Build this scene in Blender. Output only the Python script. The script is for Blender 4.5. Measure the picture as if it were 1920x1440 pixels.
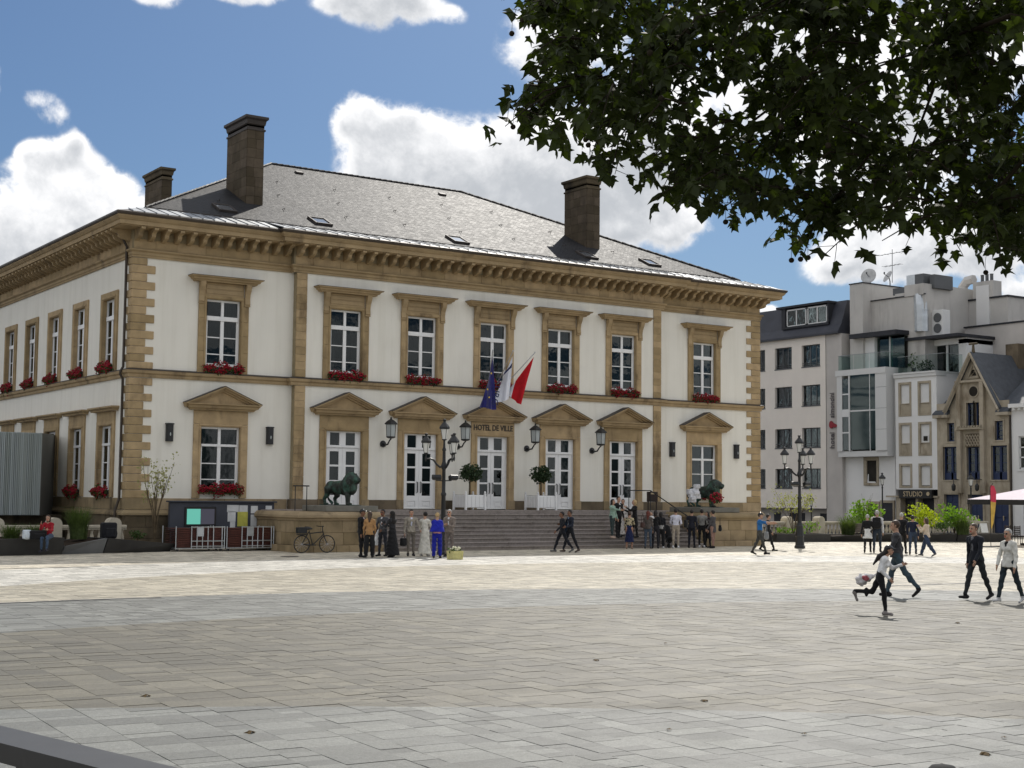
import bpy, bmesh, math, random
import numpy as np
from mathutils import Vector, Matrix, Euler
from math import sin, cos, pi, radians, sqrt, atan2
rnd = random.Random(7)
SUN_E, EXPO, SKY_S = 2.7, .37, .085
CLOUD_HI, CLOUD_LO, SKY_TINT = (10.0, 10.0, 10.1), (5.0, 5.25, 5.6), (.345, .46, .59)
for o in list(bpy.data.objects): bpy.data.objects.remove(o)
SC = bpy.context.scene
COL = SC.collection

# ------------------------------------------------------------------ camera
FPX, PITCH, ROLL, YAW = 2694.3, .0774, .0102, .5912
CAM = np.array([-18.974, -55.343, 2.2557])
def basis():
    f = np.array([sin(YAW)*cos(PITCH), cos(YAW)*cos(PITCH), sin(PITCH)])
    r0 = np.array([cos(YAW), -sin(YAW), 0.]); u0 = np.cross(r0, f)
    return cos(ROLL)*r0+sin(ROLL)*u0, -sin(ROLL)*r0+cos(ROLL)*u0, f
CR, CU, CF = basis()
cd = bpy.data.cameras.new('camera'); cam = bpy.data.objects.new('camera', cd); COL.objects.link(cam)
cd.sensor_width = 36; cd.lens = FPX/1920*36; cd.clip_end = 5000; cd.clip_start = .1
M = Matrix.Identity(4)
for i in range(3):
    M[i][0], M[i][1], M[i][2], M[i][3] = CR[i], CU[i], -CF[i], CAM[i]
cam.matrix_world = M
SC.camera = cam

# ------------------------------------------------------------------ light
SUN_EL, SUN_AZ = radians(44.5), radians(45)          # azimuth from +Y towards +X
sd = Vector((sin(SUN_AZ)*cos(SUN_EL), cos(SUN_AZ)*cos(SUN_EL), sin(SUN_EL)))
sl = bpy.data.lights.new('sun', 'SUN'); sun = bpy.data.objects.new('sun', sl); COL.objects.link(sun)
sl.energy = SUN_E; sl.angle = radians(.53); sl.color = (1, .95, .87)
sun.rotation_euler = sd.to_track_quat('Z', 'Y').to_euler(); sun.location = (30, 60, 60)
SC.view_settings.view_transform = 'Standard'; SC.view_settings.look = 'None'
SC.view_settings.exposure = EXPO; SC.view_settings.gamma = 1; SC.view_settings.use_curve_mapping = False

class NT:
    """small helper for node trees"""
    def __init__(s, tree): s.t = tree; s.n = tree.nodes; s.l = tree.links
    def add(s, typ, **kw):
        nd = s.n.new(typ)
        for k, v in kw.items():
            if k.startswith('i_'): s.put(nd.inputs[k[2:].replace('_', ' ')], v)
            elif k.startswith('n') and k[1:].isdigit(): s.put(nd.inputs[int(k[1:])], v)
            else: setattr(nd, k, v)
        return nd
    def put(s, sock, v):
        if isinstance(v, bpy.types.NodeSocket): s.l.new(v, sock)
        elif hasattr(v, 'outputs'): s.l.new(v.outputs[0], sock)
        else:
            if hasattr(sock.default_value, '__len__') and not hasattr(v, '__len__'): v = [v]*len(sock.default_value)
            if hasattr(v, '__len__') and len(v) == 3 and len(sock.default_value) == 4: v = (*v, 1)
            sock.default_value = v
    def math(s, op, a, b=0, c=None, clamp=False):
        nd = s.n.new('ShaderNodeMath'); nd.operation = op; nd.use_clamp = clamp
        s.put(nd.inputs[0], a); s.put(nd.inputs[1], b)
        if c is not None: s.put(nd.inputs[2], c)
        return nd.outputs[0]
    def vm(s, op, a, b=(0, 0, 0)):
        nd = s.n.new('ShaderNodeVectorMath'); nd.operation = op
        s.put(nd.inputs[0], a)
        if op == 'SCALE': s.put(nd.inputs['Scale'], b)
        else: s.put(nd.inputs[1], b)
        return nd.outputs['Value'] if op in ('LENGTH', 'DISTANCE', 'DOT_PRODUCT') else nd.outputs[0]
    def mix(s, f, a, b, typ='MIX'):
        nd = s.n.new('ShaderNodeMix'); nd.data_type = 'RGBA'; nd.blend_type = typ
        s.put(nd.inputs[0], f); s.put(nd.inputs[6], a); s.put(nd.inputs[7], b)
        return nd.outputs[2]
    def ramp(s, v, lo, hi, a=0., b=1., smooth=True):
        nd = s.n.new('ShaderNodeMapRange'); nd.interpolation_type = 'SMOOTHSTEP' if smooth else 'LINEAR'
        s.put(nd.inputs[0], v); s.put(nd.inputs[1], lo); s.put(nd.inputs[2], hi); s.put(nd.inputs[3], a); s.put(nd.inputs[4], b)
        return nd.outputs[0]
    def noise(s, vec, scale, detail=4, rough=.55, dim='3D', dist=0):
        nd = s.n.new('ShaderNodeTexNoise'); nd.noise_dimensions = dim
        s.put(nd.inputs['Vector'], vec); nd.inputs['Scale'].default_value = scale
        nd.inputs['Detail'].default_value = detail; nd.inputs['Roughness'].default_value = rough
        nd.inputs['Distortion'].default_value = dist
        return nd.outputs[0]

# ------------------------------------------------------------------ sky
W = bpy.data.worlds.new('World'); SC.world = W; W.use_nodes = True
W.cycles.sampling_method = 'MANUAL'; W.cycles.sample_map_resolution = 512
w = NT(W.node_tree); w.n.clear()
wo = w.add('ShaderNodeOutputWorld'); bg = w.add('ShaderNodeBackground'); bg.inputs['Strength'].default_value = SKY_S
sky = w.add('ShaderNodeTexSky'); sky.sky_type = 'NISHITA'; sky.sun_disc = False
sky.sun_elevation = SUN_EL; sky.sun_rotation = SUN_AZ; sky.air_density = 1.0; sky.dust_density = 1.1; sky.ozone_density = 2.2
tc = w.add('ShaderNodeTexCoord'); D0 = tc.outputs['Generated']
def direction(px, py):
    d = CF+(px-960)/FPX*CR-(py-720)/FPX*CU
    return Vector(d/np.linalg.norm(d))
# cumulus heaps: (bearing and height given as the photograph's direction, radius across and up in degrees)
HEAPS = [(95,420,2.2,1.5),(165,425,2.3,1.5),(20,450,2.4,1.4),(225,445,1.3,1.2),(125,355,1.2,.9),(-60,440,2.2,1.6),(10,500,2.4,.9),(200,375,1.0,.8),
         (92,192,.75,.4,.42),(122,218,.6,.35,.42),(-20,160,.5,.8,.6),(285,-12,.9,.5,.9),(460,-22,1.3,.5,.85),(650,-12,1.1,.9),(715,-5,1.2,1.0),(775,-15,.9,.8),(850,20,.7,.4,.45),
         (690,255,1.0,1.3),(745,290,1.9,1.7),(700,330,1.4,1.0),(820,270,1.3,1.1),(870,330,2.4,1.7),(965,305,1.9,1.6),(1010,350,2.4,1.9),(1090,310,1.6,1.3),
         (1120,390,2.3,1.5),(1200,390,1.9,1.2),(1250,405,1.2,.8),(1180,300,2.0,1.6),(1230,230,2.2,1.8),(1060,80,2.0,1.4),(960,400,2.4,1.0),
         (652,235,.6,.6),(682,202,.65,.6),(728,232,.6,.6),(775,225,.55,.5),(815,245,.6,.55),(862,278,.6,.5),(925,262,.6,.6),(965,250,.6,.55),(1015,262,.7,.6),(1060,280,.6,.6),(1290,415,.6,.4),(1240,440,.8,.4),(1150,440,.8,.4),
         (55,315,.7,.6),(95,285,.65,.6),(140,280,.65,.55),(185,305,.65,.6),(230,335,.6,.55),(258,385,.55,.6),(60,280,.45,.4),(160,262,.4,.35),
         (1600,490,1.6,.8),(1690,490,2.2,1.2),(1770,500,2.2,1.0),(1560,512,.8,.4),(1650,420,1.8,1.2),(1850,430,1.8,1.4),(1905,550,.9,.5),(1430,576,.7,.35),
         (1500,120,3.2,2.4),(1700,160,3.2,2.6),(1400,30,2.2,1.6),(1850,60,2.4,2.4),(1610,300,2.4,1.6)]
warp = w.add('ShaderNodeTexNoise', i_Vector=D0, i_Scale=9., i_Detail=3.)
DW = w.vm('ADD', D0, w.vm('SCALE', w.vm('SUBTRACT', warp.outputs['Color'], (.5, .5, .5)), .035))
acc = None; low = None
for (px, py, ra, ru, *wg) in HEAPS:
    c = direction(px, py); up = Vector((0, 0, 1)); rt = c.cross(up).normalized(); uu = rt.cross(c)
    df = w.vm('SUBTRACT', DW, tuple(c))
    a = w.math('MULTIPLY', w.vm('DOT_PRODUCT', df, tuple(rt)), 1/radians(ra))
    b = w.math('MULTIPLY', w.vm('DOT_PRODUCT', df, tuple(uu)), 1/radians(ru))
    g = w.math('MULTIPLY_ADD', a, a, w.math('MULTIPLY', b, b))
    g = w.math('MULTIPLY_ADD', w.math('GREATER_THAN', w.vm('DOT_PRODUCT', df, df), 1.0), 9, g)
    v = w.math('EXPONENT', w.math('MULTIPLY', g, -1.2))
    if wg: v = w.math('MULTIPLY', v, wg[0])
    acc = v if acc is None else w.math('ADD', acc, v)
    low = w.math('MULTIPLY', v, b) if low is None else w.math('MULTIPLY_ADD', v, b, low)
low = w.math('DIVIDE', low, w.math('ADD', acc, .05))
acc = w.math('MINIMUM', acc, 1.25)
# the rest of the sky carries the same loose cumulus
sep = w.add('ShaderNodeSeparateXYZ'); w.put(sep.inputs[0], D0)
zz = w.math('MAXIMUM', sep.outputs[2], .06)
cmb = w.add('ShaderNodeCombineXYZ'); w.put(cmb.inputs[0], w.math('DIVIDE', sep.outputs[0], zz)); w.put(cmb.inputs[1], w.math('DIVIDE', sep.outputs[1], zz))
far = w.noise(cmb, .75, 6, .55)
outside = w.ramp(w.vm('DOT_PRODUCT', D0, tuple(Vector(CF))), .885, .80)
acc = w.math('MAXIMUM', acc, w.math('MULTIPLY', w.ramp(far, .40, .56), outside))
def billow(scale, det):
    n = w.noise(DW, scale, det, .6)
    return w.math('SUBTRACT', 1.0, w.math('ABSOLUTE', w.math('MULTIPLY_ADD', n, 4., -2.)))       # ridged, puffy
n1 = w.noise(DW, 12, 8, .62); n2 = billow(26, 5); n3 = billow(60, 4)
fb = w.math('ADD', w.math('MULTIPLY', w.math('SUBTRACT', n1, .5), 2.7), w.math('ADD', w.math('MULTIPLY', w.math('SUBTRACT', n2, .4), .4), w.math('MULTIPLY', w.math('SUBTRACT', n3, .4), .34)))
val = w.math('MULTIPLY_ADD', fb, w.ramp(acc, .0, .32), acc)
alpha = w.math('POWER', w.ramp(val, .18, .9), 1.2)
lump = w.noise(DW, 17, 6, .6)
shade = w.math('ADD', w.math('MULTIPLY', low, -.55), w.math('ADD', w.math('MULTIPLY', w.math('SUBTRACT', lump, .5), 1.7), w.math('MULTIPLY', w.math('SUBTRACT', val, .9), .55)))
shade = w.math('SUBTRACT', shade, w.math('MULTIPLY', w.math('SUBTRACT', n2, .5), .25))
thick = w.ramp(shade, -.25, .85)
ccol = w.mix(thick, tuple(CLOUD_HI), tuple(CLOUD_LO))
skyc = w.mix(1., sky.outputs[0], tuple(SKY_TINT), 'MULTIPLY')
fin = w.mix(alpha, skyc, ccol)
w.put(bg.inputs[0], fin); w.l.new(bg.outputs[0], wo.inputs[0])

# ------------------------------------------------------------------ materials
MATS = {}
def srgb(r, g, b):
    f = lambda c: ((c/255+.055)/1.055)**2.4 if c > 10 else c/255/12.92
    return (f(r), f(g), f(b))
def new_mat(name):
    m = bpy.data.materials.new(name); m.use_nodes = True
    t = NT(m.node_tree); t.n.clear()
    t.out = t.add('ShaderNodeOutputMaterial'); t.p = t.add('ShaderNodeBsdfPrincipled'); t.l.new(t.p.outputs[0], t.out.inputs[0])
    t.pos = t.add('ShaderNodeNewGeometry').outputs['Position']
    MATS[name] = m
    return m, t
def mat(name, col, rough=.7, spec=.3, metal=0, nscale=3., namt=.15, rand=0., bump=0., bscale=40, dirt=None, detail=5, stretch=None, sheen=0, trans=0):
    """base colour with noise of its own, an optional stain colour (dirt: (colour, scale, lo, hi, stretch)), object tint and fine relief"""
    m, t = new_mat(name)
    pos = t.pos
    if stretch: pos = t.vm('MULTIPLY', pos, stretch)
    n = t.noise(pos, nscale, detail)
    c = t.mix(t.ramp(n, .25, .75, smooth=False), tuple(x*(1-namt) for x in col), tuple(min(1, x*(1+namt)) for x in col))
    if name == 'plaster':
        sk = t.noise(t.vm('MULTIPLY', t.pos, (2.6, 2.6, .16)), 1., 5, .6); c = t.mix(1., c, t.mix(t.ramp(sk, .42, .72), (1, 1, 1), (.93, .925, .91)), 'MULTIPLY')
    if rand:
        r = t.add('ShaderNodeObjectInfo').outputs['Random']
        k = t.ramp(r, 0, 1, 1-rand, 1+rand, smooth=False)
        c = t.mix(1., c, t.add('ShaderNodeCombineXYZ', n0=k, n1=k, n2=t.math('POWER', k, 1.25)), 'MULTIPLY')
    if dirt:
        dc, ds, lo, hi, st = dirt
        dn = t.noise(t.vm('MULTIPLY', t.pos, st), ds, 6, .6)
        c = t.mix(t.ramp(dn, lo, hi), c, dc)
    t.put(t.p.inputs['Base Color'], c)
    t.p.inputs['Roughness'].default_value = rough; t.p.inputs['Specular IOR Level'].default_value = spec; t.p.inputs['Metallic'].default_value = metal
    if sheen: t.p.inputs['Sheen Weight'].default_value = sheen
    if bump:
        b = t.add('ShaderNodeBump', i_Strength=1., i_Distance=bump); t.put(b.inputs['Height'], t.noise(t.pos, bscale, 4)); t.l.new(b.outputs[0], t.p.inputs['Normal'])
    return m
STONE = srgb(168, 146, 111)
mat('sandstone', STONE, .85, .2, nscale=2.2, namt=.22, rand=.16, bump=.006, bscale=30, dirt=(srgb(98, 82, 62), 1.1, .52, .78, (1, 1, .35)))
mat('sandstone_smooth', srgb(164, 143, 110), .85, .2, nscale=1.6, namt=.2, rand=.06, bump=.004, bscale=30, dirt=(srgb(96, 82, 64), 1.3, .52, .8, (1, 1, .3)))
mat('sandstone_pale', srgb(164, 154, 136), .85, .2, nscale=1.6, namt=.2, rand=.05, bump=.004, bscale=30, dirt=(srgb(110, 95, 74), 1.2, .5, .8, (1, 1, .4)))
mat('sandstone_dark', srgb(104, 93, 76), .88, .2, nscale=1.4, namt=.3, rand=.22, bump=.008, bscale=25, dirt=(srgb(52, 47, 40), .9, .45, .75, (1, 1, .4)))
mat('plinth_stone', srgb(148, 131, 103), .88, .2, nscale=1.5, namt=.28, rand=.2, bump=.006, bscale=25, dirt=(srgb(64, 56, 46), 1.0, .5, .78, (1, 1, .5)))
mat('mortar', srgb(150, 138, 112), .95, .1, nscale=3, namt=.15)
mat('plaster', (.81, .782, .70), .9, .2, nscale=.7, namt=.035, bump=.0025, bscale=60, dirt=((.62, .585, .5), .55, .6, .9, (1, 1, .22)))
mat('white_paint', (.8, .8, .79), .35, .45, nscale=2, namt=.03)
mat('zinc', srgb(140, 143, 146), .46, .5, metal=.75, nscale=1.2, namt=.16, rand=.1, bump=.002, bscale=3)
mat('gutter_metal', srgb(72, 64, 56), .45, .4, metal=.4, nscale=2, namt=.2)
mat('lead_dark', srgb(66, 60, 56), .6, .3, nscale=2, namt=.2)
mat('sheer', (.3, .3, .28), .95, .1, nscale=6, namt=.2, stretch=(1, 1, .1))
mat('dark_iron', (.012, .013, .014), .42, .5, nscale=8, namt=.25, bump=.001, bscale=60)
mat('lantern_glass', (.42, .45, .44), .25, .5, nscale=2, namt=.1)
mat('room_dark', (.03, .027, .023), .95, .1, nscale=.8, namt=.4)
mat('curtain', (.11, .107, .1), .95, .1, nscale=6, namt=.15, stretch=(1, 1, .1))
mat('petals', (.28, .008, .022), .6, .25, nscale=30, namt=.5, rand=.1)
mat('leaf_dark', (.03, .055, .018), .55, .3, nscale=12, namt=.5)
mat('granite_step', srgb(138, 130, 124), .75, .3, nscale=9, namt=.2, rand=.08, bump=.003, bscale=80, dirt=(srgb(94, 84, 78), 1.5, .5, .8, (1, 1, 1)))
mat('slab_grey', srgb(118, 116, 108), .8, .3, nscale=2.5, namt=.22, bump=.004, bscale=30)
mat('brass_text', (.035, .028, .02), .5, .4)
m, t = new_mat('glass')                                  # window pane: mirror by angle over see-through
t.n.remove(t.p)
lw = t.add('ShaderNodeFresnel', i_IOR=1.42)
gl = t.add('ShaderNodeBsdfGlossy', i_Roughness=.02, i_Color=(.85, .9, .92))
trn = t.add('ShaderNodeBsdfTransparent', i_Color=(.5, .53, .52))
nb = t.add('ShaderNodeBump', i_Strength=.5, i_Distance=.004); t.put(nb.inputs['Height'], t.noise(t.pos, 1.6, 2)); t.l.new(nb.outputs[0], gl.inputs['Normal'])
mx = t.add('ShaderNodeMixShader'); t.l.new(lw.outputs[0], mx.inputs[0]); t.l.new(trn.outputs[0], mx.inputs[1]); t.l.new(gl.outputs[0], mx.inputs[2])
t.l.new(mx.outputs[0], t.out.inputs[0])
def slate_mat(name, swap):
    m, t = new_mat(name)
    s = t.add('ShaderNodeSeparateXYZ'); t.put(s.inputs[0], t.pos)
    u, v = (s.outputs[1], s.outputs[0]) if swap else (s.outputs[0], s.outputs[1])
    wob = t.noise(t.pos, .9, 3)
    vec = t.add('ShaderNodeCombineXYZ', n0=u, n1=t.math('ADD', t.math('MULTIPLY', v, 1.11), t.math('MULTIPLY', wob, .05)))
    br = t.add('ShaderNodeTexBrick', i_Vector=vec, i_Scale=1., i_Mortar_Size=.009, i_Mortar_Smooth=.3, i_Brick_Width=.22, i_Row_Height=.14, i_Bias=0.)
    br.inputs['Color1'].default_value = (0, 0, 0, 1); br.inputs['Color2'].default_value = (1, 1, 1, 1); br.inputs['Mortar'].default_value = (.5, .5, .5, 1)
    big = t.noise(t.pos, .35, 4)
    c = t.mix(t.math('ADD', t.math('MULTIPLY', br.outputs[0], .55), t.math('MULTIPLY', big, .5)), srgb(44, 44, 47), srgb(64, 64, 65))
    c = t.mix(br.outputs['Fac'], c, (.012, .012, .012))
    t.put(t.p.inputs['Base Color'], c); t.p.inputs['Specular IOR Level'].default_value = .055
    t.put(t.p.inputs['Roughness'], t.ramp(br.outputs[0], 0, 1, .5, .6, False))
    b = t.add('ShaderNodeBump', i_Strength=1., i_Distance=.021)
    h = t.math('ADD', t.math('MULTIPLY', br.outputs[0], .22), t.math('SUBTRACT', t.math('MULTIPLY', t.noise(t.pos, 4., 4, .6), 1.1), t.math('MULTIPLY', br.outputs['Fac'], .5)))
    t.put(b.inputs['Height'], h); t.l.new(b.outputs[0], t.p.inputs['Normal'])
slate_mat('slate', False); slate_mat('slate_side', True)

def _ray(px, py): return CF+(px-960)/FPX*CR-(py-720)/FPX*CU
def at(px, py, **kw):
    """world point on the plane x=, y= or z= in that direction from the camera"""
    (k, v), = kw.items(); ax = 'xyz'.index(k); d = _ray(px, py)
    return Vector(CAM+d*((v-CAM[ax])/d[ax]))
def far_at(px, py, dist): return Vector(CAM+_ray(px, py)*dist)
# ------------------------------------------------------------------ mesh helpers
class MB:
    """collects faces; build() links them as ONE object"""
    def __init__(s): s.v = []; s.f = []; s.m = []; s.mi = 0
    def add(s, vs, fs):
        n = len(s.v); s.v += [tuple(map(float, p)) for p in vs]; s.f += [tuple(i+n for i in f) for f in fs]; s.m += [s.mi]*len(fs); return s
    def box(s, x0, x1, y0, y1, z0, z1, c=0.):
        if c <= 0:
            vs = [(x, y, z) for x in (x0, x1) for y in (y0, y1) for z in (z0, z1)]
            return s.add(vs, [(0, 1, 3, 2), (4, 6, 7, 5), (0, 4, 5, 1), (2, 3, 7, 6), (0, 2, 6, 4), (1, 5, 7, 3)])
        vs = []; X, Y, Z = (x0, x1), (y0, y1), (z0, z1); idx = {}
        for ax in range(3):
            for i in (0, 1):
                for j in (0, 1):
                    for k in (0, 1):
                        p = [X[i], Y[j], Z[k]]; sg = (i, j, k)
                        for a in range(3):
                            if a != ax: p[a] += c if sg[a] == 0 else -c
                        idx[ax, i, j, k] = len(vs); vs.append(p)
        fs = []
        for ax in range(3):
            a, b = [(1, 2), (0, 2), (0, 1)][ax]
            for e in (0, 1):
                q = []
                for (p, r) in ((0, 0), (1, 0), (1, 1), (0, 1)):
                    sg = [0, 0, 0]; sg[ax] = e; sg[a] = p; sg[b] = r; q.append(idx[(ax, *sg)])
                fs.append(tuple(q))
        for ax in range(3):
            a, b = [(1, 2), (0, 2), (0, 1)][ax]
            for p in (0, 1):
                for r in (0, 1):
                    s0 = [0, 0, 0]; s1 = [0, 0, 0]; s1[ax] = 1
                    for ss in (s0, s1): ss[a] = p; ss[b] = r
                    fs.append((idx[(a, *s0)], idx[(a, *s1)], idx[(b, *s1)], idx[(b, *s0)]))
        for i in (0, 1):
            for j in (0, 1):
                for k in (0, 1): fs.append((idx[0, i, j, k], idx[1, i, j, k], idx[2, i, j, k]))
        return s.add(vs, fs)
    def prism(s, pts, axis, a, b):
        """polygon pts (in the two other axes, in order) pushed along axis from a to b"""
        def P(p, t):
            q = list(p); q.insert(axis, t); return q
        n = len(pts)
        vs = [P(p, a) for p in pts]+[P(p, b) for p in pts]
        return s.add(vs, [tuple(range(n)), tuple(range(2*n-1, n-1, -1))]+[(i, (i+1) % n, n+(i+1) % n, n+i) for i in range(n)])
    def tube(s, path, rad, n=8, cap=True):
        path = [Vector(p) for p in path]; rads = rad if hasattr(rad, '__len__') else [rad]*len(path)
        vs = []; k = len(path); prev = None
        for i, p in enumerate(path):
            d = (path[min(i+1, k-1)]-path[max(i-1, 0)]); d = d.normalized() if d.length > 1e-9 else Vector((0, 0, 1))
            a = prev if prev is not None else (Vector((0, 0, 1)) if abs(d.z) < .9 else Vector((1, 0, 0)))
            a = (a-d*a.dot(d)); a = a.normalized() if a.length > 1e-6 else d.orthogonal().normalized()
            prev = a; b = d.cross(a)
            vs += [p+(a*cos(2*pi*j/n)+b*sin(2*pi*j/n))*rads[i] for j in range(n)]
        fs = [(i*n+j, i*n+(j+1) % n, (i+1)*n+(j+1) % n, (i+1)*n+j) for i in range(k-1) for j in range(n)]
        if cap: fs += [tuple(range(n-1, -1, -1)), tuple(range((k-1)*n, k*n))]
        return s.add(vs, fs)
    def lathe(s, prof, n=12, c=(0, 0, 0), rot=0.):
        """prof: (radius, z) from bottom to top"""
        vs = [(c[0]+r*cos(rot+2*pi*j/n), c[1]+r*sin(rot+2*pi*j/n), c[2]+z) for r, z in prof for j in range(n)]
        k = len(prof)
        fs = [(i*n+j, i*n+(j+1) % n, (i+1)*n+(j+1) % n, (i+1)*n+j) for i in range(k-1) for j in range(n)]
        fs += [tuple(range(n-1, -1, -1)), tuple(range((k-1)*n, k*n))]
        return s.add(vs, fs)
    def sweep(s, path, prof, closed=False):
        """profile (offset to the right of the walk, z) carried along a plan path with mitred corners"""
        n = len(path); k = len(prof); vs = []
        for i in range(n):
            p = Vector(path[i]).to_2d()
            a = (p-Vector(path[i-1]).to_2d()).normalized() if (i > 0 or closed) else None
            b = (Vector(path[(i+1) % n]).to_2d()-p).normalized() if (i < n-1 or closed) else None
            na = Vector((a.y, -a.x)) if a else None; nb_ = Vector((b.y, -b.x)) if b else None
            if na is None: mt = nb_
            elif nb_ is None: mt = na
            else:
                mt = (na+nb_); mt = mt/(1+na.dot(nb_)) if 1+na.dot(nb_) > 1e-4 else na
            vs += [(p.x+mt.x*d, p.y+mt.y*d, z) for d, z in prof]
        fs = []
        for i in range(n if closed else n-1):
            j = (i+1) % n
            fs += [(i*k+q, i*k+(q+1) % k, j*k+(q+1) % k, j*k+q) for q in range(k)]
        if not closed: fs += [tuple(range(k)), tuple(range(n*k-1, (n-1)*k-1, -1))]
        return s.add(vs, fs)
    def xf(s, mtx, start=0):
        for i in range(start, len(s.v)): s.v[i] = tuple(mtx @ Vector(s.v[i]))
        return s
    def mesh(s, name, mats, smooth=False):
        me = bpy.data.meshes.new(name); me.from_pydata(s.v, [], s.f)
        for mm in (mats if isinstance(mats, (list, tuple)) else [mats]): me.materials.append(MATS[mm] if isinstance(mm, str) else mm)
        if isinstance(mats, (list, tuple)) and len(mats) > 1: me.polygons.foreach_set('material_index', s.m)
        bm = bmesh.new(); bm.from_mesh(me); bmesh.ops.recalc_face_normals(bm, faces=bm.faces); bm.to_mesh(me); bm.free()
        if smooth:
            me.polygons.foreach_set('use_smooth', [True]*len(me.polygons))
            if smooth != True: me.set_sharp_from_angle(angle=radians(smooth))
        me.update(); return me
    def build(s, name, mats, parent=None, smooth=False, world=True):
        return link(name, s.mesh(name, mats, smooth), parent, world)
def worldloc(o):
    v = Vector((0, 0, 0))
    while o: v = v+o.location; o = o.parent
    return v
def link(name, me, parent=None, world=True):
    o = bpy.data.objects.new(name, me); COL.objects.link(o); o.parent = parent
    if parent and world: o.location = -worldloc(parent)
    return o
def piece(name, me, parent, loc, rz=0, scale=None):
    o = bpy.data.objects.new(name, me); COL.objects.link(o); o.parent = parent
    o.location = Vector(loc)-worldloc(parent) if parent else Vector(loc); o.rotation_euler = (0, 0, rz)
    if scale: o.scale = scale
    return o
def thing(name, label, cat, loc=(0, 0, 0), rz=0, group=None):
    o = bpy.data.objects.new(name, None); COL.objects.link(o); o.location = loc; o.rotation_euler = (0, 0, rz)
    o.empty_display_size = .2
    return tag(o, label, cat, group)
def tag(o, label, cat, group=None):
    o['label'] = label; o['category'] = cat
    if group: o['group'] = group
    return o
def struct(o): o['kind'] = 'structure'; return o
def stuff(o): o['kind'] = 'stuff'; return o
def kids(o): return list(o.children)
def copy_tree(o, parent=None):
    c = o.copy(); COL.objects.link(c); c.parent = parent
    for ch in kids(o): copy_tree(ch, c)
    return c
USED = set()
def place(proto, loc, rz=0, label=None, first=None, scale=None):
    """first use moves the prototype itself, then copies"""
    if proto.name in USED: o = copy_tree(proto)
    else: o = proto; USED.add(proto.name)
    o.location = loc; o.rotation_euler = (0, 0, rz)
    if scale: o.scale = scale
    if label: o['label'] = label
    return o
def holed_wall(mb, u0, u1, z0, z1, holes, d, depth, mp):
    """wall sheet with openings and their reveals; mp maps (u, d, z)"""
    us = sorted({u0, u1, *[h[0] for h in holes], *[h[1] for h in holes]}); zs = sorted({z0, z1, *[h[2] for h in holes], *[h[3] for h in holes]})
    us = [u for u in us if u0 <= u <= u1]; zs = [z for z in zs if z0 <= z <= z1]
    for i in range(len(us)-1):
        for j in range(len(zs)-1):
            cu, cz = (us[i]+us[i+1])/2, (zs[j]+zs[j+1])/2
            if any(h[0] < cu < h[1] and h[2] < cz < h[3] for h in holes): continue
            mb.add([mp(us[i], d, zs[j]), mp(us[i+1], d, zs[j]), mp(us[i+1], d, zs[j+1]), mp(us[i], d, zs[j+1])], [(0, 1, 2, 3)])
    for (a, b, c, e) in holes:
        q = [(a, c), (b, c), (b, e), (a, e)]
        for i in range(4):
            (ua, za), (ub, zb) = q[i], q[(i+1) % 4]
            mb.add([mp(ua, d, za), mp(ub, d, zb), mp(ub, d-depth, zb), mp(ua, d-depth, za)], [(0, 1, 2, 3)])
# ------------------------------------------------------------------ the town hall
L, DEP, PJ = 33.85, 24., .3
PL0, PL1, PR0, PR1 = 6.98, 7.45, 26.40, 26.87
WC = [3.86, 9.34, 13.13, 16.93, 20.72, 24.51, 29.99]      # bays of the front
SC_U = [2.63, 6.48, 10.24, 13.98, 17.66, 21.4]            # bays of the side
TH = thing('town_hall', 'long two-storey white town hall with golden stone trim, slate roof and wide front steps', 'town hall', (0, 0, 0))
PF = lambda u, d, z: (u, -d, z)
PS = lambda u, d, z: (-d, u, z)
PE = lambda u, d, z: (L+d, u, z)
def dof(u): return PJ if PL0-.2 < u < PR1+.2 else 0.
# walls
ho = []; hi_ = []
for i, u in enumerate(WC):
    a = [(u-.78, u+.78, 7.4, 10.16), (u-.87, u+.87, 2.3 if i in (0, 6) else 1.6, 4.93)]
    (hi_ if 0 < i < 6 else ho).extend(a)
mb = MB(); holed_wall(mb, 0, PL0+.2, 1.6, 12., [h for h in ho if h[0] < 10], 0, .3, PF); mb.build('wall', 'plaster', TH)
mb = MB(); holed_wall(mb, PL0, PR1, 1.6, 12., hi_, PJ, .3, PF); mb.build('wall', 'plaster', TH)
mb = MB(); holed_wall(mb, PR1-.2, L, 1.6, 12., [h for h in ho if h[0] > 10], 0, .3, PF); mb.build('wall', 'plaster', TH)
hs = []
for u in SC_U: hs += [(u-.78, u+.78, 7.4, 10.16), (u-.82, u+.82, 2.2, 4.93)]
mb = MB(); holed_wall(mb, 0, DEP, 0., 12., hs, 0, .3, PS); mb.build('wall', 'plaster', TH)
mb = MB(); mb.add([PE(0, 0, 0), PE(DEP, 0, 0), PE(DEP, 0, 12), PE(0, 0, 12)], [(0, 1, 2, 3)]); mb.add([(0, DEP, 0), (L, DEP, 0), (L, DEP, 12), (0, DEP, 12)], [(0, 1, 2, 3)]); mb.build('wall', 'plaster', TH)

FPATH = [(0, DEP), (0, 0), (PL0-.12, 0), (PL0-.12, -PJ), (PR1+.12, -PJ), (PR1+.12, 0), (L, 0), (L, DEP)]
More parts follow.
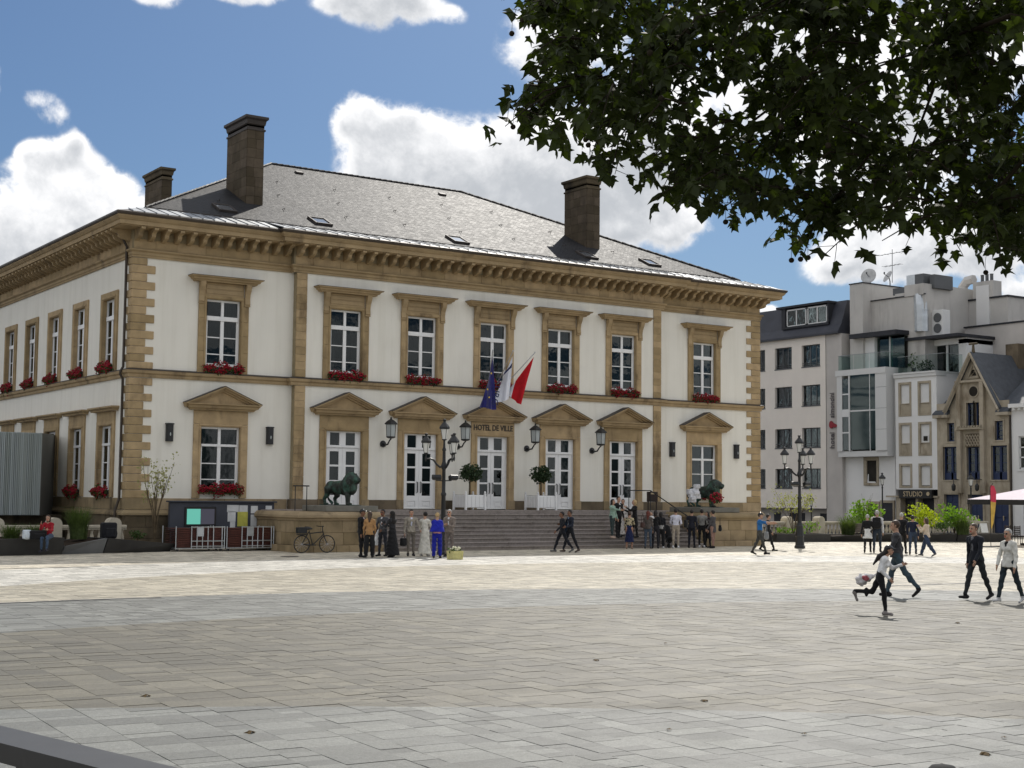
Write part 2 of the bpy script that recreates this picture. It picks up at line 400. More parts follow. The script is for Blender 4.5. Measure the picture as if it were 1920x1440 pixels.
# string course, architrave, frieze back, corona, gutter
MB().sweep(FPATH, [(0, 6.78), (.07, 6.78), (.09, 6.84), (.09, 6.9), (.16, 6.95), (.18, 7.03), (.18, 7.06), (0, 7.06)]).build('string_course', 'sandstone_smooth', TH)
MB().sweep(FPATH, [(0, 7.06), (.2, 7.06), (.2, 7.085), (0, 7.14)]).build('lead_flashing', 'lead_dark', TH)
MB().sweep(FPATH, [(0, 11.56), (.06, 11.56), (.06, 11.64), (.09, 11.66), (.09, 11.76), (.17, 11.82), (.17, 11.88), (.07, 11.9), (0, 11.9)]).build('architrave', 'sandstone_smooth', TH)
MB().sweep(FPATH, [(-.1, 11.9), (.03, 11.9), (.03, 12.78), (-.1, 12.78)]).build('frieze', 'mortar', TH)
MB().sweep(FPATH, [(0, 12.66), (.78, 12.66), (.78, 12.7), (.86, 12.7), (.86, 12.86), (.9, 12.88), (.99, 12.99), (.99, 13.04), (0, 13.04)]).build('cornice', 'sandstone_smooth', TH)
MB().sweep(FPATH, [(.7, 13.042), (1.03, 13.042), (1.06, 13.1), (1.06, 13.16), (1.0, 13.19), (.7, 13.19)]).build('gutter', 'gutter_metal', TH)
# frieze stones with open joints
def box_mesh(name, sx, sy, sz, m, c=.012): return MB().box(-sx/2, sx/2, -sy/2, sy/2, -sz/2, sz/2, c).mesh(name, m)
FS = box_mesh('frieze_stone', 1, 1, 1, 'sandstone', .006)
def course(us, mp_loc, z0, z1, rz, me, nm, d, thick, gap=.012):
    for a, b in zip(us[:-1], us[1:]):
        piece(nm, me, TH, mp_loc((a+b)/2, d, (z0+z1)/2), rz, (b-a-gap, thick, z1-z0-gap))
def splits(a, b, step, jit=.25):
    n = max(1, round((b-a)/step)); xs = [a+(b-a)*i/n for i in range(n+1)]
    return [xs[0]]+[x+rnd.uniform(-jit, jit)*(b-a)/n for x in xs[1:-1]]+[xs[-1]]
course(splits(.0, PL0-.14, 1.05), PF, 11.905, 12.3, 0, FS, 'frieze_stone', .0, .11)
course(splits(PL0-.1, PR1+.1, 1.05), PF, 11.905, 12.3, 0, FS, 'frieze_stone', PJ, .11)
course(splits(PR1+.14, L, 1.05), PF, 11.905, 12.3, 0, FS, 'frieze_stone', .0, .11)
course(splits(.06, DEP, 1.3), PS, 11.905, 12.3, pi/2, FS, 'frieze_stone', .0, .11)
# S-shaped brackets
prof = []
for i in range(9):
    tt = i/8; prof.append((-(.80-.62*tt-.10*sin(2*pi*tt)), 12.58-.34*tt))
pr_ = [(0, 12.66), (-.80, 12.66)]+prof+[(-.10, 12.215), (0, 12.215)]
BR = MB().prism([(y, z-12.2) for y, z in pr_], 0, -.085, .085).mesh('bracket', 'sandstone_smooth')
def brackets(us, mp, d, rz):
    for u in us: piece('bracket', BR, TH, mp(u, d, 12.2), rz)
def even(a, b, step): n = round((b-a)/step); return [a+(b-a)*i/n for i in range(n+1)]
brackets(even(.1, 6.55, .555), PF, .035, 0); brackets(even(PL0+.02, PR1-.02, .555), PF, PJ+.035, 0); brackets(even(PR1+.42, L-.1, .555), PF, .035, 0)
brackets(even(.35, DEP-.3, .56), PS, .035, -pi/2)
brackets(even(.1, 2, .56), PE, .035, pi/2)
# quoins: long and short blocks turn about the corner
QZ = [2.0, 2.32, 2.64, 2.96, 3.275, 3.59, 3.905, 4.22, 4.54, 4.88, 5.2, 5.51, 5.83, 6.14, 6.46, 6.76]
QZ2 = [7.12, 7.4, 7.7, 8.01, 8.31, 8.64, 8.95, 9.29, 9.61, 9.94, 10.27, 10.6, 10.93, 11.26, 11.55]
def quoins(zs, corner, sx, first):
    mesh_c = {}
    for i, (a, b) in enumerate(zip(zs[:-1], zs[1:])):
        long_ = (i+first) % 2 == 0
        fw, sw = (.92, .34) if long_ else (.58, .56)
        h = round(b-a-.014, 3); key = (long_, h)
        if key not in mesh_c:
            x0, x1 = (-.05, fw) if sx > 0 else (-fw, .05)
            mesh_c[key] = MB().box(x0, x1, -.05, sw, 0, h, .018).mesh('quoin', 'sandstone')
        piece('quoin', mesh_c[key], TH, (corner, 0, a+.007))
quoins(QZ, 0, 1, 0); quoins(QZ2, 0, 1, 0); quoins(QZ, L, -1, 0); quoins(QZ2, L, -1, 0)
# pilaster strips of coursed stone
PSM = {}
for (a, b) in ((PL0, PL1), (PR0, PR1)):
    for (z0, z1, n) in ((2.02, 6.77, 15), (7.14, 11.55, 14)):
        zs = splits(z0, z1, (z1-z0)/n, .12)
        MB().box(a+.01, b-.01, -PJ-.035, .02, z0, z1).build('pilaster_core', 'mortar', TH)
        for p, q in zip(zs[:-1], zs[1:]):
            piece('pilaster_stone', FS, TH, ((a+b)/2, -PJ-.02, (p+q)/2), 0, (b-a, .075, q-p-.014))
# plinth of the two end bays: rough base courses, moulding, smooth band
def plinth(u0, u1, mp, d, rz):
    us = splits(u0, u1, 1.35, .18)
    course(us, mp, 1.545, 2.01, rz, PB, 'plinth_stone', d-.14, .4)
    zz = [0, .42, .86, 1.33]
    for i in range(3):
        us = splits(u0, u1, 1.25, .3); course(us, mp, zz[i], zz[i+1], rz, PB2, 'base_stone', d-.06, .4)
PB = box_mesh('plinth_stone', 1, 1, 1, 'plinth_stone', .006); PB2 = box_mesh('base_stone', 1, 1, 1, 'sandstone_dark', .008)
plinth(-.06, PL0-.12, PF, 0, 0); plinth(PR1+.12, L+.06, PF, 0, 0); plinth(.35, DEP, PS, 0, pi/2)
MB().sweep([(0, DEP), (0, 0), (PL0-.2, 0)], [(0, 1.335), (.2, 1.335), (.2, 1.41), (.12, 1.5), (.08, 1.535), (0, 1.54)]).build('water_table', 'plinth_stone', TH)
MB().sweep([(PR1+.2, 0), (L, 0), (L, DEP)], [(0, 1.335), (.2, 1.335), (.2, 1.41), (.12, 1.5), (.08, 1.535), (0, 1.54)]).build('water_table', 'plinth_stone', TH)
# dark band between the doors
edges = [PL0-.1]+[x for u in WC[1:6] for x in (u-1.17, u+1.17)]+[PR1+.1]
for a, b in zip(edges[::2], edges[1::2]):
    piece('plinth_stone', PB2, TH, ((a+b)/2, -PJ+.1, 1.8), 0, (b-a-.012, .34, .41))

# windows: each built once at the origin, then copied to its bay
def bars(mb, x0, x1, y0, y1, z0, z1, c=.006): mb.box(x0, x1, y0, y1, z0, z1, c)
def casement(hw, zb, zt, tr, rows, curt, dark=False):
    """white casement: two lights over a transom, two leaves below split by bars; returns (frame with panes and curtains)"""
    mb = MB(); y0, y1 = .12, .2
    bars(mb, -hw, -hw+.075, y0, y1, zb, zt); bars(mb, hw-.075, hw, y0, y1, zb, zt)
    bars(mb, -hw+.075, hw-.075, y0, y1, zt-.085, zt); bars(mb, -hw+.075, hw-.075, y0, y1, zb, zb+.1)
    bars(mb, -hw+.07, hw-.07, y0-.05, y1-.01, tr[0]+.02, tr[1]-.02)
    bars(mb, -.075, .075, y0-.02, y1-.005, zb+.1, tr[0]+.02); bars(mb, -.06, .06, y0-.015, y1-.005, tr[1]-.02, zt-.085)
    for s in (-1, 1):
        a, b = sorted((s*.075, s*(hw-.075)))
        for z in rows: bars(mb, a, b, y0+.015, y1-.01, z-.022, z+.022)
        bars(mb, *sorted((s*(hw-.075), s*(hw-.125))), y0+.01, y1-.006, zb+.1, tr[0]+.02)
    fr = mb.build('window', 'white_paint')
    zz = [zb+.1]+sorted(rows)+[tr[0]+.02]
    for s in (-1, 1):
        a, b = sorted((s*.07, s*(hw-.11)))
        for z0, z1 in list(zip(zz[:-1], zz[1:]))+[(tr[1]-.02, zt-.08)]:
            MB().box(a, b, .155, .161, z0, z1).build('pane', 'glass', fr)
    if curt:
        for s in (-1, 1):
            v = []; f = []; n = 26; wd = hw*.62
            for i in range(n+1):
                x = s*(hw+.1-wd*i/n); y = .42+.035*sin(i*1.9)+.02*sin(i*.7)
                v += [(x, y, zb), (x, y, zt)]
            f = [(2*i, 2*i+1, 2*i+3, 2*i+2) for i in range(n)]
            mb = MB(); mb.add(v, f); mb.build('curtain', 'curtain', fr, smooth=True)
    q = hw+.5
    mb = MB(); mb.add([(-q, .31, zb-.2), (q, .31, zb-.2), (q, 2.6, zb-.2), (-q, 2.6, zb-.2), (-q, .31, zt+.2), (q, .31, zt+.2), (q, 2.6, zt+.2), (-q, 2.6, zt+.2)], [(0, 1, 2, 3), (4, 5, 6, 7), (0, 3, 7, 4), (1, 2, 6, 5), (2, 3, 7, 6)])
    mb.build('room_interior', 'room_dark', fr)
    return fr
def surround(hw, ow, zb, zt, top, name='window_surround'):
    """stone jambs and lintel round an opening of half width hw"""
    mb = MB()
    for s in (-1, 1):
        zs = splits(zb, zt, .85, .2)
        for a, b in zip(zs[:-1], zs[1:]): mb.box(*sorted((s*hw, s*ow)), -.07, .1, a+.003, b-.003, .006)
        mb.box(*sorted((s*(hw+.02), s*(hw+.1))), -.045-.05, -.06, zb, zt, .01)
    mb.box(-ow, ow, -.07, .1, zt, top, .006); mb.box(-hw-.1, hw+.1, -.095, -.06, zt+.03, zt+.11, .01)
    return mb.build(name, 'sandstone')
def up_window():
    a = [casement(.75, 7.42, 10.14, (9.26, 9.48), (8.59, 7.9), True)]
    sr = surround(.75, 1.09, 7.1, 10.14, 10.3); a.append(sr)
    mb = MB(); mb.box(-.86, .86, -.06, .1, 10.3, 10.82, .005); mb.box(-.8, .8, -.085, -.055, 10.36, 10.52, .01); mb.box(-.8, .8, -.085, -.055, 10.56, 10.72, .01); mb.build('frieze_panel', 'sandstone_smooth', sr)
    cp = [(-.08, 9.98), (-.1, 9.98), (-.15, 10.03), (-.13, 10.1), (-.12, 10.25), (-.16, 10.45), (-.26, 10.62), (-.3, 10.74), (-.3, 10.82), (-.06, 10.82), (-.06, 9.98)]
    for s in (-1, 1): MB().prism(cp, 0, s*1.0-.11, s*1.0+.11).build('console', 'sandstone_smooth', sr)
    for s in (-1, 1): MB().box(s*1.0-.13, s*1.0+.13, -.12, -.06, 9.93, 9.99, .01).build('console_base', 'sandstone_smooth', sr)
    pf = [(0, 10.82), (-.3, 10.82), (-.32, 10.87), (-.4, 10.9), (-.42, 10.96), (-.5, 11.0), (-.5, 11.03), (0, 11.08)]
    mb = MB(); prof3 = [(0, 10.82), (.14, 10.82), (.16, 10.87), (.24, 10.9), (.26, 10.96), (.36, 11.0), (.36, 11.03), (0, 11.05)]
    mb.sweep([(-1.2, .1), (-1.2, -.14), (1.2, -.14), (1.2, .1)], prof3); mb.add([(-1.21, .1, 10.83), (1.21, .1, 10.83), (1.21, -.15, 10.83), (-1.21, -.15, 10.83)], [(0, 1, 2, 3)])
    mb.build('window_cornice', 'sandstone_smooth', sr)
    MB().sweep([(-1.2, .1), (-1.2, -.14), (1.2, -.14), (1.2, .1)], [(-.02, 11.05), (.37, 11.033), (.37, 11.05), (-.02, 11.075)]).build('lead_flashing', 'lead_dark', sr)
    return a
def pediment(sr):
    pr3 = [(0, 5.58), (.1, 5.58), (.12, 5.63), (.2, 5.67), (.22, 5.76), (.3, 5.8), (.3, 5.84), (0, 5.84)]
    mb = MB(); mb.sweep([(-1.27, .1), (-1.27, -.12), (1.27, -.12), (1.27, .1)], pr3); mb.build('pediment_base', 'sandstone_smooth', sr)
    MB().prism([(-1.2, 5.842), (1.2, 5.842), (0, 6.42)], 1, -.11, .1).build('tympanum', 'sandstone', sr)
    for s in (-1, 1):
        sl_ = atan2(.66, 1.62)
        def rake(o0, o1, y0):
            e0 = Vector((s*1.62, 5.81)); e1 = Vector((0, 6.5)); n = Vector((-(e1-e0).y, (e1-e0).x)).normalized()
            n = n if n.y > 0 else -n
            q = [e0+n*o0, e0+n*o1, Vector((0, e1.y+o1/cos(sl_))), Vector((0, e1.y+o0/cos(sl_)))]
            return [tuple(p) for p in q], y0
        mb = MB()
        for o0, o1, y0 in ((-.14, -.07, -.2), (-.07, 0, -.3), (0, .05, -.42)):
            q, y = rake(o0, o1, y0); mb.prism(q, 1, y, .1)
        mb.build('raking_cornice', 'sandstone_smooth', sr)
        q, y = rake(.052, .075, -.44); MB().prism(q, 1, y, .1).build('lead_flashing', 'lead_dark', sr)
def low_window():
    a = [casement(.85, 2.32, 4.92, (4.1, 4.24), (3.43, 2.78), False)]
    sr = surround(.85, 1.17, 2.02, 4.92, 5.02); a.append(sr)
    MB().box(-1.17, 1.17, -.06, .1, 5.03, 5.58, .006).build('frieze_panel', 'sandstone', sr)
    MB().box(-.85, .85, -.1, .12, 2.2, 2.33, .01).build('sill', 'sandstone_smooth', sr)
    pediment(sr); return a
def door():
    hw, zb, zt = .85, 1.62, 4.92
    mb = MB(); y0, y1 = .1, .19
    bars(mb, -hw, -hw+.06, y0, y1, zb, zt); bars(mb, hw-.06, hw, y0, y1, zb, zt); bars(mb, -hw+.06, hw-.06, y0, y1, zt-.06, zt); bars(mb, -hw+.06, hw-.06, y0-.04, y1, 4.22, 4.32)
    bars(mb, -.15, .15, y0+.01, y1, 4.32, zt-.06)
    for s in (-1, 1): bars(mb, *sorted((s*.6, s*.79)), y0+.012, y1, 4.32, zt-.06)
    dr = mb.build('door', 'white_paint')
    for s in (-1, 1):
        mb = MB(); X = lambda a, b: sorted((s*a, s*b))
        bars(mb, *X(.004, .17), y0+.01, y1-.01, zb+.01, 4.215); bars(mb, *X(.6, .785), y0+.01, y1-.01, zb+.01, 4.215)
        for z0, z1 in ((zb+.01, zb+.09), (1.96, 2.2), (2.755, 2.835), (3.41, 3.49), (4.06, 4.215)): bars(mb, *X(.17, .6), y0+.014, y1-.014, z0, z1)
        bars(mb, *X(.17, .6), y0+.04, y1-.03, zb+.09, 1.96); bars(mb, *X(.21, .56), y0+.02, y0+.045, zb+.13, 1.92, .015)
        mb.build('door_leaf', 'white_paint', dr)
        for z0, z1 in ((2.2, 2.755), (2.835, 3.41), (3.49, 4.06), (4.32, 4.86)): MB().box(*X(.165, .605), .15, .156, z0, z1).build('pane', 'glass', dr)
        MB().tube([(s*.09, y0+.01, 2.33), (s*.09, y0-.05, 2.36), (s*.09, y0-.05, 2.78), (s*.09, y0+.01, 2.81)], .022, 6).build('handle', 'dark_iron', dr)
    q = hw+.3
    mb = MB(); mb.add([(-q, .31, 1.62), (q, .31, 1.62), (q, 3.6, 1.62), (-q, 3.6, 1.62), (-q, .31, 5.1), (q, .31, 5.1), (q, 3.6, 5.1), (-q, 3.6, 5.1)], [(0, 1, 2, 3), (4, 5, 6, 7), (0, 3, 7, 4), (1, 2, 6, 5), (2, 3, 7, 6)]); mb.build('room_interior', 'room_dark', dr)
    sr = surround(.85, 1.17, 1.61, 4.92, 5.02, 'door_surround')
    MB().box(-1.17, 1.17, -.06, .1, 5.03, 5.58, .006).build('frieze_panel', 'sandstone', sr)
    for s in (-1, 1): MB().box(*sorted((s*.86, s*1.22)), -.1, .1, 1.61, 2.02, .008).build('plinth_block', 'plinth_stone', sr)
    pediment(sr); return [dr, sr]
def side_low():
    a = [casement(.8, 2.25, 4.92, (4.1, 4.24), (3.43, 2.72), False)]
    sr = surround(.8, 1.12, 2.02, 4.92, 5.1); a.append(sr)
    MB().box(-1.12, 1.12, -.06, .1, 5.1, 5.5, .006).build('frieze_panel', 'sandstone', sr)
    MB().sweep([(-1.3, .1), (-1.3, -.1), (1.3, -.1), (1.3, .1)], [(0, 5.5), (.12, 5.5), (.14, 5.56), (.24, 5.62), (.24, 5.68), (0, 5.7)]).build('window_cornice', 'sandstone_smooth', sr)
    return a
def side_up():
    a = [casement(.75, 7.42, 10.14, (9.26, 9.48), (8.59, 7.9), False)]
    sr = surround(.75, 1.06, 7.1, 10.14, 10.42); a.append(sr); return a
def put(objs, spots):
    for i, (loc, rz) in enumerate(spots):
        for o in objs:
            q = o if i == 0 else copy_tree(o)
            q.parent = TH; q.location = loc; q.rotation_euler = (0, 0, rz)
            for c_ in kids(q):
                if c_.name.startswith('curtain'): k_ = rnd.uniform(.55, 1.15); c_.scale = (k_, 1, 1); c_.location.x = (1 if sum(v.co.x for v in c_.data.vertices) > 0 else -1)*.85*(1-k_)+rnd.uniform(-.05, .05); c_.location.y = rnd.uniform(-.12, .25)
put(up_window(), [((u, -dof(u), 0), 0) for u in WC])
put(low_window(), [((u, -dof(u), 0), 0) for u in (WC[0], WC[6])])
put(door(), [((u, -dof(u), 0), 0) for u in WC[1:6]])
put(side_up(), [((0, u, 0), -pi/2) for u in SC_U]); put(side_low(), [((0, u, 0), -pi/2) for u in SC_U])
# carved name over the middle door
def text_obj(name, body, size, m, parent, loc, rot, extrude=.01, sx=1., align='CENTER', bold=0.):
    cu = bpy.data.curves.new(name, 'FONT'); cu.body = body; cu.size = size; cu.extrude = extrude; cu.align_x = align; cu.offset = bold; cu.resolution_u = 2
    o = bpy.data.objects.new('tmp', cu); COL.objects.link(o); dg = bpy.context.evaluated_depsgraph_get()
    me = bpy.data.meshes.new_from_object(o.evaluated_get(dg)); bpy.data.objects.remove(o); me.materials.clear(); me.materials.append(MATS[m])
    o = link(name, me, parent, False); o.location = Vector(loc)-(worldloc(parent) if parent else Vector()); o.rotation_euler = rot; o.scale = (sx, 1, 1)
    return o
text_obj('lettering', 'HOTEL DE VILLE', .36, 'brass_text', TH, (WC[3], -PJ-.07, 5.2), (pi/2, 0, 0), .012, .82, bold=.006)

# roof
ZE, YI, ZI, YR, ZR = 13.19, .7, 13.72, 12., 19.1
xr0, xr1 = 11.2, 22.65
sl = MB(); sl.add([(YI, YI, ZI), (L-YI, YI, ZI), (xr1, YR, ZR), (xr0, YR, ZR)], [(0, 1, 2, 3)]); sl.add([(YI, DEP-YI, ZI), (L-YI, DEP-YI, ZI), (xr1, YR, ZR), (xr0, YR, ZR)], [(0, 1, 2, 3)])
sl.mi = 1; sl.add([(YI, YI, ZI), (YI, DEP-YI, ZI), (xr0, YR, ZR)], [(0, 1, 2)]); sl.add([(L-YI, YI, ZI), (L-YI, DEP-YI, ZI), (xr1, YR, ZR)], [(0, 1, 2)])
ROOF = sl.build('roof', ['slate', 'slate_side'], TH)
def roofz(y): return ZI+(y-YI)*(ZR-ZI)/(YR-YI)
mb = MB()
for a, b in (((YI, YI, ZI), (xr0, YR, ZR)), ((L-YI, YI, ZI), (xr1, YR, ZR)), ((YI, DEP-YI, ZI), (xr0, YR, ZR)), ((xr0, YR, ZR), (xr1, YR, ZR))):
    A, B = Vector(a), Vector(b); n = 34
    for i in range(n):
        p, q = A.lerp(B, i/n), A.lerp(B, (i+.96)/n); mb.tube([p+Vector((0, 0, .01)), q+Vector((0, 0, .035))], .07, 6)
mb.build('hip_tiles', 'slate', ROOF)
# metal strip at the eaves: a tray under loose panels with standing seams
mb = MB(); o = [(-1.0, -1.0), (PL0-.12-1., -1.0), (PL0-.12-1., -1.3), (PR1+.12+1., -1.3), (PR1+.12+1., -1.0), (L+1, -1.0)]
mb.add([(x, y, ZE-.01) for x, y in o]+[(L-YI, YI, ZI-.02), (YI, YI, ZI-.02)], [tuple(range(8))])
mb.add([(-1, -1, ZE-.01), (-1, DEP+1, ZE-.01), (YI, DEP-YI, ZI-.02), (YI, YI, ZI-.02)], [(0, 1, 2, 3)]); mb.add([(L+1, -1, ZE-.01), (L+1, DEP+1, ZE-.01), (L-YI, DEP-YI, ZI-.02), (L-YI, YI, ZI-.02)], [(0, 1, 2, 3)])
mb.build('eaves_tray', 'gutter_metal', ROOF)
def panel(x0, x1, ye, nm='roof_panel', yt0=YI, yt1=YI):
    zt = lambda y, e: ZE+(ZI-ZE)*(y-e)/(YI-e)
    mb = MB(); g = .012
    tz = .015+rnd.uniform(-.006, .006); tw = rnd.uniform(-.008, .008)
    mb.add([(x0+g, ye, ZE+tz), (x1-g, ye, ZE+tz+tw), (x1-g, yt1, zt(yt1, ye)+tz), (x0+g, yt0, zt(yt0, ye)+tz)], [(0, 1, 2, 3)])
    mb.add([(x0-.012, ye, ZE+.01), (x0+.012, ye, ZE+.01), (x0+.012, yt0, zt(yt0, ye)+.01), (x0-.012, yt0, zt(yt0, ye)+.01), (x0-.008, ye, ZE+.05), (x0+.008, ye, ZE+.05), (x0+.008, yt0, zt(yt0, ye)+.05), (x0-.008, yt0, zt(yt0, ye)+.05)], [(0, 1, 5, 4), (4, 5, 6, 7), (1, 2, 6, 5), (0, 3, 7, 4)])
    mb.build(nm, 'zinc', ROOF)
xs = even(-.4, PL0-1.12, .5)
for a, b in zip(xs[:-1], xs[1:]): panel(a, b, -1.0, yt0=min(YI, a-.02), yt1=min(YI, b-.02))
xs = even(PL0-1.12, PR1+1.12, .5)
for a, b in zip(xs[:-1], xs[1:]): panel(a, b, -1.3)
xs = even(PR1+1.12, L+.4, .5)
for a, b in zip(xs[:-1], xs[1:]): panel(a, b, -1.0, yt0=min(YI, L-a-.02), yt1=min(YI, L-b-.02))
MB().box(YI, L-YI, YI-.05, YI+.02, ZI+.0, ZI+.05).build('eaves_flashing', 'lead_dark', ROOF)
# skylights, vents and snow hooks lie on the slope
SLOPE = atan2(ZR-ZI, YR-YI)
def on_roof(me, nm, x, y, off=.0):
    o = piece(nm, me, ROOF, (x, y, roofz(y)+off)); o.rotation_euler = (SLOPE, 0, 0); return o
mb = MB()
for x0, x1, y0, y1 in ((-.42, -.34, -.5, .5), (.34, .42, -.5, .5), (-.34, .34, -.5, -.42), (-.34, .34, .42, .5)): mb.box(x0, x1, y0, y1, -.02, .11, .01)
SKM = mb.mesh('skylight', 'lead_dark'); SKP = MB().box(-.34, .34, -.42, .42, .04, .07).mesh('pane', 'zinc')
mat('skylight_glass', (.25, .27, .3), .12, .8, metal=.6, namt=.02)
SKP.materials[0] = MATS['skylight_glass']
for x, y in ((4.6, 2.0), (9.05, 1.85), (16.1, 1.65), (23.85, 1.85), (28.0, 1.95)):
    s = on_roof(SKM, 'skylight', x, y)
    p = link('pane', SKP, s, False); p.parent = s
VM = MB().box(-.2, .2, -.15, .15, 0, .1, .02).mesh('roof_vent', 'lead_dark')
for x, y in ((12.2, 10.8), (20.6, 10.6)): on_roof(VM, 'roof_vent', x, y)
HK = MB().tube([(0, .12, .0), (0, -.05, .07), (0, -.12, .04), (0, -.14, .14)], .014, 5).mesh('snow_hook', 'lead_dark')
for j, y in enumerate((3.2, 5.6, 8.2)):
    for i in range(9):
        x = y+1.6+i*3.1+(j % 2)*1.5
        if x < L-y-1: on_roof(HK, 'snow_hook', x, y)
# chimneys
def chimney(x0, x1, y0, y1, ztop, m):
    ch = MB().box(x0+.03, x1-.03, y0+.03, y1-.03, 13.5, ztop-.7).build('chimney', 'mortar', TH)
    z = roofz(max(.8, min(y0, DEP-y0)))-.5
    if y0 > 12: z = 15.2
    zs = even(z, ztop-.62, .44)
    MBm = MB()
    for i, (a, b) in enumerate(zip(zs[:-1], zs[1:])):
        for face in range(2):
            us = splits(y0, y1, .72, .3) if face else splits(x0, x1, .5, .2)
            for p, q in zip(us[:-1], us[1:]):
                if face:
                    o = piece('chimney_stone', CST, ch, (x0+.01, (p+q)/2, (a+b)/2), pi/2, (q-p-.01, .06, b-a-.01))
                else: o = piece('chimney_stone', CST, ch, ((p+q)/2, y0+.01, (a+b)/2), 0, (q-p-.01, .06, b-a-.01))
    pth = [(x0, y0), (x1, y0), (x1, y1), (x0, y1)]
    cap = MB(); cap.sweep(pth, [(-.3, ztop-.66), (.05, ztop-.66), (.05, ztop-.58), (.0, ztop-.56), (.0, ztop-.42), (.04, ztop-.38), (.07, ztop-.2), (.15, ztop-.13), (.15, ztop-.02), (-.3, ztop)], True)
    cap.build('chimney_cap', m, ch)
    MB().box(x0-.0, x1, y0, y1, ztop-.5, ztop-.01).build('chimney_top', 'lead_dark', ch)
    return ch
CST = box_mesh('chimney_stone', 1, 1, 1, 'sandstone_dark', .012)
CST.materials[0] = mat('chimney_stone', srgb(88, 78, 64), .9, .2, nscale=1.6, namt=.3, rand=.24, bump=.008, bscale=25, dirt=(srgb(70, 62, 52), .9, .5, .8, (1, 1, .4)))
chimney(6.22, 7.02, 3.5, 5.75, 19.05, 'lead_dark'); chimney(25.12, 25.95, 3.55, 5.5, 18.85, 'sandstone_dark'); chimney(7.8, 8.35, 18.5, 21.1, 19.7, 'sandstone_dark')
# drain pipe at the corner
dp = MB().tube([(-.75, .42, 12.7), (-.3, .42, 12.3), (-.13, .42, 12.0), (-.13, .42, 7.2), (-.24, .42, 7.0), (-.24, .42, 6.9), (-.13, .42, 6.7), (-.13, .42, 2.0), (-.28, .42, 1.5), (-.28, .42, .1)], .055, 8).build('drain_pipe', 'gutter_metal', TH, smooth=True)
# terrace, steps, cheek blocks
STP = thing('entrance_steps', 'wide flight of grey stone steps up to the doors between two lion blocks', 'steps', (17, -4, 0))
GX0, GX1 = 8.6, 25.2
nst = 10; rise = 1.6/nst
for i in range(nst):
    y = -5.55+i*.32; xs = splits(GX0, GX1, 2.1, .3)
    for a, b in zip(xs[:-1], xs[1:]):
        y1 = y+.36 if i < nst-1 else y+1.0; zt = (i+1)*rise
        q = MB().box(a+.003, b-.003, y-.035, y1, zt-.055, zt, .012); q.box(a+.003, b-.003, y+.004, y1-.03, max(0, i*rise-.05), zt-.056)
        q.build('step_stone', 'granite_step', STP)
MB().box(5.2, 28.6, -1.8, -PJ+.25, .0, 1.594).build('terrace', 'granite_step', STP)
MB().box(GX0, GX1, -2.75, -1.79, .0, 1.59).build('terrace', 'granite_step', STP)
def cheek(x0, x1, s0, s1):
    y0 = -5.1
    for lv, (za, zb, in_) in enumerate(((.0, .26, -.18), (.265, .74, 0), (.745, 1.2, 0))):
        xs = splits(x0-.001+in_, x1-in_, .82, .2)
        for a, b in zip(xs[:-1], xs[1:]): MB().box(a+.004, b-.004, y0+in_, y0+.5, za, zb, .012).build('block_stone', 'plinth_stone', STP)
        ys = splits(y0+.5, -.22, 1., .2)
        for xx0, xx1 in ((x0+in_, x0+.5), (x1-.5, x1-in_)):
            for a, b in zip(ys[:-1], ys[1:]): MB().box(xx0, xx1, a+.004, b-.004, za, zb, .012).build('block_stone', 'plinth_stone', STP)
    MB().sweep([(x0, -.2), (x0, y0), (x1, y0), (x1, -.2)], [(-.6, 1.21), (.03, 1.21), (.05, 1.28), (.14, 1.33), (.14, 1.42), (.08, 1.5), (.02, 1.55), (-.6, 1.56)]).build('coping', 'plinth_stone', STP)
    MB().box(x0+.5, x1-.5, y0+.5, -.3, 0, 1.55).build('block_core', 'plinth_stone', STP)
    MB().box(s0, s1, y0+.1, y0+2.3, 1.562, 1.79, .015).build('statue_slab', 'slab_grey', STP)
cheek(5.05, 8.55, 6.25, 8.5); cheek(25.25, 28.8, 25.35, 27.8)
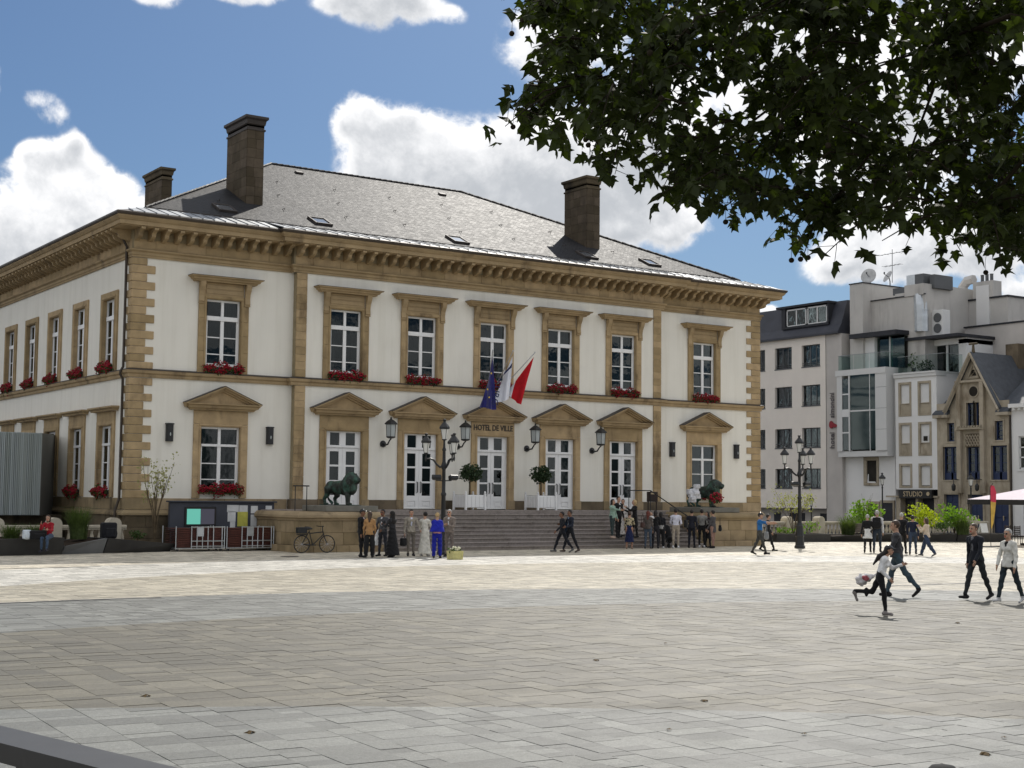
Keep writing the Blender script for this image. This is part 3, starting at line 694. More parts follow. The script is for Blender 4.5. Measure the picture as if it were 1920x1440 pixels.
# ground
# ------------------------------------------------------------------ the square
def paving(name, objrand):
    m, t = new_mat(name)
    p = t.pos
    s = t.add('ShaderNodeSeparateXYZ'); t.put(s.inputs[0], p)
    flat = t.add('ShaderNodeCombineXYZ', n0=s.outputs[0], n1=s.outputs[1], n2=0.)
    def ins(cx, cy, r): return t.math('LESS_THAN', t.vm('DISTANCE', flat, (cx, cy, 0)), r)
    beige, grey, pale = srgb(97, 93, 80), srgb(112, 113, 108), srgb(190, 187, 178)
    cream_sheen, sand_sheen = srgb(200, 192, 174), srgb(162, 155, 138)  # far bands: cream and sandy stone, lightened to carry the grazing sun sheen
    c = t.mix(ins(6, -44.6, 34.4), cream_sheen, pale)
    c = t.mix(ins(6, -44.6, 29), c, sand_sheen)
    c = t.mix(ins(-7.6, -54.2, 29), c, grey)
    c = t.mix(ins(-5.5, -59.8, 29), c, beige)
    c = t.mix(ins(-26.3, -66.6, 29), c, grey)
    at_ = t.add('ShaderNodeAttribute'); at_.attribute_name = 'tint'; at_.attribute_type = 'OBJECT' if objrand else 'GEOMETRY'
    k = t.ramp(t.math('POWER', at_.outputs['Fac'], 1.3), 0, 1, .72, 1.24, False)
    grain = t.math('MULTIPLY', t.math('MULTIPLY', t.ramp(t.noise(p, 62, 3, .75), .3, .7, .7, 1.3, False), t.ramp(t.noise(p, 24, 3, .7), .3, .7, .82, 1.18, False)), t.ramp(t.noise(t.vm('MULTIPLY', p, (1, .6, 1)), 15, 4, .7), .3, .7, .86, 1.14, False))
    cloud = t.ramp(t.noise(p, .16, 5, .6), .3, .7, .86, 1.1, False)
    k = t.math('MULTIPLY', t.math('MULTIPLY', k, grain), cloud)
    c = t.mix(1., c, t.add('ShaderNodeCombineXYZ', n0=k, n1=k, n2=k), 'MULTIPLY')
    st = t.ramp(t.noise(p, .7, 6, .65), .6, .78)
    c = t.mix(t.math('MULTIPLY', st, .4), c, srgb(118, 110, 98))
    vo = t.add('ShaderNodeTexVoronoi', i_Vector=p, i_Scale=1.9, i_Randomness=1.); c = t.mix(t.math('MULTIPLY', t.ramp(vo.outputs['Distance'], .03, .022), .5), c, srgb(70, 66, 60))   # trodden gum
    t.put(t.p.inputs['Base Color'], c)
    t.put(t.p.inputs['Roughness'], t.ramp(t.noise(p, 1.1, 4), .3, .7, .5, .64, False)); t.p.inputs['Specular IOR Level'].default_value = .36
    b = t.add('ShaderNodeBump', i_Strength=.7, i_Distance=.006)
    t.put(b.inputs['Height'], t.math('ADD', t.noise(p, 70, 3), t.math('MULTIPLY', t.noise(p, 6, 3), 1.2))); t.l.new(b.outputs[0], t.p.inputs['Normal'])
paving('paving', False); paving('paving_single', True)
mat('joint_sand', srgb(120, 116, 106), .95, .1, nscale=20, namt=.3)
mat('asphalt', (.055, .055, .057), .9, .2, nscale=20, namt=.25)
GROUND = struct(MB().add([(-600, -500, -.04), (900, -500, -.04), (900, 900, -.04), (-600, 900, -.04)], [(0, 1, 2, 3)]).build('ground', 'asphalt'))
PLAZA = struct(MB().box(-45, 58, -75, 1.2, -.035, -.014).build('paved_square', 'joint_sand'))
PA = radians(-3.4); E1 = Vector((cos(PA), sin(PA), 0)); E2 = Vector((-sin(PA), cos(PA), 0)); PO = Vector((-45, -75, 0))
pr = random.Random(11); stones = []; xcol = -6.
CAMV = Vector(CAM)
def inview(p):
    d = p-CAMV; z = d.dot(Vector(CF))
    if z < 2: return None
    x, y = 960+FPX*d.dot(Vector(CR))/z, 720-FPX*d.dot(Vector(CU))/z
    return (x, y, z) if -260 < x < 2180 and y < 1600 else None
while xcol < 110:
    wd = pr.choice((.26, .32, .32, .36, .46, .55)); y = -6.+pr.random()
    while y < 84:
        ln = pr.choice((.16, .2, .22, .28, .34, .44))
        c = PO+E1*(xcol+wd/2)+E2*(y+ln/2)
        if -44 < c.x < 57 and -74 < c.y < 1.0:
            v = inview(c)
            if v: stones.append((v[2], c, wd, ln, pr.random(), pr.uniform(-.003, .003), v))
        y += ln
    xcol += wd
vis = sorted([s for s in stones if -40 < s[6][0] < 1960 and s[6][1] < 1450], key=lambda s: s[0])
near = set(id(s) for s in vis[:295])
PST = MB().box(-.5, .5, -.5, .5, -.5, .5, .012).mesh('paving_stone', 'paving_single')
V = []; Fc = []; TT = []
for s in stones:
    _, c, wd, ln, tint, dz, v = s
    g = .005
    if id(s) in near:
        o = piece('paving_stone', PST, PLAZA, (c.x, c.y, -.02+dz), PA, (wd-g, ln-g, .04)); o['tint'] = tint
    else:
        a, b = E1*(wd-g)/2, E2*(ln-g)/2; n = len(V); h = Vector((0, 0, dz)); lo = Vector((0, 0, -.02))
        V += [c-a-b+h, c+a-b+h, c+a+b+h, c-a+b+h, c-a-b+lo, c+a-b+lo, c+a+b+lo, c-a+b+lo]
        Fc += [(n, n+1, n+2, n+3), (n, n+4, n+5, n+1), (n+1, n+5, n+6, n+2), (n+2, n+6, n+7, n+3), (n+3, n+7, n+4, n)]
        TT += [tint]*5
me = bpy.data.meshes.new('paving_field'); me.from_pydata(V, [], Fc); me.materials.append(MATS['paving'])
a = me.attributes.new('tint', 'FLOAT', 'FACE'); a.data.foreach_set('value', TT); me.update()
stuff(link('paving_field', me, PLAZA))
# narrow drainage slots
for p, q in (((-30, -26.6), (-7.9, -25.42)), ((10.0, -29.5), (34, -30.3)), ((-30, -14.2), (-5.0, -12.5))):
    A, B = Vector((*p, 0)), Vector((*q, 0)); d = (B-A).normalized(); n = Vector((-d.y, d.x, 0)); ln = (B-A).length
    mb = MB(); M4 = Matrix.Translation(A) @ Matrix.Rotation(atan2(d.y, d.x), 4, 'Z')
    mb.box(0, ln, -.07, .07, .0, .006); mb.xf(M4); mb.build('drain_slot', 'dark_iron', PLAZA)
mh = MB().lathe([(.33, 0), (.33, .008), (.3, .012)], 18, (11.2, -5.9, .002)).build('drain_cover', 'dark_iron', PLAZA)
MB().lathe([(.33, 0), (.33, .008), (.3, .012)], 18, tuple(at(543, 1044, z=.002))).build('drain_cover', 'dark_iron', PLAZA)
# fallen leaves are added with the tree

# ------------------------------------------------------------------ shapes grown from distance fields
def smin(a, b, k):
    if k <= 0: return np.minimum(a, b)
    h = np.clip(.5+.5*(b-a)/k, 0, 1)
    return b*(1-h)+a*h-k*h*(1-h)
class SDF:
    """capsules and ellipsoids melted into one surface; each carries a material slot"""
    def __init__(s): s.p = []
    def cap(s, a, b, ra, rb=None, m=0, k=.03, flat=None):
        s.p.append(('c', np.array(a, float), np.array(b, float), ra, ra if rb is None else rb, m, k, flat)); return s
    def ell(s, c, r, m=0, k=.03, rot=None):
        s.p.append(('e', np.array(c, float), np.array(r, float), rot, None, m, k, None)); return s
    def cone(s, a, b, ra, rb, m=0, k=.02, flat=None): s.p.append(('k', np.array(a, float), np.array(b, float), ra, rb, m, k, flat)); return s
    def rbox(s, c, hs, r, m=0, k=.01): s.p.append(('b', np.array(c, float), np.array(hs, float), r, None, m, k, None)); return s
    def dist(s, q, P):
        if q[0] == 'b':
            d = np.abs(P-q[1])-q[2]+q[3]
            return np.sqrt((np.maximum(d, 0)**2).sum(1))+np.minimum(d.max(1), 0)-q[3]
        if q[0] == 'k':
            _, a, b, ra, rb, m, k, fl = q
            P2 = P
            if fl is not None:
                n = np.array(fl[0], float); n /= np.linalg.norm(n); P2 = P+np.outer(((P-a)@n)*(fl[1]-1), n)
            L_ = np.linalg.norm(b-a); u = (b-a)/L_; t = (P2-a)@u
            rad = np.sqrt(np.maximum(0, ((P2-a)**2).sum(1)-t*t))-(ra+(rb-ra)*np.clip(t/L_, 0, 1))
            return np.maximum(rad, np.maximum(-t, t-L_))
        if q[0] == 'c':
            _, a, b, ra, rb, m, k, fl = q
            P2 = P; ba = b-a
            if fl is not None:
                n = np.array(fl[0], float); n /= np.linalg.norm(n)
                dd = (P-a)@n; P2 = P+np.outer(dd*(fl[1]-1), n)
                ba = ba+n*(ba@n)*(fl[1]-1)
            pa = P2-a; t = np.clip((pa@ba)/max(1e-9, ba@ba), 0, 1)
            return np.sqrt(((pa-t[:, None]*ba)**2).sum(1))-(ra+(rb-ra)*t)
        _, c, r, rot, _, m, k, _ = q
        x = P-c
        if rot is not None: x = x@np.array(rot)
        k0 = np.sqrt(((x/r)**2).sum(1)); k1 = np.sqrt(((x/r**2)**2).sum(1))+1e-9
        return k0*(k0-1)/k1
    def bounds(s):
        lo = np.full(3, 1e9); hi = np.full(3, -1e9)
        for q in s.p:
            if q[0] in 'ck': pts = [(q[1], max(q[3], q[4])), (q[2], max(q[3], q[4]))]
            else: pts = [(q[1], max(q[2]))]
            for c, r in pts: lo = np.minimum(lo, c-r-.03); hi = np.maximum(hi, c+r+.03)
        return lo, hi
    def field(s, P):
        f = None
        for q in s.p:
            d = s.dist(q, P); f = d if f is None else smin(f, d, q[6])
        return f
    def label(s, P):
        best = np.full(len(P), 1e9); lab = np.zeros(len(P), int)
        for q in s.p:
            d = s.dist(q, P); u = d < best; best[u] = d[u]; lab[u] = q[5]
        return lab
    def mesh(s, h, post=None):
        """surface nets; post(P, f) may carve the field"""
        lo, hi = s.bounds(); n = np.ceil((hi-lo)/h).astype(int)+2
        xs = [lo[i]+h*np.arange(n[i]) for i in range(3)]
        G = np.stack(np.meshgrid(*xs, indexing='ij'), -1); P = G.reshape(-1, 3)
        f = np.full(len(P), 9.)
        # coarse cull: evaluate everything (fields are small)
        f = s.field(P)
        if post: f = post(P, f)
        Fv = f.reshape(n); S = Fv < 0
        cs = np.zeros(n-1, int)
        for i in (0, 1):
            for j in (0, 1):
                for k in (0, 1): cs += S[i:n[0]-1+i, j:n[1]-1+j, k:n[2]-1+k]
        act = (cs > 0) & (cs < 8)
        ids = -np.ones(n-1, int); cells = np.argwhere(act); ids[act] = np.arange(len(cells))
        acc = np.zeros((len(cells), 3)); cnt = np.zeros(len(cells))
        for ax in range(3):
            o1, o2 = [x for x in range(3) if x != ax]
            for i in (0, 1):
                for j in (0, 1):
                    c0 = cells.copy(); c0[:, o1] += i; c0[:, o2] += j; c1 = c0.copy(); c1[:, ax] += 1
                    a = Fv[tuple(c0.T)]; b = Fv[tuple(c1.T)]; x = (a < 0) != (b < 0)
                    t = np.where(x, a/np.where(x, a-b, 1), 0)
                    p = c0.astype(float); p[:, ax] += t
                    acc[x] += p[x]; cnt[x] += 1
        vs = lo+h*acc/cnt[:, None]
        faces = []
        for ax in range(3):
            o1, o2 = [(1, 2), (2, 0), (0, 1)][ax]
            sl0 = [slice(None)]*3; sl1 = [slice(None)]*3; sl0[ax] = slice(0, -1); sl1[ax] = slice(1, None)
            A, B = S[tuple(sl0)], S[tuple(sl1)]
            e = np.argwhere(A != B); ok = (e[:, o1] > 0) & (e[:, o2] > 0) & (e[:, o1] < n[o1]-1) & (e[:, o2] < n[o2]-1); e = e[ok]
            inside = A[tuple(e.T)]
            q = []
            for (d1, d2) in ((-1, -1), (0, -1), (0, 0), (-1, 0)):
                c = e.copy(); c[:, o1] += d1; c[:, o2] += d2; q.append(ids[tuple(c.T)])
            q = np.stack(q, 1); q[~inside] = q[~inside][:, ::-1]
            faces.append(q)
        faces = np.concatenate(faces)
        fc = vs[faces].mean(1)
        return vs, faces, s.label(fc)
def np_mesh(name, vs, faces, lab, mats, smooth=True):
    me = bpy.data.meshes.new(name)
    me.from_pydata(vs.tolist(), [], faces.tolist())
    for mm in mats: me.materials.append(MATS[mm])
    me.polygons.foreach_set('material_index', np.asarray(lab, np.int32)); me.polygons.foreach_set('use_smooth', [smooth]*len(faces))
    me.update(); return me

# ------------------------------------------------------------------ foliage
def leaf_cloud(name, pts, size, m, parent, rng, world=True, shape=None, droop=.3):
    """a leaf-sized folded blade at every point"""
    shape = shape or [(0, 0), (.32, .35), (.22, .75), (0, 1.), (-.22, .75), (-.32, .35)]
    n = len(shape); v = []; f = []
    for p in pts:
        a = rng.uniform(0, 2*pi); e = rng.uniform(-1.2, .7)-droop; s = size*rng.uniform(.6, 1.25); r = rng.uniform(0, 2*pi)
        d = Vector((cos(a)*cos(e), sin(a)*cos(e), sin(e))); u = d.orthogonal().normalized(); wv = d.cross(u); u2 = u*cos(r)+wv*sin(r); nn = d.cross(u2)
        b = len(v); p = Vector(p)
        for x, y in shape: v.append(tuple(p+u2*(x*s)+d*(y*s)+nn*(abs(x)*.35*s)))
        f += [(b, b+1, b+2, b+3), (b, b+3, b+4, b+5)] if n == 6 else [tuple(range(b, b+n))]
    mb = MB(); mb.v = v; mb.f = f; mb.m = [0]*len(f)
    me = bpy.data.meshes.new(name); me.from_pydata(v, [], f); me.materials.append(MATS[m]); me.update()
    return link(name, me, parent, world)
def leaf_mat(name, col, var=.5, trans=.35, rough=.5):
    m, t = new_mat(name)
    n = t.noise(t.pos, 9, 3); n2 = t.noise(t.pos, 1.3, 2)
    k = t.math('ADD', t.math('MULTIPLY', n, .6), t.math('MULTIPLY', n2, .4))
    c = t.mix(t.ramp(k, .3, .7, smooth=False), tuple(x*(1-var) for x in col), tuple(x*(1+var) for x in col))
    t.put(t.p.inputs['Base Color'], c); t.p.inputs['Roughness'].default_value = rough; t.p.inputs['Specular IOR Level'].default_value = .3
    tr = t.add('ShaderNodeBsdfTranslucent'); t.put(tr.inputs[0], t.mix(1., c, (1.5, 1.7, .6), 'MULTIPLY'))
    mx = t.add('ShaderNodeMixShader', n0=trans); t.l.new(t.p.outputs[0], mx.inputs[1]); t.l.new(tr.outputs[0], mx.inputs[2]); t.l.new(mx.outputs[0], t.out.inputs[0])
leaf_mat('bay_leaf', (.028, .05, .02), .5, .15); leaf_mat('yellow_leaf', (.32, .36, .02), .35, .45); leaf_mat('lime_leaf', (.14, .24, .03), .4, .45)
leaf_mat('shrub_leaf', (.05, .085, .025), .5, .3); leaf_mat('grass_blade', (.07, .1, .03), .5, .35); leaf_mat('pale_leaf', (.3, .29, .14), .4, .35); leaf_mat('plane_leaf', (.028, .039, .007), .65, .32, .6)
mat('bark', srgb(92, 80, 62), .9, .2, nscale=6, namt=.4, bump=.004, bscale=30); mat('twig', (.03, .024, .016), .9, .1, nscale=10, namt=.3); mat('soil', (.035, .025, .018), .95, .1, nscale=14, namt=.4)
def ball_pts(n, c, r, rng, shell=.5):
    out = []
    while len(out) < n:
        p = Vector((rng.uniform(-1, 1), rng.uniform(-1, 1), rng.uniform(-1, 1)))
        l = p.length
        if l > 1 or l < shell*rng.random(): continue
        out.append((c[0]+p.x*r[0], c[1]+p.y*r[1], c[2]+p.z*r[2]))
    return out
def lumpy_pts(n, c, r, rng, lumps=7):
    ls = ball_pts(lumps, c, (r[0]*.62, r[1]*.62, r[2]*.62), rng, .9); out = []
    for i in range(n):
        l = ls[i % lumps]; out += ball_pts(1, l, (r[0]*.48, r[1]*.48, r[2]*.45), rng, .6)
    return out

# flower boxes: geraniums spilling over a trough
def flower_box(mp, u, d, z, w, label, seed, rz=0, dark=.5):
    rng = random.Random(seed)
    c = mp(u, d, z)
    t = thing('flower_box', label, 'flower box', c, rz, 'red geranium boxes at the windows')
    MB().box(-w/2, w/2, -.1, .1, -.02, .16, .015).build('trough', 'dark_iron', t, world=False)
    pts = []; gap = rng.uniform(-.3, .3)*w; fx = w*rng.uniform(.46, .54)
    for i in range(int(430*w)):
        x = rng.uniform(-w/2-.08, w/2+.08); th = rng.uniform(0, pi); e = 1-.5*abs(x/(w/2+.1))**3
        k_ = 1-.45*math.exp(-((x-gap)/.16)**2)+.25*sin(7*x+seed*1.7); pts.append((x+rng.gauss(0, .03), -.17*sin(th)*rng.uniform(.6, 1.15), .1+(.25*cos(th)*e*rng.uniform(.4, 1.05))*k_-(.12*rng.random() if rng.random() < .15 else 0)))
    leaf_cloud('foliage', pts[:int(210*w)], .1, 'shrub_leaf', t, rng, False)
    v = MB()
    for p in pts[int(210*w):]:
        r = rng.uniform(.025, .05); v.lathe([(r*.5, -r*.5), (r, 0), (r*.5, r*.5)], 5, (p[0], p[1]-.02, p[2]+.01), rng.random())
    v.build('blossoms', 'petals', t, smooth=False, world=False)
    return t
ORD = ['leftmost', 'second', 'third', 'fourth', 'fifth', 'sixth', 'rightmost']
for i, u in enumerate(WC):
    flower_box(PF, u, dof(u)+.1, 7.2, 1.55, ['box of red geraniums under the single upper window left of the pilasters', 'box of red geraniums under the upper window just right of the left pilaster', 'box of red geraniums under the upper window left of the flags', 'box of red geraniums half hidden behind the three flags', 'box of red geraniums under the upper window right of the flags', 'box of red geraniums under the upper window just left of the right pilaster', 'box of red geraniums under the single upper window right of the pilasters'][i], 20+i)
flower_box(PF, WC[0], .12, 2.3, 1.75, 'dark red geranium box under the lower window above the notice board', 31)
flower_box(PF, WC[6], .12, 2.25, 1.7, 'red geranium box under the lower window behind the right lion', 32)
for i, u in enumerate(SC_U): flower_box(PS, u, .1, 7.2, 1.5, 'red geranium box on the side wall upstairs, '+['next to the drain pipe', 'second from the corner', 'third from the corner', 'fourth from the corner', 'fifth from the corner', 'sixth from the corner'][i], 40+i, -pi/2)
for i, u in enumerate(SC_U[:2]): flower_box(PS, u, .14, 2.15, 1.6, ['red geranium box on the side wall low down beside the drain pipe', 'red geranium box low on the side wall next to the ribbed pavilion'][i], 50+i, -pi/2)

# wall lanterns on scroll arms
def wall_lantern():
    t = thing('wall_lantern', '', 'wall lantern', (0, 0, 0), 0, 'large wall lanterns between the doors')
    MB().tube([(0, -.02, .16), (0, -.25, .1), (0, -.5, .12), (0, -.62, .25), (0, -.72, .34), (0, -.8, .36), (0, -.8, .42)], [.05, .045, .04, .035, .035, .035, .05], 8).lathe([(.0, 0), (.15, .02), (.15, .06), (.08, .1)], 12).build('arm', 'dark_iron', t, smooth=40)
    mb = MB().lathe([(0, 0), (.17, 0), (.17, .03), (.1, .06)], 14); mb.xf(Matrix.Translation((0, 0, .15)) @ Matrix.Rotation(pi/2, 4, 'X')); mb.build('wall_plate', 'dark_iron', t, smooth=40)
    c = (0, -.8, 0)
    mb = MB().lathe([(.1, .4), (.24, .44), (.26, .48), (.24, .5)], 6, c); mb.lathe([(.27, 1.08), (.36, 1.1), (.36, 1.13), (.26, 1.22), (.15, 1.3), (.07, 1.34), (.04, 1.38), (.055, 1.42), (.0, 1.47)], 6, c)
    for j in range(6):
        a = 2*pi*j/6; mb.tube([(c[0]+.235*cos(a), c[1]+.235*sin(a), .49), (c[0]+.27*cos(a), c[1]+.27*sin(a), 1.1)], .014, 4)
    mb.build('lantern_frame', 'dark_iron', t)
    MB().lathe([(.225, .5), (.26, 1.085)], 6, c).build('lantern_glass', 'lantern_glass', t)
    return t
WL = wall_lantern()
for u, lb in ((11.24, 'black wall lantern right of the left lion'), (15.03, 'black wall lantern right of the street lamp heads'), (18.83, 'black wall lantern above the right potted tree'), (22.62, 'black wall lantern furthest right above the wedding couple')):
    place(WL, (u, -PJ, 4.3), 0, lb, scale=(.88, .88, .88))
def sconce():
    t = thing('wall_sconce', '', 'wall lamp', (0, 0, 0), 0, 'slim wall sconces beside the end windows')
    MB().prism([(-.15, 0), (-.15, -.1), (-.1, -.17), (.1, -.17), (.15, -.1), (.15, 0)], 2, 0, .68).prism([(-.17, .02), (-.17, -.12), (-.11, -.19), (.11, -.19), (.17, -.12), (.17, .02)], 2, .68, .73).build('casing', 'dark_iron', t)
    MB().lathe([(.018, .0), (.03, .06), (.012, .14)], 8, (0, -.175, .22)).build('bulb', 'lantern_glass', t)
    return t
SCN = sconce()
for u, lb in ((1.68, 'slim dark wall sconce nearest the left corner of the town hall'), (6.02, 'slim dark wall sconce beside the left pilaster'), (27.85, 'slim dark wall sconce right of the right pilaster'), (32.17, 'slim dark wall sconce nearest the right corner')):
    place(SCN, (u, -.0, 4.27), 0, lb)

# flags
mat('flag_blue', (.03, .03, .17), .8, .2, nscale=6, namt=.2, sheen=.3); mat('flag_white', (.72, .73, .78), .8, .2, nscale=6, namt=.04); mat('flag_red', (.5, .012, .02), .8, .2, nscale=6, namt=.15); mat('flag_cyan', (.2, .42, .6), .8, .2, nscale=6, namt=.1)
mat('star_yellow', (.7, .5, .05), .7, .2); mat('navy_print', (.02, .025, .08), .7, .2); mat('steel', (.5, .5, .5), .3, .5, metal=.9, nscale=4, namt=.1)
def flag(label, base, tip, outline, mats, split=None, seed=0, marks=None):
    """cloth hanging off a slanted pole; outline(s) gives hoist and free edge for s in 0..1"""
    B, T = Vector(base), Vector(tip)
    t = thing('flag', label, 'flag', base)
    MB().tube([B, T], .022, 6).lathe([(.0, -.03), (.035, -.02), (.035, .02), (0, .05)], 6, tuple(T)).build('pole', 'steel', t)
    N, Mm = 22, 14; v = []; f = []; mi = []
    for i in range(N+1):
        for j in range(Mm+1): v.append(outline(i/N, j/Mm))
    for i in range(N):
        for j in range(Mm):
            k = i*(Mm+1)+j; f.append((k, k+1, k+Mm+2, k+Mm+1)); mi.append(split(i/N, (j+.5)/Mm) if split else 0)
    mb = MB(); mb.v = [tuple(p) for p in v]; mb.f = f; mb.m = mi
    cl = mb.build('cloth', mats if isinstance(mats, list) else [mats], t, smooth=True)
    return t, cl
FY = -1.65
def hang(tip, hb, low_a, low_b, amp, ph):
    """hoist runs tip->hb along the pole; the free edge ends at low_a (from tip) .. low_b (from hb)"""
    T, Hb, A, Bb = map(Vector, (tip, hb, low_a, low_b))
    def fn(s, q):
        p = T.lerp(Hb, s).lerp(A.lerp(Bb, s), q)
        w_ = amp*(q**.7)*sin(ph+s*9.5+q*1.2)
        return p+Vector((w_*.45, -abs(w_)*.9+w_*.6, -.03*q*sin(s*7)))
    return fn
p = lambda x, y, yy=FY: at(x, y, y=yy)
t, c = flag('dark blue flag with yellow stars, left of the three above the middle door', (16.55, -.5, 7.2), p(924, 657), hang(p(924, 668), p(914, 722, -1.1), p(927, 768), p(896, 764, -1.2), .16, .4), ['flag_blue'])
def star(o, parent, r, m, yoff):
    pts = [(o[0]+r*(1 if k % 2 == 0 else .42)*sin(pi*k/5), o[2]+r*(1 if k % 2 == 0 else .42)*cos(pi*k/5)) for k in range(10)]
    MB().prism(pts, 1, o[1]-.012, o[1]).build('star', m, parent)
for x, y in ((921, 700), (917, 745), (914, 730)): star(p(x, y, FY-.2), c, .055, 'star_yellow', 0)
t, c = flag('white flag with navy lettering, middle of the three above the middle door', (16.93, -.5, 7.2), p(962, 658), hang(p(961, 668), p(938, 722, -1.1), p(953, 748), p(917, 760, -1.35), .12, 1.7), ['flag_white'])
def flag_text(body, size, pos, parent):
    o = text_obj('lettering', body, size, 'navy_print', parent, (0, 0, 0), (0, 0, 0), .004, align='LEFT', bold=.004)
    L_ = worldloc(parent); X_ = Vector((-.12, 0, -1)).normalized(); Y_ = Vector((1, 0, -.12)).normalized(); Z_ = X_.cross(Y_)
    M4 = Matrix((X_, Y_, Z_)).transposed().to_4x4(); M4.translation = Vector(pos)-L_; o.matrix_local = M4
flag_text('URG', .44, p(927, 722, FY-.28), c); flag_text('DE', .22, p(934, 708, FY-.28), c)
mb = MB(); mb.prism([tuple(Vector(p(x, y))[i] for i in (0, 2)) for x, y in ((954, 681), (949, 689), (940, 698), (936, 707), (939, 703), (947, 695), (953, 690))], 1, FY-.28, FY-.27); mb.build('emblem', 'navy_print', c)
flag('red, white and pale blue flag, right of the three above the middle door', (17.35, -.5, 7.2), p(1003, 661), hang(p(1001, 669), p(951, 735, -.8), p(976, 759), p(948, 741, -.9), .1, 2.6), ['flag_red', 'flag_white', 'flag_cyan'], lambda s, q: 0 if s < .68 else (1 if s < .86 else 2))

# planters with clipped bay trees
def planter_tree(loc, label, seed):
    rng = random.Random(seed)
    t = thing('potted_bay_tree', label, 'potted tree', loc, 0, 'potted bay trees by the middle door')
    mb = MB(); mb.box(-.48, .48, -.48, .48, .1, .66, .01)
    for s in (-1, 1):
        for q in (-1, 1): mb.box(s*.5-.045, s*.5+.045, q*.5-.045, q*.5+.045, 0, .72, .008); mb.lathe([(.02, .72), (.05, .76), (.03, .82), (0, .83)], 8, (s*.5, q*.5, 0))
    for a in (-.3, -.1, .1, .3):
        mb.box(a-.09, a+.09, -.5, -.475, .12, .63, .006); mb.box(-.5, -.475, a-.09, a+.09, .12, .63, .006)
    mb.build('planter_box', 'white_paint', t, world=False)
    MB().box(-.46, .46, -.46, .46, .6, .67).build('soil', 'soil', t, world=False)
    MB().tube([(0, 0, .6), (.02, .01, 1.0), (0, 0, 1.45)], [.045, .04, .03], 7).build('trunk', 'bark', t, world=False)
    pts = lumpy_pts(1000, (0, 0, 1.66), (.56, .56, .44), rng, 9)+ball_pts(260, (0, 0, 1.64), (.5, .5, .42), rng, .9)+ball_pts(50, (0, 0, 1.66), (.62, .62, .5), rng, 1)
    leaf_cloud('crown', pts, .11, 'bay_leaf', t, rng, False)
planter_tree((15.0, -1.45, 1.6), 'clipped bay tree in a white box planter, left of the middle door', 3); planter_tree((18.85, -1.45, 1.6), 'clipped bay tree in a white box planter, right of the middle door', 4)

# lions
m, t = new_mat('bronze'); n = t.noise(t.pos, 3.2, 6, .6)
t.put(t.p.inputs['Base Color'], t.mix(t.ramp(n, .42, .66), (.022, .027, .022), (.055, .12, .09))); t.p.inputs['Metallic'].default_value = .35; t.p.inputs['Roughness'].default_value = .5
b = t.add('ShaderNodeBump', i_Strength=.8, i_Distance=.02); t.put(b.inputs['Height'], t.noise(t.pos, 18, 4)); t.l.new(b.outputs[0], t.p.inputs['Normal'])
def lion():
    s = SDF()                                   # +x is the way it looks
    s.cap((-.62, 0, .83), (.42, 0, .86), .25, .30, flat=((0, 1, 0), 1.15)); s.ell((-.62, 0, .82), (.3, .24, .29), k=.08); s.cap((.3, 0, .8), (.5, 0, .9), .32, .3, k=.1)
    s.cap((-.2, 0, .68), (.2, 0, .66), .16, .2, k=.1)
    for sy, fx, bx in ((-1, .62, -.86), (1, .34, -.52)):
        y = sy*.17
        s.cap((.42, y, .75), (fx-.03, y, .42), .15, .105, k=.05); s.cap((fx-.03, y, .42), (fx-.02, y, .1), .1, .08, k=.03); s.ell((fx+.05, y, .055), (.15, .1, .07), k=.03)
        s.cap((-.64, y, .74), (bx+.14, y, .46), .2, .12, k=.06); s.cap((bx+.14, y, .46), (bx-.03, y, .3), .11, .08, k=.03); s.cap((bx-.03, y, .3), (bx+.02, y, .08), .075, .07, k=.03); s.ell((bx+.09, y, .055), (.15, .09, .06), k=.03)
    # neck and mane
    s.cap((.45, 0, .95), (.72, -.03, 1.2), .33, .28, k=.1); s.ell((.62, 0, 1.0), (.3, .33, .42), k=.08); s.ell((.62, 0, 1.28), (.28, .27, .23), k=.06); s.ell((.72, 0, .78), (.2, .24, .3), k=.08)
    rg = random.Random(5)
    for i in range(60):
        a = rg.uniform(-pi, pi); x = rg.uniform(.4, .85); zc = 1.05+.3*sin(a); yc = .31*cos(a)
        s.cap((x, yc, zc), (x-.09, yc*1.1, zc-.14), .05, .015, k=.025)
    # head
    s.ell((.88, 0, 1.22), (.2, .17, .19), k=.04); s.cap((.95, 0, 1.17), (1.12, 0, 1.13), .13, .1, k=.04); s.cap((.98, 0, 1.06), (1.08, 0, 1.02), .08, .06, k=.02)
    s.cap((.98, 0, 1.27), (1.15, 0, 1.2), .055, .05, k=.03); s.ell((1.19, 0, 1.19), (.04, .06, .035), k=.02)
    for sy in (-1, 1):
        s.ell((.78, sy*.17, 1.38), (.06, .05, .08), k=.02); s.ell((1.0, sy*.085, 1.28), (.05, .04, .03), k=.02); s.ell((1.08, sy*.07, 1.12), (.08, .05, .06), k=.02)
    s.cap((-.88, 0, .86), (-1.02, .02, .6), .055, .045, k=.04); s.cap((-1.02, .02, .6), (-.86, .1, .25), .045, .04, k=.03); s.cap((-.86, .1, .25), (-.68, .12, .1), .05, .07, k=.03)
    vs, fs, lb = s.mesh(.022)
    t = thing('lion_statue', '', 'lion statue', (0, 0, 0), 0, 'bronze lions on the step blocks')
    link('body', np_mesh('lion_body', vs, fs, lb, ['bronze']), t, False)
    MB().box(-1.08, 1.02, -.3, .3, -.0, .03, .01).build('base_plate', 'bronze', t, world=False)
    return t
LN = lion()
place(LN, (7.4, -3.9, 1.80), radians(-72), 'green bronze lion standing on the left step block', scale=(.87, .87, .87)); place(LN, (26.55, -3.9, 1.80), radians(-70), 'green bronze lion on the right step block with bouquets at its feet', scale=(.87, .87, .87))
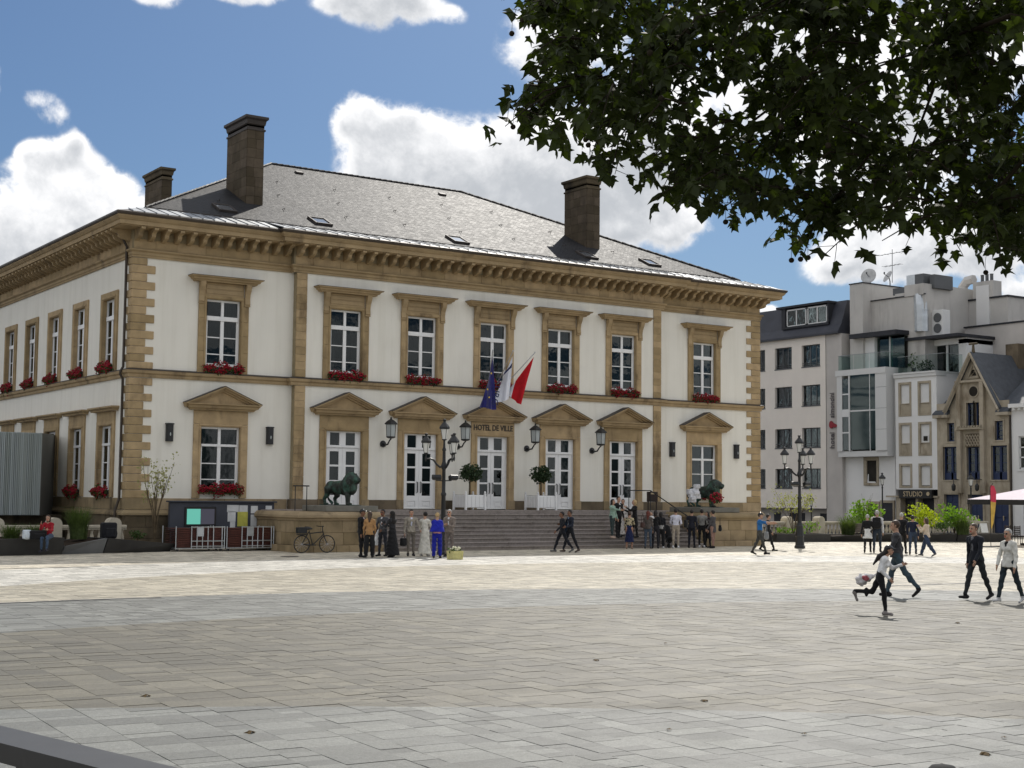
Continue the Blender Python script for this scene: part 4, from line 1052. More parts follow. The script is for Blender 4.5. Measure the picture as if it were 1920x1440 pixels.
# ------------------------------------------------------------------ street lamps
mat('lamp_glass', (.7, .7, .66), .15, .5, nscale=2, namt=.05)
def lantern(mb, gl, c, s=1., n=8):
    mb.lathe([(.03*s, 0), (.05*s, .03*s), (.1*s, .05*s), (.1*s, .08*s)], n, c)
    for j in range(n//2):
        a = 4*pi*j/n; mb.tube([(c[0]+.095*s*cos(a), c[1]+.095*s*sin(a), c[2]+.07*s), (c[0]+.17*s*cos(a), c[1]+.17*s*sin(a), c[2]+.46*s)], .01*s, 4)
    mb.lathe([(.165*s, .45*s), (.215*s, .47*s), (.215*s, .53*s), (.16*s, .6*s), (.09*s, .68*s), (.05*s, .72*s), (.05*s, .76*s), (.085*s, .8*s), (.05*s, .83*s), (0, .84*s)], n, c)
    gl.lathe([(.09*s, .08*s), (.158*s, .45*s)], n, c)
def street_lamp(label):
    t = thing('street_lamp', label, 'street lamp', (0, 0, 0), 0, 'four-headed iron street lamps on the square')
    MB().lathe([(.26, 0), (.26, .1), (.22, .14), (.2, .5), (.22, .55), (.2, .6), (.17, .95), (.19, 1.0), (.15, 1.05), (.11, 1.15)], 8).build('base', 'dark_iron', t)
    MB().lathe([(.1, 1.1), (.085, 2.2), (.11, 2.25), (.11, 2.3), (.075, 2.36), (.07, 3.2), (.1, 3.25), (.12, 3.36), (.07, 3.5), (.06, 3.9), (.09, 3.95), (.05, 4.05), (.04, 4.3)], 12).build('post', 'dark_iron', t, smooth=40)
    for k in range(3):
        a = radians(152+120*k); d = Vector((cos(a), sin(a), 0)); pp = lambda r, z: tuple(d*r+Vector((0, 0, z)))
        ar = MB().tube([pp(.05, 3.34), pp(.16, 3.3), pp(.3, 3.4), pp(.42, 3.56), pp(.56, 3.62), pp(.7, 3.6), pp(.74, 3.68), pp(.74, 3.78)], [.05, .05, .042, .04, .035, .03, .03, .035], 7)
        ar.lathe([(.0, 3.5), (.03, 3.54), (.045, 3.62), (.03, 3.7)], 7, (d.x*.74, d.y*.74, 0)); ar.build('arm', 'dark_iron', t, smooth=50)
        f, g = MB(), MB(); lantern(f, g, (d.x*.74, d.y*.74, 3.76), .98); fo = f.build('lantern', 'dark_iron', t); g.build('lantern_glass', 'lamp_glass', fo)
    f, g = MB(), MB(); lantern(f, g, (0, 0, 4.28), 1.02); fo = f.build('lantern', 'dark_iron', t); g.build('lantern_glass', 'lamp_glass', fo)
    for sx in (-1, 1):
        MB().tube([(0, 0, 2.78), (sx*.3, -.12*sx, 2.8)], .02, 6).build('bracket', 'dark_iron', t)
        q = MB().box(-.19, .19, -.1, .1, -.07, .09, .015); q.box(-.17, .17, -.13, -.1, -.05, .06, .01); q.xf(Matrix.Translation((sx*.4, -.1, 2.9)) @ Matrix.Rotation(radians(20*sx-20), 4, 'Z') @ Matrix.Rotation(radians(-18), 4, 'X')); q.build('floodlight', 'dark_iron', t)
    return t
SL = street_lamp('black street lamp with four lantern heads standing in front of the steps')
place(SL, (9.335, -8.6, 0), scale=(.93, .93, 1)); place(SL, (28.4, -8.3, 0), 0, 'black street lamp with four lantern heads in the sun right of the town hall')
SL['label'] = 'black street lamp with four lantern heads standing in front of the steps'
def small_lamp(loc, h, label):
    t = thing('lamp_post', label, 'lamp post', loc, 0, 'single-headed lamp posts along the far street')
    MB().lathe([(.13, 0), (.13, .25), (.08, .4), (.05, .6), (.045, h-1.0), (.06, h-.95), (.03, h-.8)], 8).build('post', 'dark_iron', t, smooth=40, world=False)
    f, g = MB(), MB(); lantern(f, g, (0, 0, h-.82), 1.0); fo = f.build('lantern', 'dark_iron', t, world=False); g.build('lantern_glass', 'lamp_glass', fo, world=False)
for (px, py, X_, lb) in ((1654, 887, 53, 'single-headed lamp post in front of the white wall under the glass bay'), (1521, 929, 57, 'small distant lamp post behind the balustrade right of the town hall'), (1820, 888, 55, 'single-headed lamp post in front of the gabled sandstone house')):
    q = at(px, py, x=X_); small_lamp((q.x, q.y, 0), q.z, lb)

# ------------------------------------------------------------------ street front across the corner (faces -x)
XF = 60.
mat('hotel_wall', (.76, .7, .63), .9, .2, nscale=.6, namt=.06, bump=.002, bscale=50); mat('hotel_grey', (.5, .47, .44), .9, .2, nscale=.6, namt=.12); mat('tower_grey', (.52, .5, .47), .9, .2, nscale=.5, namt=.12, dirt=(srgb(140, 136, 132), .6, .5, .8, (1, 1, .2)))
mat('mansard', srgb(56, 58, 66), .55, .4, nscale=1.2, namt=.25); mat('mansard_dark', srgb(44, 45, 50), .6, .3, nscale=2, namt=.3); mat('frame_grey', srgb(88, 90, 92), .5, .4, nscale=2, namt=.1); mat('bay_panel', srgb(206, 206, 204), .6, .3, nscale=.5, namt=.04)
mat('house_white', (.74, .735, .72), .9, .2, nscale=.6, namt=.05, dirt=((.55, .54, .52), .5, .62, .9, (1, 1, .25))); mat('blind_white', (.68, .68, .67), .7, .3, nscale=2, namt=.05); mat('sign_black', (.015, .014, .013), .5, .4, nscale=2, namt=.2); mat('sign_gold', (.5, .4, .25), .5, .4); mat('blue_paint', (.013, .027, .08), .5, .4, nscale=3, namt=.2)
mat('yellow_curtain', (.2, .16, .06), .9, .1, nscale=5, namt=.4, stretch=(1, 1, .1)); mat('sign_letter', (.09, .08, .085), .5, .4); mat('emblem_red', (.25, .01, .02), .5, .4); mat('galvanised', srgb(190, 194, 196), .35, .5, metal=.8, nscale=3, namt=.15); mat('dish_white', (.55, .55, .54), .6, .3)
mat('slate_far', srgb(70, 74, 80), .6, .4, nscale=3, namt=.25, bump=.01, bscale=6)
m, t = new_mat('tinted_glass'); t.n.remove(t.p)
fr_ = t.add('ShaderNodeFresnel', i_IOR=1.7); g_ = t.add('ShaderNodeBsdfGlossy', i_Roughness=.02, i_Color=(.8, .95, .92)); r_ = t.add('ShaderNodeBsdfTransparent', i_Color=(.34, .52, .48)); x_ = t.add('ShaderNodeMixShader')
t.l.new(fr_.outputs[0], x_.inputs[0]); t.l.new(r_.outputs[0], x_.inputs[1]); t.l.new(g_.outputs[0], x_.inputs[2]); t.l.new(x_.outputs[0], t.out.inputs[0])
PW = lambda u, d, z: (XF-d, u, z)
def fbox(mb, u0, u1, d0, d1, z0, z1, c=0., xf=XF): a, b = sorted((xf-d0, xf-d1)); mb.box(a, b, min(u0, u1), max(u0, u1), z0, z1, c); return mb
def body(parent, u0, u1, d, z1, depth=9, xf=XF): fbox(MB(), u0, u1, d, -depth, 0.02, z1, xf=xf).build('body', 'room_dark', parent)  # dark inner box, added so sunlight does not leak through the open shell
HT = thing('hotel_building', 'pale grey hotel with rows of dark windows and a dark mansard roof', 'hotel', (XF, 28, 0))
body(HT, 20.3, 41.9, -1.0, 14.4)
hw = [(20.88, 22.78), (23.83, 25.66), (26.74, 28.6), (29.6, 31.4), (32.4, 34.2)]; hz = [(12.2, 13.85), (9.24, 10.8), (6.1, 7.57), (3.03, 4.5)]
mb = MB(); holed_wall(mb, 20.32, 42, 1.52, 14.5, [(a, b, c, e) for a, b in hw for c, e in hz], 0, .35, PW); mb.build('wall', 'hotel_wall', HT)
mb = MB(); fbox(mb, 20.32, 42, -.5, -14, 1.52, 1.6); fbox(mb, 19.0, 42, -.9, -14, 0, 1.5); mb.build('ground_floor', 'hotel_grey', HT)
for a, b in ((20.2, 21.8), (23.4, 25), (26.0, 26.7)): q = fbox(MB(), a, b, -.86, -.95, .35, 1.15).build('basement_window', 'mansard_dark', HT)
mb = MB(); fbox(mb, 19.1, 20.34, -.05, -10, .0, 14.5); fbox(mb, 18.7, 19.1, .02, -10, 0, 14.45); mb.build('corner_pier', 'hotel_grey', HT)  # greyer plaster carries the shade of the pier's turned-away face
for a, b in hw:
    for c, e in hz:
        mb = MB()
        for u0, u1 in ((a, a+.06), (b-.06, b), (a+(b-a)*.62-.04, a+(b-a)*.62+.04), (a+(b-a)*.3-.03, a+(b-a)*.3+.03)): fbox(mb, u0, u1, -.2, -.28, c, e)
        fbox(mb, a, b, -.2, -.28, e-.07, e); fbox(mb, a, b, -.2, -.28, c, c+.07); fbox(mb, a-.03, b+.03, .03, -.2, c-.07, c); fbox(mb, a, b, -.06, -.09, c+.28, c+.31); fbox(mb, a, b, -.06, -.09, c+.14, c+.165)
        w_ = mb.build('window', 'frame_grey', HT)
        for k in range(2):
            u0, u1 = (a+.05, a+(b-a)*.6) if k else (a+(b-a)*.64, b-.05)
            fbox(MB(), u0, u1, -.23, -.236, c+.06, e-.06).build('pane', 'glass', w_)
        fbox(MB(), a, b, -.4, -.42, c, e).build('curtain', 'sheer', w_)
mb = MB(); vs = [(XF-.3, 14.45), (XF-.3, 14.6), (XF+.1, 15.2), (XF+.75, 17.0), (XF+12, 17.5), (XF+12, 14.45)]
mb.add([(x, 18.8, z) for x, z in vs]+[(x, 42, z) for x, z in vs], [tuple(range(6)), tuple(range(11, 5, -1))]+[(i, (i+1) % 6, 6+(i+1) % 6, 6+i) for i in range(6)]); mb.build('mansard_roof', 'mansard', HT)
mb = MB(); fbox(mb, 19.9, 25.4, .12, -3, 16.86, 17.02); fbox(mb, 20.0, 20.12, .0, -1.5, 15.3, 16.86); fbox(mb, 24.5, 24.9, .0, -1.5, 15.3, 16.86); fbox(mb, 20.0, 24.9, .02, -1.5, 15.25, 15.42); mb.build('dormer', 'mansard_dark', HT)
for a, b in ((20.2, 22.2), (22.35, 24.4)):
    mb = MB(); fbox(mb, a, a+.08, -.05, -.15, 15.42, 16.72); fbox(mb, b-.08, b, -.05, -.15, 15.42, 16.72); fbox(mb, a, b, -.05, -.15, 16.64, 16.74); fbox(mb, a, b, -.05, -.15, 15.42, 15.5); fbox(mb, (a+b)/2-.05, (a+b)/2+.05, -.05, -.15, 15.5, 16.66)
    w_ = mb.build('window', 'blind_white', HT); fbox(MB(), a+.07, b-.07, -.1, -.106, 15.5, 16.66).build('pane', 'glass', w_); fbox(MB(), a, b, -.5, -.55, 15.4, 16.7).build('curtain', 'curtain', w_)
def vtext(body, size, u, z, m, parent, d=.03, sx=1.):
    o = text_obj('lettering', body, size, m, parent, (0, 0, 0), (0, 0, 0), .02, align='LEFT', bold=.008)
    M4 = Matrix(((0, 0, -1, XF-d), (0, 1, 0, u), (1, 0, 0, z), (0, 0, 0, 1)))
    L_ = worldloc(parent); M4[0][3] -= L_.x; M4[1][3] -= L_.y; M4[2][3] -= L_.z
    o.matrix_local = M4 @ Matrix.Diagonal((sx, 1, 1, 1)); return o
vtext('hotel', .62, 19.5, 5.95, 'sign_letter', HT, .02, .95); vtext('simoncini', .62, 19.5, 8.22, 'sign_letter', HT, .02, .8)
mb = MB(); mb.lathe([(0, 0), (.3, 0), (.3, .05), (0, .05)], 14); mb.xf(Matrix.Translation((XF-.02, 19.75, 7.72)) @ Matrix.Rotation(-pi/2, 4, 'Y') @ Matrix.Diagonal((.95, .7, 1, 1)))
mb.prism([(19.75, 7.6), (19.55, 7.85), (19.2, 7.7), (19.15, 7.55), (19.45, 7.5)], 0, XF-.06, XF-.02); mb.build('emblem', 'emblem_red', HT)

BAY = thing('glass_bay_building', 'slim grey building with a two-storey green glass bay and roof terrace', 'building', (XF, 16, 0))
mb = MB(); fbox(mb, 14.0, 18.7, -.3, -10, 0, 11.2); mb.build('wall', 'house_white', BAY)
mb = MB(); fbox(mb, 18.2, 18.7, .55, -.3, 5.7, 11.2); fbox(mb, 14.03, 15.0, .55, -.3, 5.7, 11.2); fbox(mb, 14.03, 18.7, .45, -.3, 5.3, 5.7); fbox(mb, 14.03, 18.8, .6, -10, 11.2, 11.62); fbox(mb, 17.44, 17.56, .57, .3, 5.7, 11.2); mb.build('bay_cladding', 'bay_panel', BAY)
for z in (7.2, 8.7, 10.2): fbox(MB(), 14.0, 15.0, .555, .55, z, z+.02).build('cladding_joint', 'frame_grey', BAY)
for z0, z1 in ((5.8, 8.55), (8.65, 11.2)): fbox(MB(), 15.0, 17.44, .5, .49, z0, z1).build('pane', 'tinted_glass', BAY)
for z0, z1 in ((5.8, 7.0), (7.1, 8.2), (8.75, 9.8), (9.9, 11.0)): fbox(MB(), 17.56, 18.2, .5, .49, z0, z1).build('pane', 'glass', BAY)
mb = MB(); fbox(mb, 15.0, 17.44, .56, .44, 8.55, 8.65); fbox(mb, 15.55, 15.6, .53, .46, 5.7, 11.2); fbox(mb, 14.98, 15.02, .56, .4, 5.7, 11.2); fbox(mb, 17.56, 18.2, .55, .44, 7.0, 7.1); fbox(mb, 17.56, 18.2, .55, .44, 9.8, 9.9); fbox(mb, 17.56, 18.2, .55, .44, 8.2, 8.75); mb.build('glazing_bars', 'blind_white', BAY)
fbox(MB(), 15.0, 18.2, -.25, -.29, 5.7, 11.2).build('room_interior', 'room_dark', BAY); fbox(MB(), 16.5, 17.1, .3, .1, 8.66, 9.7).build('curtain', 'blind_white', BAY)
mb = MB(); fbox(mb, 15.5, 16.9, -.2, -.35, 5.02, 5.28, .02); fbox(mb, 15.5, 16.9, -.2, -.35, 3.22, 3.42, .02); fbox(mb, 16.58, 16.9, -.2, -.35, 3.42, 5.02, .02); fbox(mb, 15.5, 15.68, -.2, -.35, 3.42, 5.02, .02); mb.build('window_surround', 'sandstone_pale', BAY)
fbox(MB(), 15.68, 16.58, -.28, -.34, 3.42, 5.02).build('window', 'room_dark', BAY)
mb = MB(); fbox(mb, 15.72, 15.8, 0, -.06, 3.45, 5.0); fbox(mb, 16.42, 16.5, 0, -.06, 3.45, 5.0); fbox(mb, 15.72, 16.5, 0, -.06, 4.9, 5.0); fbox(mb, 15.72, 16.5, 0, -.06, 3.45, 3.55); mb.xf(Matrix.Translation((XF, 16.1, 3.5)) @ Matrix.Rotation(radians(7), 4, 'Y') @ Matrix.Rotation(radians(6), 4, 'Z') @ Matrix.Translation((-XF+.25, -16.1, -3.5))); mb.build('casement', 'blind_white', BAY)
for a, b, z in ((15.6, 16.5, 1.92), (14.2, 15.2, 2.0)):
    mb = MB(); fbox(mb, a-.15, a, -.2, -.35, 0, z+.18); fbox(mb, b, b+.15, -.2, -.35, 0, z+.18); fbox(mb, a, b, -.2, -.35, z, z+.18); mb.build('door_surround', 'sandstone_pale', BAY); fbox(MB(), a, b, -.27, -.33, 0, z).build('door', 'mansard_dark', BAY)
def railing(nm, parent, path, z0, z1):
    mb = MB()
    for a, b in zip(path[:-1], path[1:]):
        A, B = Vector((*a, 0)), Vector((*b, 0)); n = max(1, round((B-A).length/1.4))
        for i in range(n):
            p, q = A.lerp(B, (i+.02)/n), A.lerp(B, (i+.98)/n); mb.add([(p.x, p.y, z0), (q.x, q.y, z0), (q.x, q.y, z1), (p.x, p.y, z1)], [(0, 1, 2, 3)])
    gl_ = mb.build(nm, 'tinted_clear', parent)
    mb = MB()
    for a, b in zip(path[:-1], path[1:]): mb.tube([(*a, z1), (*b, z1)], .02, 5)
    mb.build('handrail', 'galvanised', gl_)
m, t = new_mat('tinted_clear'); t.n.remove(t.p); fr_ = t.add('ShaderNodeFresnel', i_IOR=1.25); g_ = t.add('ShaderNodeBsdfGlossy', i_Roughness=.03); r_ = t.add('ShaderNodeBsdfTransparent', i_Color=(.72, .8, .78)); x_ = t.add('ShaderNodeMixShader'); t.l.new(fr_.outputs[0], x_.inputs[0]); t.l.new(r_.outputs[0], x_.inputs[1]); t.l.new(g_.outputs[0], x_.inputs[2]); t.l.new(x_.outputs[0], t.out.inputs[0])
railing('glass_railing', BAY, [(XF+6, 18.6), (XF-.5, 18.6), (XF-.5, 14.1), (XF+1, 14.1)], 11.62, 12.7)
fbox(MB(), 16.9, 18.15, -.3, -5, 11.62, 18.0).build('lift_shaft', 'tower_grey', BAY)
fbox(MB(), 12.0, 16.9, -1.2, -7, 11.2, 16.7).build('tower', 'tower_grey', BAY); fbox(MB(), 12.0, 13.7, -1.1, -7, 16.7, 17.5).build('tower', 'tower_grey', BAY); fbox(MB(), 13.8, 14.6, -1.15, -7, 16.7, 17.0).build('tower', 'tower_grey', BAY)
fbox(MB(), 16.85, 18.2, -.25, -5, 18.0, 18.08).build('coping', 'mansard_dark', BAY); fbox(MB(), 11.9, 16.95, -1.12, -1.25, 16.7, 16.78).build('coping', 'mansard_dark', BAY)
mb = MB(); fbox(mb, 14.0, 15.2, -1.6, -3.5, 17.0, 17.5); fbox(mb, 12.4, 13.2, -1.6, -3, 17.5, 18.3, .03); mb.build('roof_plant', 'frame_grey', BAY); fbox(MB(), 13.0, 14.3, -2, -4, 17.5, 18.4, .03).build('roof_plant', 'galvanised', BAY); fbox(MB(), 11.75, 12.2, -2, -4, 17.2, 18.2, .03).build('roof_plant', 'frame_grey', BAY)
mb = MB(); fbox(mb, 13.4, 17.8, .2, -4, 13.95, 14.25); fbox(mb, 13.4, 17.7, .24, .18, 13.9, 14.1); mb.build('canopy_roof', 'mansard_dark', BAY)
fbox(MB(), 16.0, 16.9, -.5, -1.2, 11.62, 13.95).build('penthouse_wall', 'house_white', BAY); fbox(MB(), 13.5, 16.0, -.8, -.85, 11.62, 13.9).build('pane', 'tinted_glass', BAY); fbox(MB(), 14.75, 14.85, -.75, -.86, 11.62, 13.9).build('glazing_bars', 'blind_white', BAY); fbox(MB(), 13.5, 16.0, -1.1, -1.15, 11.62, 13.9).build('room_interior', 'room_dark', BAY)
def dish(loc, r, rz, tilt, label):
    t = thing('satellite_dish', label, 'satellite dish', loc)
    mb = MB().lathe([(.05, .0), (r*.5, .07*r), (r, .28*r), (r*.98, .31*r), (r*.5, .1*r), (.02, .04)], 16); mb.xf(Matrix.Rotation(rz, 4, 'Z') @ Matrix.Rotation(tilt, 4, 'Y')); mb.build('reflector', 'dish_white', t, smooth=True, world=False)
    q = Matrix.Rotation(rz, 3, 'Z') @ Matrix.Rotation(tilt, 3, 'Y') @ Vector((0, 0, r*.9))
    MB().tube([(0, 0, 0), q], .025, 5).lathe([(.04, 0), (.07, .08), (.04, .16)], 6, tuple(q)).build('receiver', 'frame_grey', t, world=False)
    MB().tube([(0, 0, 0), (.1, 0, -.3), (.1, 0, -1.2)], .04, 6).build('mast', 'frame_grey', t, world=False)
dish(tuple(at(1630, 519, x=62)), .6, radians(200), radians(75), 'tilted satellite dish at the edge of the tower roof'); dish(tuple(at(1667, 520, x=63.5)), .5, radians(160), radians(60), 'smaller satellite dish beside the antenna on the tower roof')
AN = thing('roof_antenna', 'thin comb-shaped television antenna above the tower roof', 'antenna', tuple(at(1673, 520, x=63)))
a_ = at(1673, 475, x=63); b_ = at(1673, 530, x=63); mb = MB().tube([b_, a_+Vector((0, 0, .3))], .025, 5)
for dz, hwid in ((0, 1.1), (-.9, .8)):
    mb.tube([a_+Vector((0, -hwid, dz)), a_+Vector((0, hwid, dz))], .018, 4)
    for k in range(5): mb.tube([a_+Vector((-.25, -hwid+k*hwid/2, dz)), a_+Vector((.25, -hwid+k*hwid/2, dz))], .012, 4)
mb.build('mast', 'frame_grey', AN)
a_ = at(1724, 600, x=61.2); DU = thing('ventilation_duct', 'shiny bent ventilation duct against the tower wall', 'duct', tuple(a_))
mb = MB(); pth = [Vector((61.4, a_.y-.05, 14.1)), Vector((61.4, a_.y-.05, 15.2)), Vector((61.4, a_.y, 16.0)), Vector((61.5, a_.y+.1, 16.6)), Vector((61.8, a_.y+.5, 16.9)), Vector((62.4, a_.y+1.0, 16.9))]
mb.tube(pth, [.5, .5, .5, .5, .48, .46], 8); mb.build('duct', 'galvanised', DU)
for z in (14.6, 15.1, 15.6): MB().lathe([(.52, 0), (.52, .05)], 8, (61.4, a_.y-.05, z)).build('flange', 'galvanised', DU)

BK = thing('rear_apartment_block', 'plain grey flat-roofed block rising behind the white corner houses', 'building', (66, 9, 0))
mb = MB(); q0, q1 = at(1734, 561, x=66), at(1890, 588, x=66); fbox(mb, q1.y, q0.y, 0, -8, 0, 16.6, xf=66); mb.build('wall', 'tower_grey', BK)
fbox(MB(), q1.y-.1, q0.y+.1, .1, -8.1, 16.6, 16.72, xf=66).build('coping', 'mansard_dark', BK)
q2, q3 = at(1809, 616, x=65), at(1925, 620, x=65); fbox(MB(), q3.y-3, q2.y, 0, -.9, 0, q2.z, xf=65).build('wall', 'hotel_grey', BK); fbox(MB(), q3.y-3, q2.y+.05, .08, -.9, q2.z, q2.z+.12, xf=65).build('coping', 'mansard_dark', BK)
q = at(1845, 590, x=66); ch_ = fbox(MB(), q.y-.55, q.y+.55, .15, -.8, q.z-2, 17.6, xf=66).build('chimney', 'house_white', BK); fbox(MB(), q.y-.85, q.y+.85, .1, -.9, 16.7, 17.9, xf=66).build('chimney_stack', 'tower_grey', BK)
for k in range(3): MB().lathe([(.12, 17.9), (.12, 18.4), (.14, 18.45)], 8, (66.4, q.y-.4+.4*k, 0)).build('chimney_pot', 'frame_grey', BK)
q = at(1806, 560, x=67); mb = MB(); mb.tube([(67, q.y, 16.7), (67, q.y, 17.9), (67, q.y-.4, 18.3), (67, q.y-1.0, 18.35)], .35, 6); mb.build('vent_cowl', 'tower_grey', BK)
q = at(1763, 602, x=62.4); AC = thing('air_conditioner', 'white air conditioning unit with two fans on the flat roof', 'air conditioner', tuple(q)); fbox(MB(), q.y-.55, q.y+.75, .4, -.4, q.z-1.1, q.z+.75, .03, xf=62.4).build('case', 'blind_white', AC)
for z in (q.z+.2, q.z-.55): mb = MB().lathe([(0, 0), (.34, 0), (.34, .03), (.28, .04), (.05, .02)], 14); mb.xf(Matrix.Translation((61.99, q.y-.1, z)) @ Matrix.Rotation(-pi/2, 4, 'Y')); mb.build('fan', 'frame_grey', AC)

ST = thing('white_corner_house', 'narrow white house with six closed shuttered windows over a black shop sign', 'house', (XF, 12, 0))
mb = MB(); wn = [(12.23, 13.38), (10.5, 11.66)]; rz_ = [(8.06, 10.46), (5.28, 7.62), (3.06, 4.75)]
holed_wall(mb, 10.05, 13.68, 2.95, 11.0, [(a, b, c, e) for a, b in wn for c, e in rz_], 0, .3, PW); mb.add([(XF, 10.05, 0), (XF+7, 10.05, 0), (XF+7, 10.05, 11), (XF, 10.05, 11)], [(0, 1, 2, 3)]); mb.add([(XF, 13.68, 0), (XF+7, 13.68, 0), (XF+7, 13.68, 11), (XF, 13.68, 11)], [(0, 1, 2, 3)]); mb.build('wall', 'house_white', ST)
mb = MB(); fbox(mb, 10.0, 13.72, .18, -7, 11.0, 11.12); fbox(mb, 10.0, 13.72, .12, -1, 10.78, 11.0); mb.build('cornice', 'bay_panel', ST)
for i, (a, b) in enumerate(wn):
    for j, (c, e) in enumerate(rz_):
        mb = MB(); fbox(mb, a, a+.17, .04, -.3, c, e, .01); fbox(mb, b-.17, b, .04, -.3, c, e, .01); fbox(mb, a+.17, b-.17, .04, -.3, e-.17, e, .01); fbox(mb, a+.17, b-.17, .04, -.3, c, c+.12, .01)
        s_ = mb.build('window', 'sandstone_pale', ST); zs = c+.12+(.72 if j < 2 else 0)
        fbox(MB(), a+.17, b-.17, -.1, -.14, zs+.06, e-.17).build('shutter', 'blind_white', s_)
        if j < 2: fbox(MB(), a+.17, b-.17, .0, -.2, c+.12, zs, .02).build('apron_panel', 'sandstone_pale', s_); fbox(MB(), a+.17, b-.17, .05, -.2, zs, zs+.06, .01).build('sill', 'sandstone_pale', s_)
        if i == 1 and j == 1:
            fbox(MB(), a+.3, b-.3, -.06, -.12, zs+.1, zs+.6).build('shutter_flap', 'blind_white', s_); fbox(MB(), a+.4, b-.4, -.05, -.1, zs+.18, zs+.52).build('pane', 'room_dark', s_)
mb = MB(); fbox(mb, 9.95, 14.5, .15, -.1, 2.4, 2.52); mb.build('string_course', 'sandstone_pale', ST)
fbox(MB(), 10.05, 13.68, -.5, -.6, 0, 2.95).build('shop_front', 'mansard_dark', ST)
for a, b in ((13.3, 13.68), (11.75, 11.95), (10.05, 10.35)): fbox(MB(), a, b, .02, -.5, 0, 2.4).build('pier', 'sandstone_pale', ST)
sg = fbox(MB(), 10.34, 13.19, .3, .02, 2.34, 2.95, .01).build('shop_sign', 'sign_black', ST)
text_obj('lettering', 'STUDIO', .5, 'sign_gold', sg, (XF-.305, 11.95, 2.47), (pi/2, 0, -pi/2), .01, .95, bold=.0)
mb = MB().lathe([(0, 0), (.14, 0), (.14, .02), (0, .02)], 10); mb.xf(Matrix.Translation((XF-.31, 10.62, 2.65)) @ Matrix.Rotation(-pi/2, 4, 'Y')); mb.build('emblem', 'sign_gold', sg)
railing('glass_railing', ST, [(XF+6, 13.6), (XF+.2, 13.6), (XF+.2, 9.6), (XF+5, 9.6)], 11.12, 12.3)
PH = XF+2.2
mb = MB(); fbox(mb, 12.3, 13.6, -2.2, -6, 11.12, 13.4); fbox(mb, 9.2, 9.9, -2.2, -6, 11.12, 13.4); fbox(mb, 9.2, 13.6, -2.2, -6, 13.1, 13.5); mb.build('penthouse_wall', 'house_white', ST); mb = MB(); fbox(mb, 9.0, 13.7, -1.0, -6, 13.5, 13.7); mb.build('penthouse_roof', 'mansard_dark', ST)
fbox(MB(), 9.9, 12.3, -2.5, -2.52, 11.12, 13.1).build('pane', 'glass', ST); fbox(MB(), 11.0, 11.15, -2.4, -2.55, 11.12, 13.1).build('glazing_bars', 'blind_white', ST); fbox(MB(), 9.95, 10.9, -2.8, -2.85, 11.12, 13.1).build('curtain', 'blind_white', ST); fbox(MB(), 9.9, 12.3, -3.4, -3.45, 11.12, 13.1).build('room_interior', 'room_dark', ST)
rg = random.Random(77)
q = at(1717, 680, x=XF+1.4); t = thing('terrace_plant', 'leafy pot plant behind the glass railing of the roof terrace', 'plant', (q.x, q.y, 11.12)); leaf_cloud('foliage', ball_pts(160, (0, 0, .9), (.5, .5, .85), rg, .2), .22, 'shrub_leaf', t, rg, False); MB().lathe([(.2, 0), (.28, .4), (.28, .42), (.0, .4)], 10).build('pot', 'frame_grey', t, world=False)
q = at(1735, 688, x=XF+1.2); t = thing('terrace_shrub', 'round dark shrub behind the glass railing of the roof terrace', 'plant', (q.x, q.y, 11.12)); leaf_cloud('foliage', ball_pts(220, (0, 0, .5), (.5, .65, .5), rg, .5), .15, 'leaf_dark', t, rg, False); MB().lathe([(.2, 0), (.25, .3), (0, .28)], 8).build('pot', 'frame_grey', t, world=False)

GO = thing('gabled_stone_house', 'narrow gothic sandstone house with a steep gable and blue doors', 'house', (XF, 7, 0))
body(GO, 4.2, 10.0, -.6, 8.0, 4)
openings = [(8.55, 9.14, 6.2, 7.45), (4.66, 5.29, 6.2, 7.45), (8.26, 9.54, 3.6, 5.84), (6.34, 7.58, 3.6, 5.84), (4.36, 5.61, 3.6, 5.84), (8.27, 9.47, 0, 2.62), (6.32, 7.51, 0, 2.62), (4.29, 5.56, 0, 2.6), (6.28, 6.86, 7.13, 8.75), (6.98, 7.55, 7.13, 8.75)]
mb = MB(); holed_wall(mb, 4.15, 10.05, 0, 8.8, openings, 0, .28, PW)
mb.add([PW(4.9, 0, 8.8), PW(9.0, 0, 8.8), PW(6.93, 0, 11.9)], [(0, 1, 2)]); mb.build('wall', 'sandstone_pale', GO)
mb = MB()
for u in (8.06, 6.17): fbox(mb, u-.17, u+.17, .28, -.05, 2.7, 10.2, .02); fbox(mb, u-.2, u+.2, .34, -.05, 6.9, 7.1, .02)
fbox(mb, 5.9, 8.3, .3, -.05, 10.1, 10.26, .02); mb.build('buttress', 'sandstone_pale', GO)
mb = MB(); fbox(mb, 6.1, 8.1, .4, -.05, 6.95, 7.08, .01)
for k in range(9): fbox(mb, 6.15+k*.22, 6.27+k*.22, .42, .3, 7.08, 7.2, .01)
mb.build('crenel_ledge', 'sandstone_pale', GO)
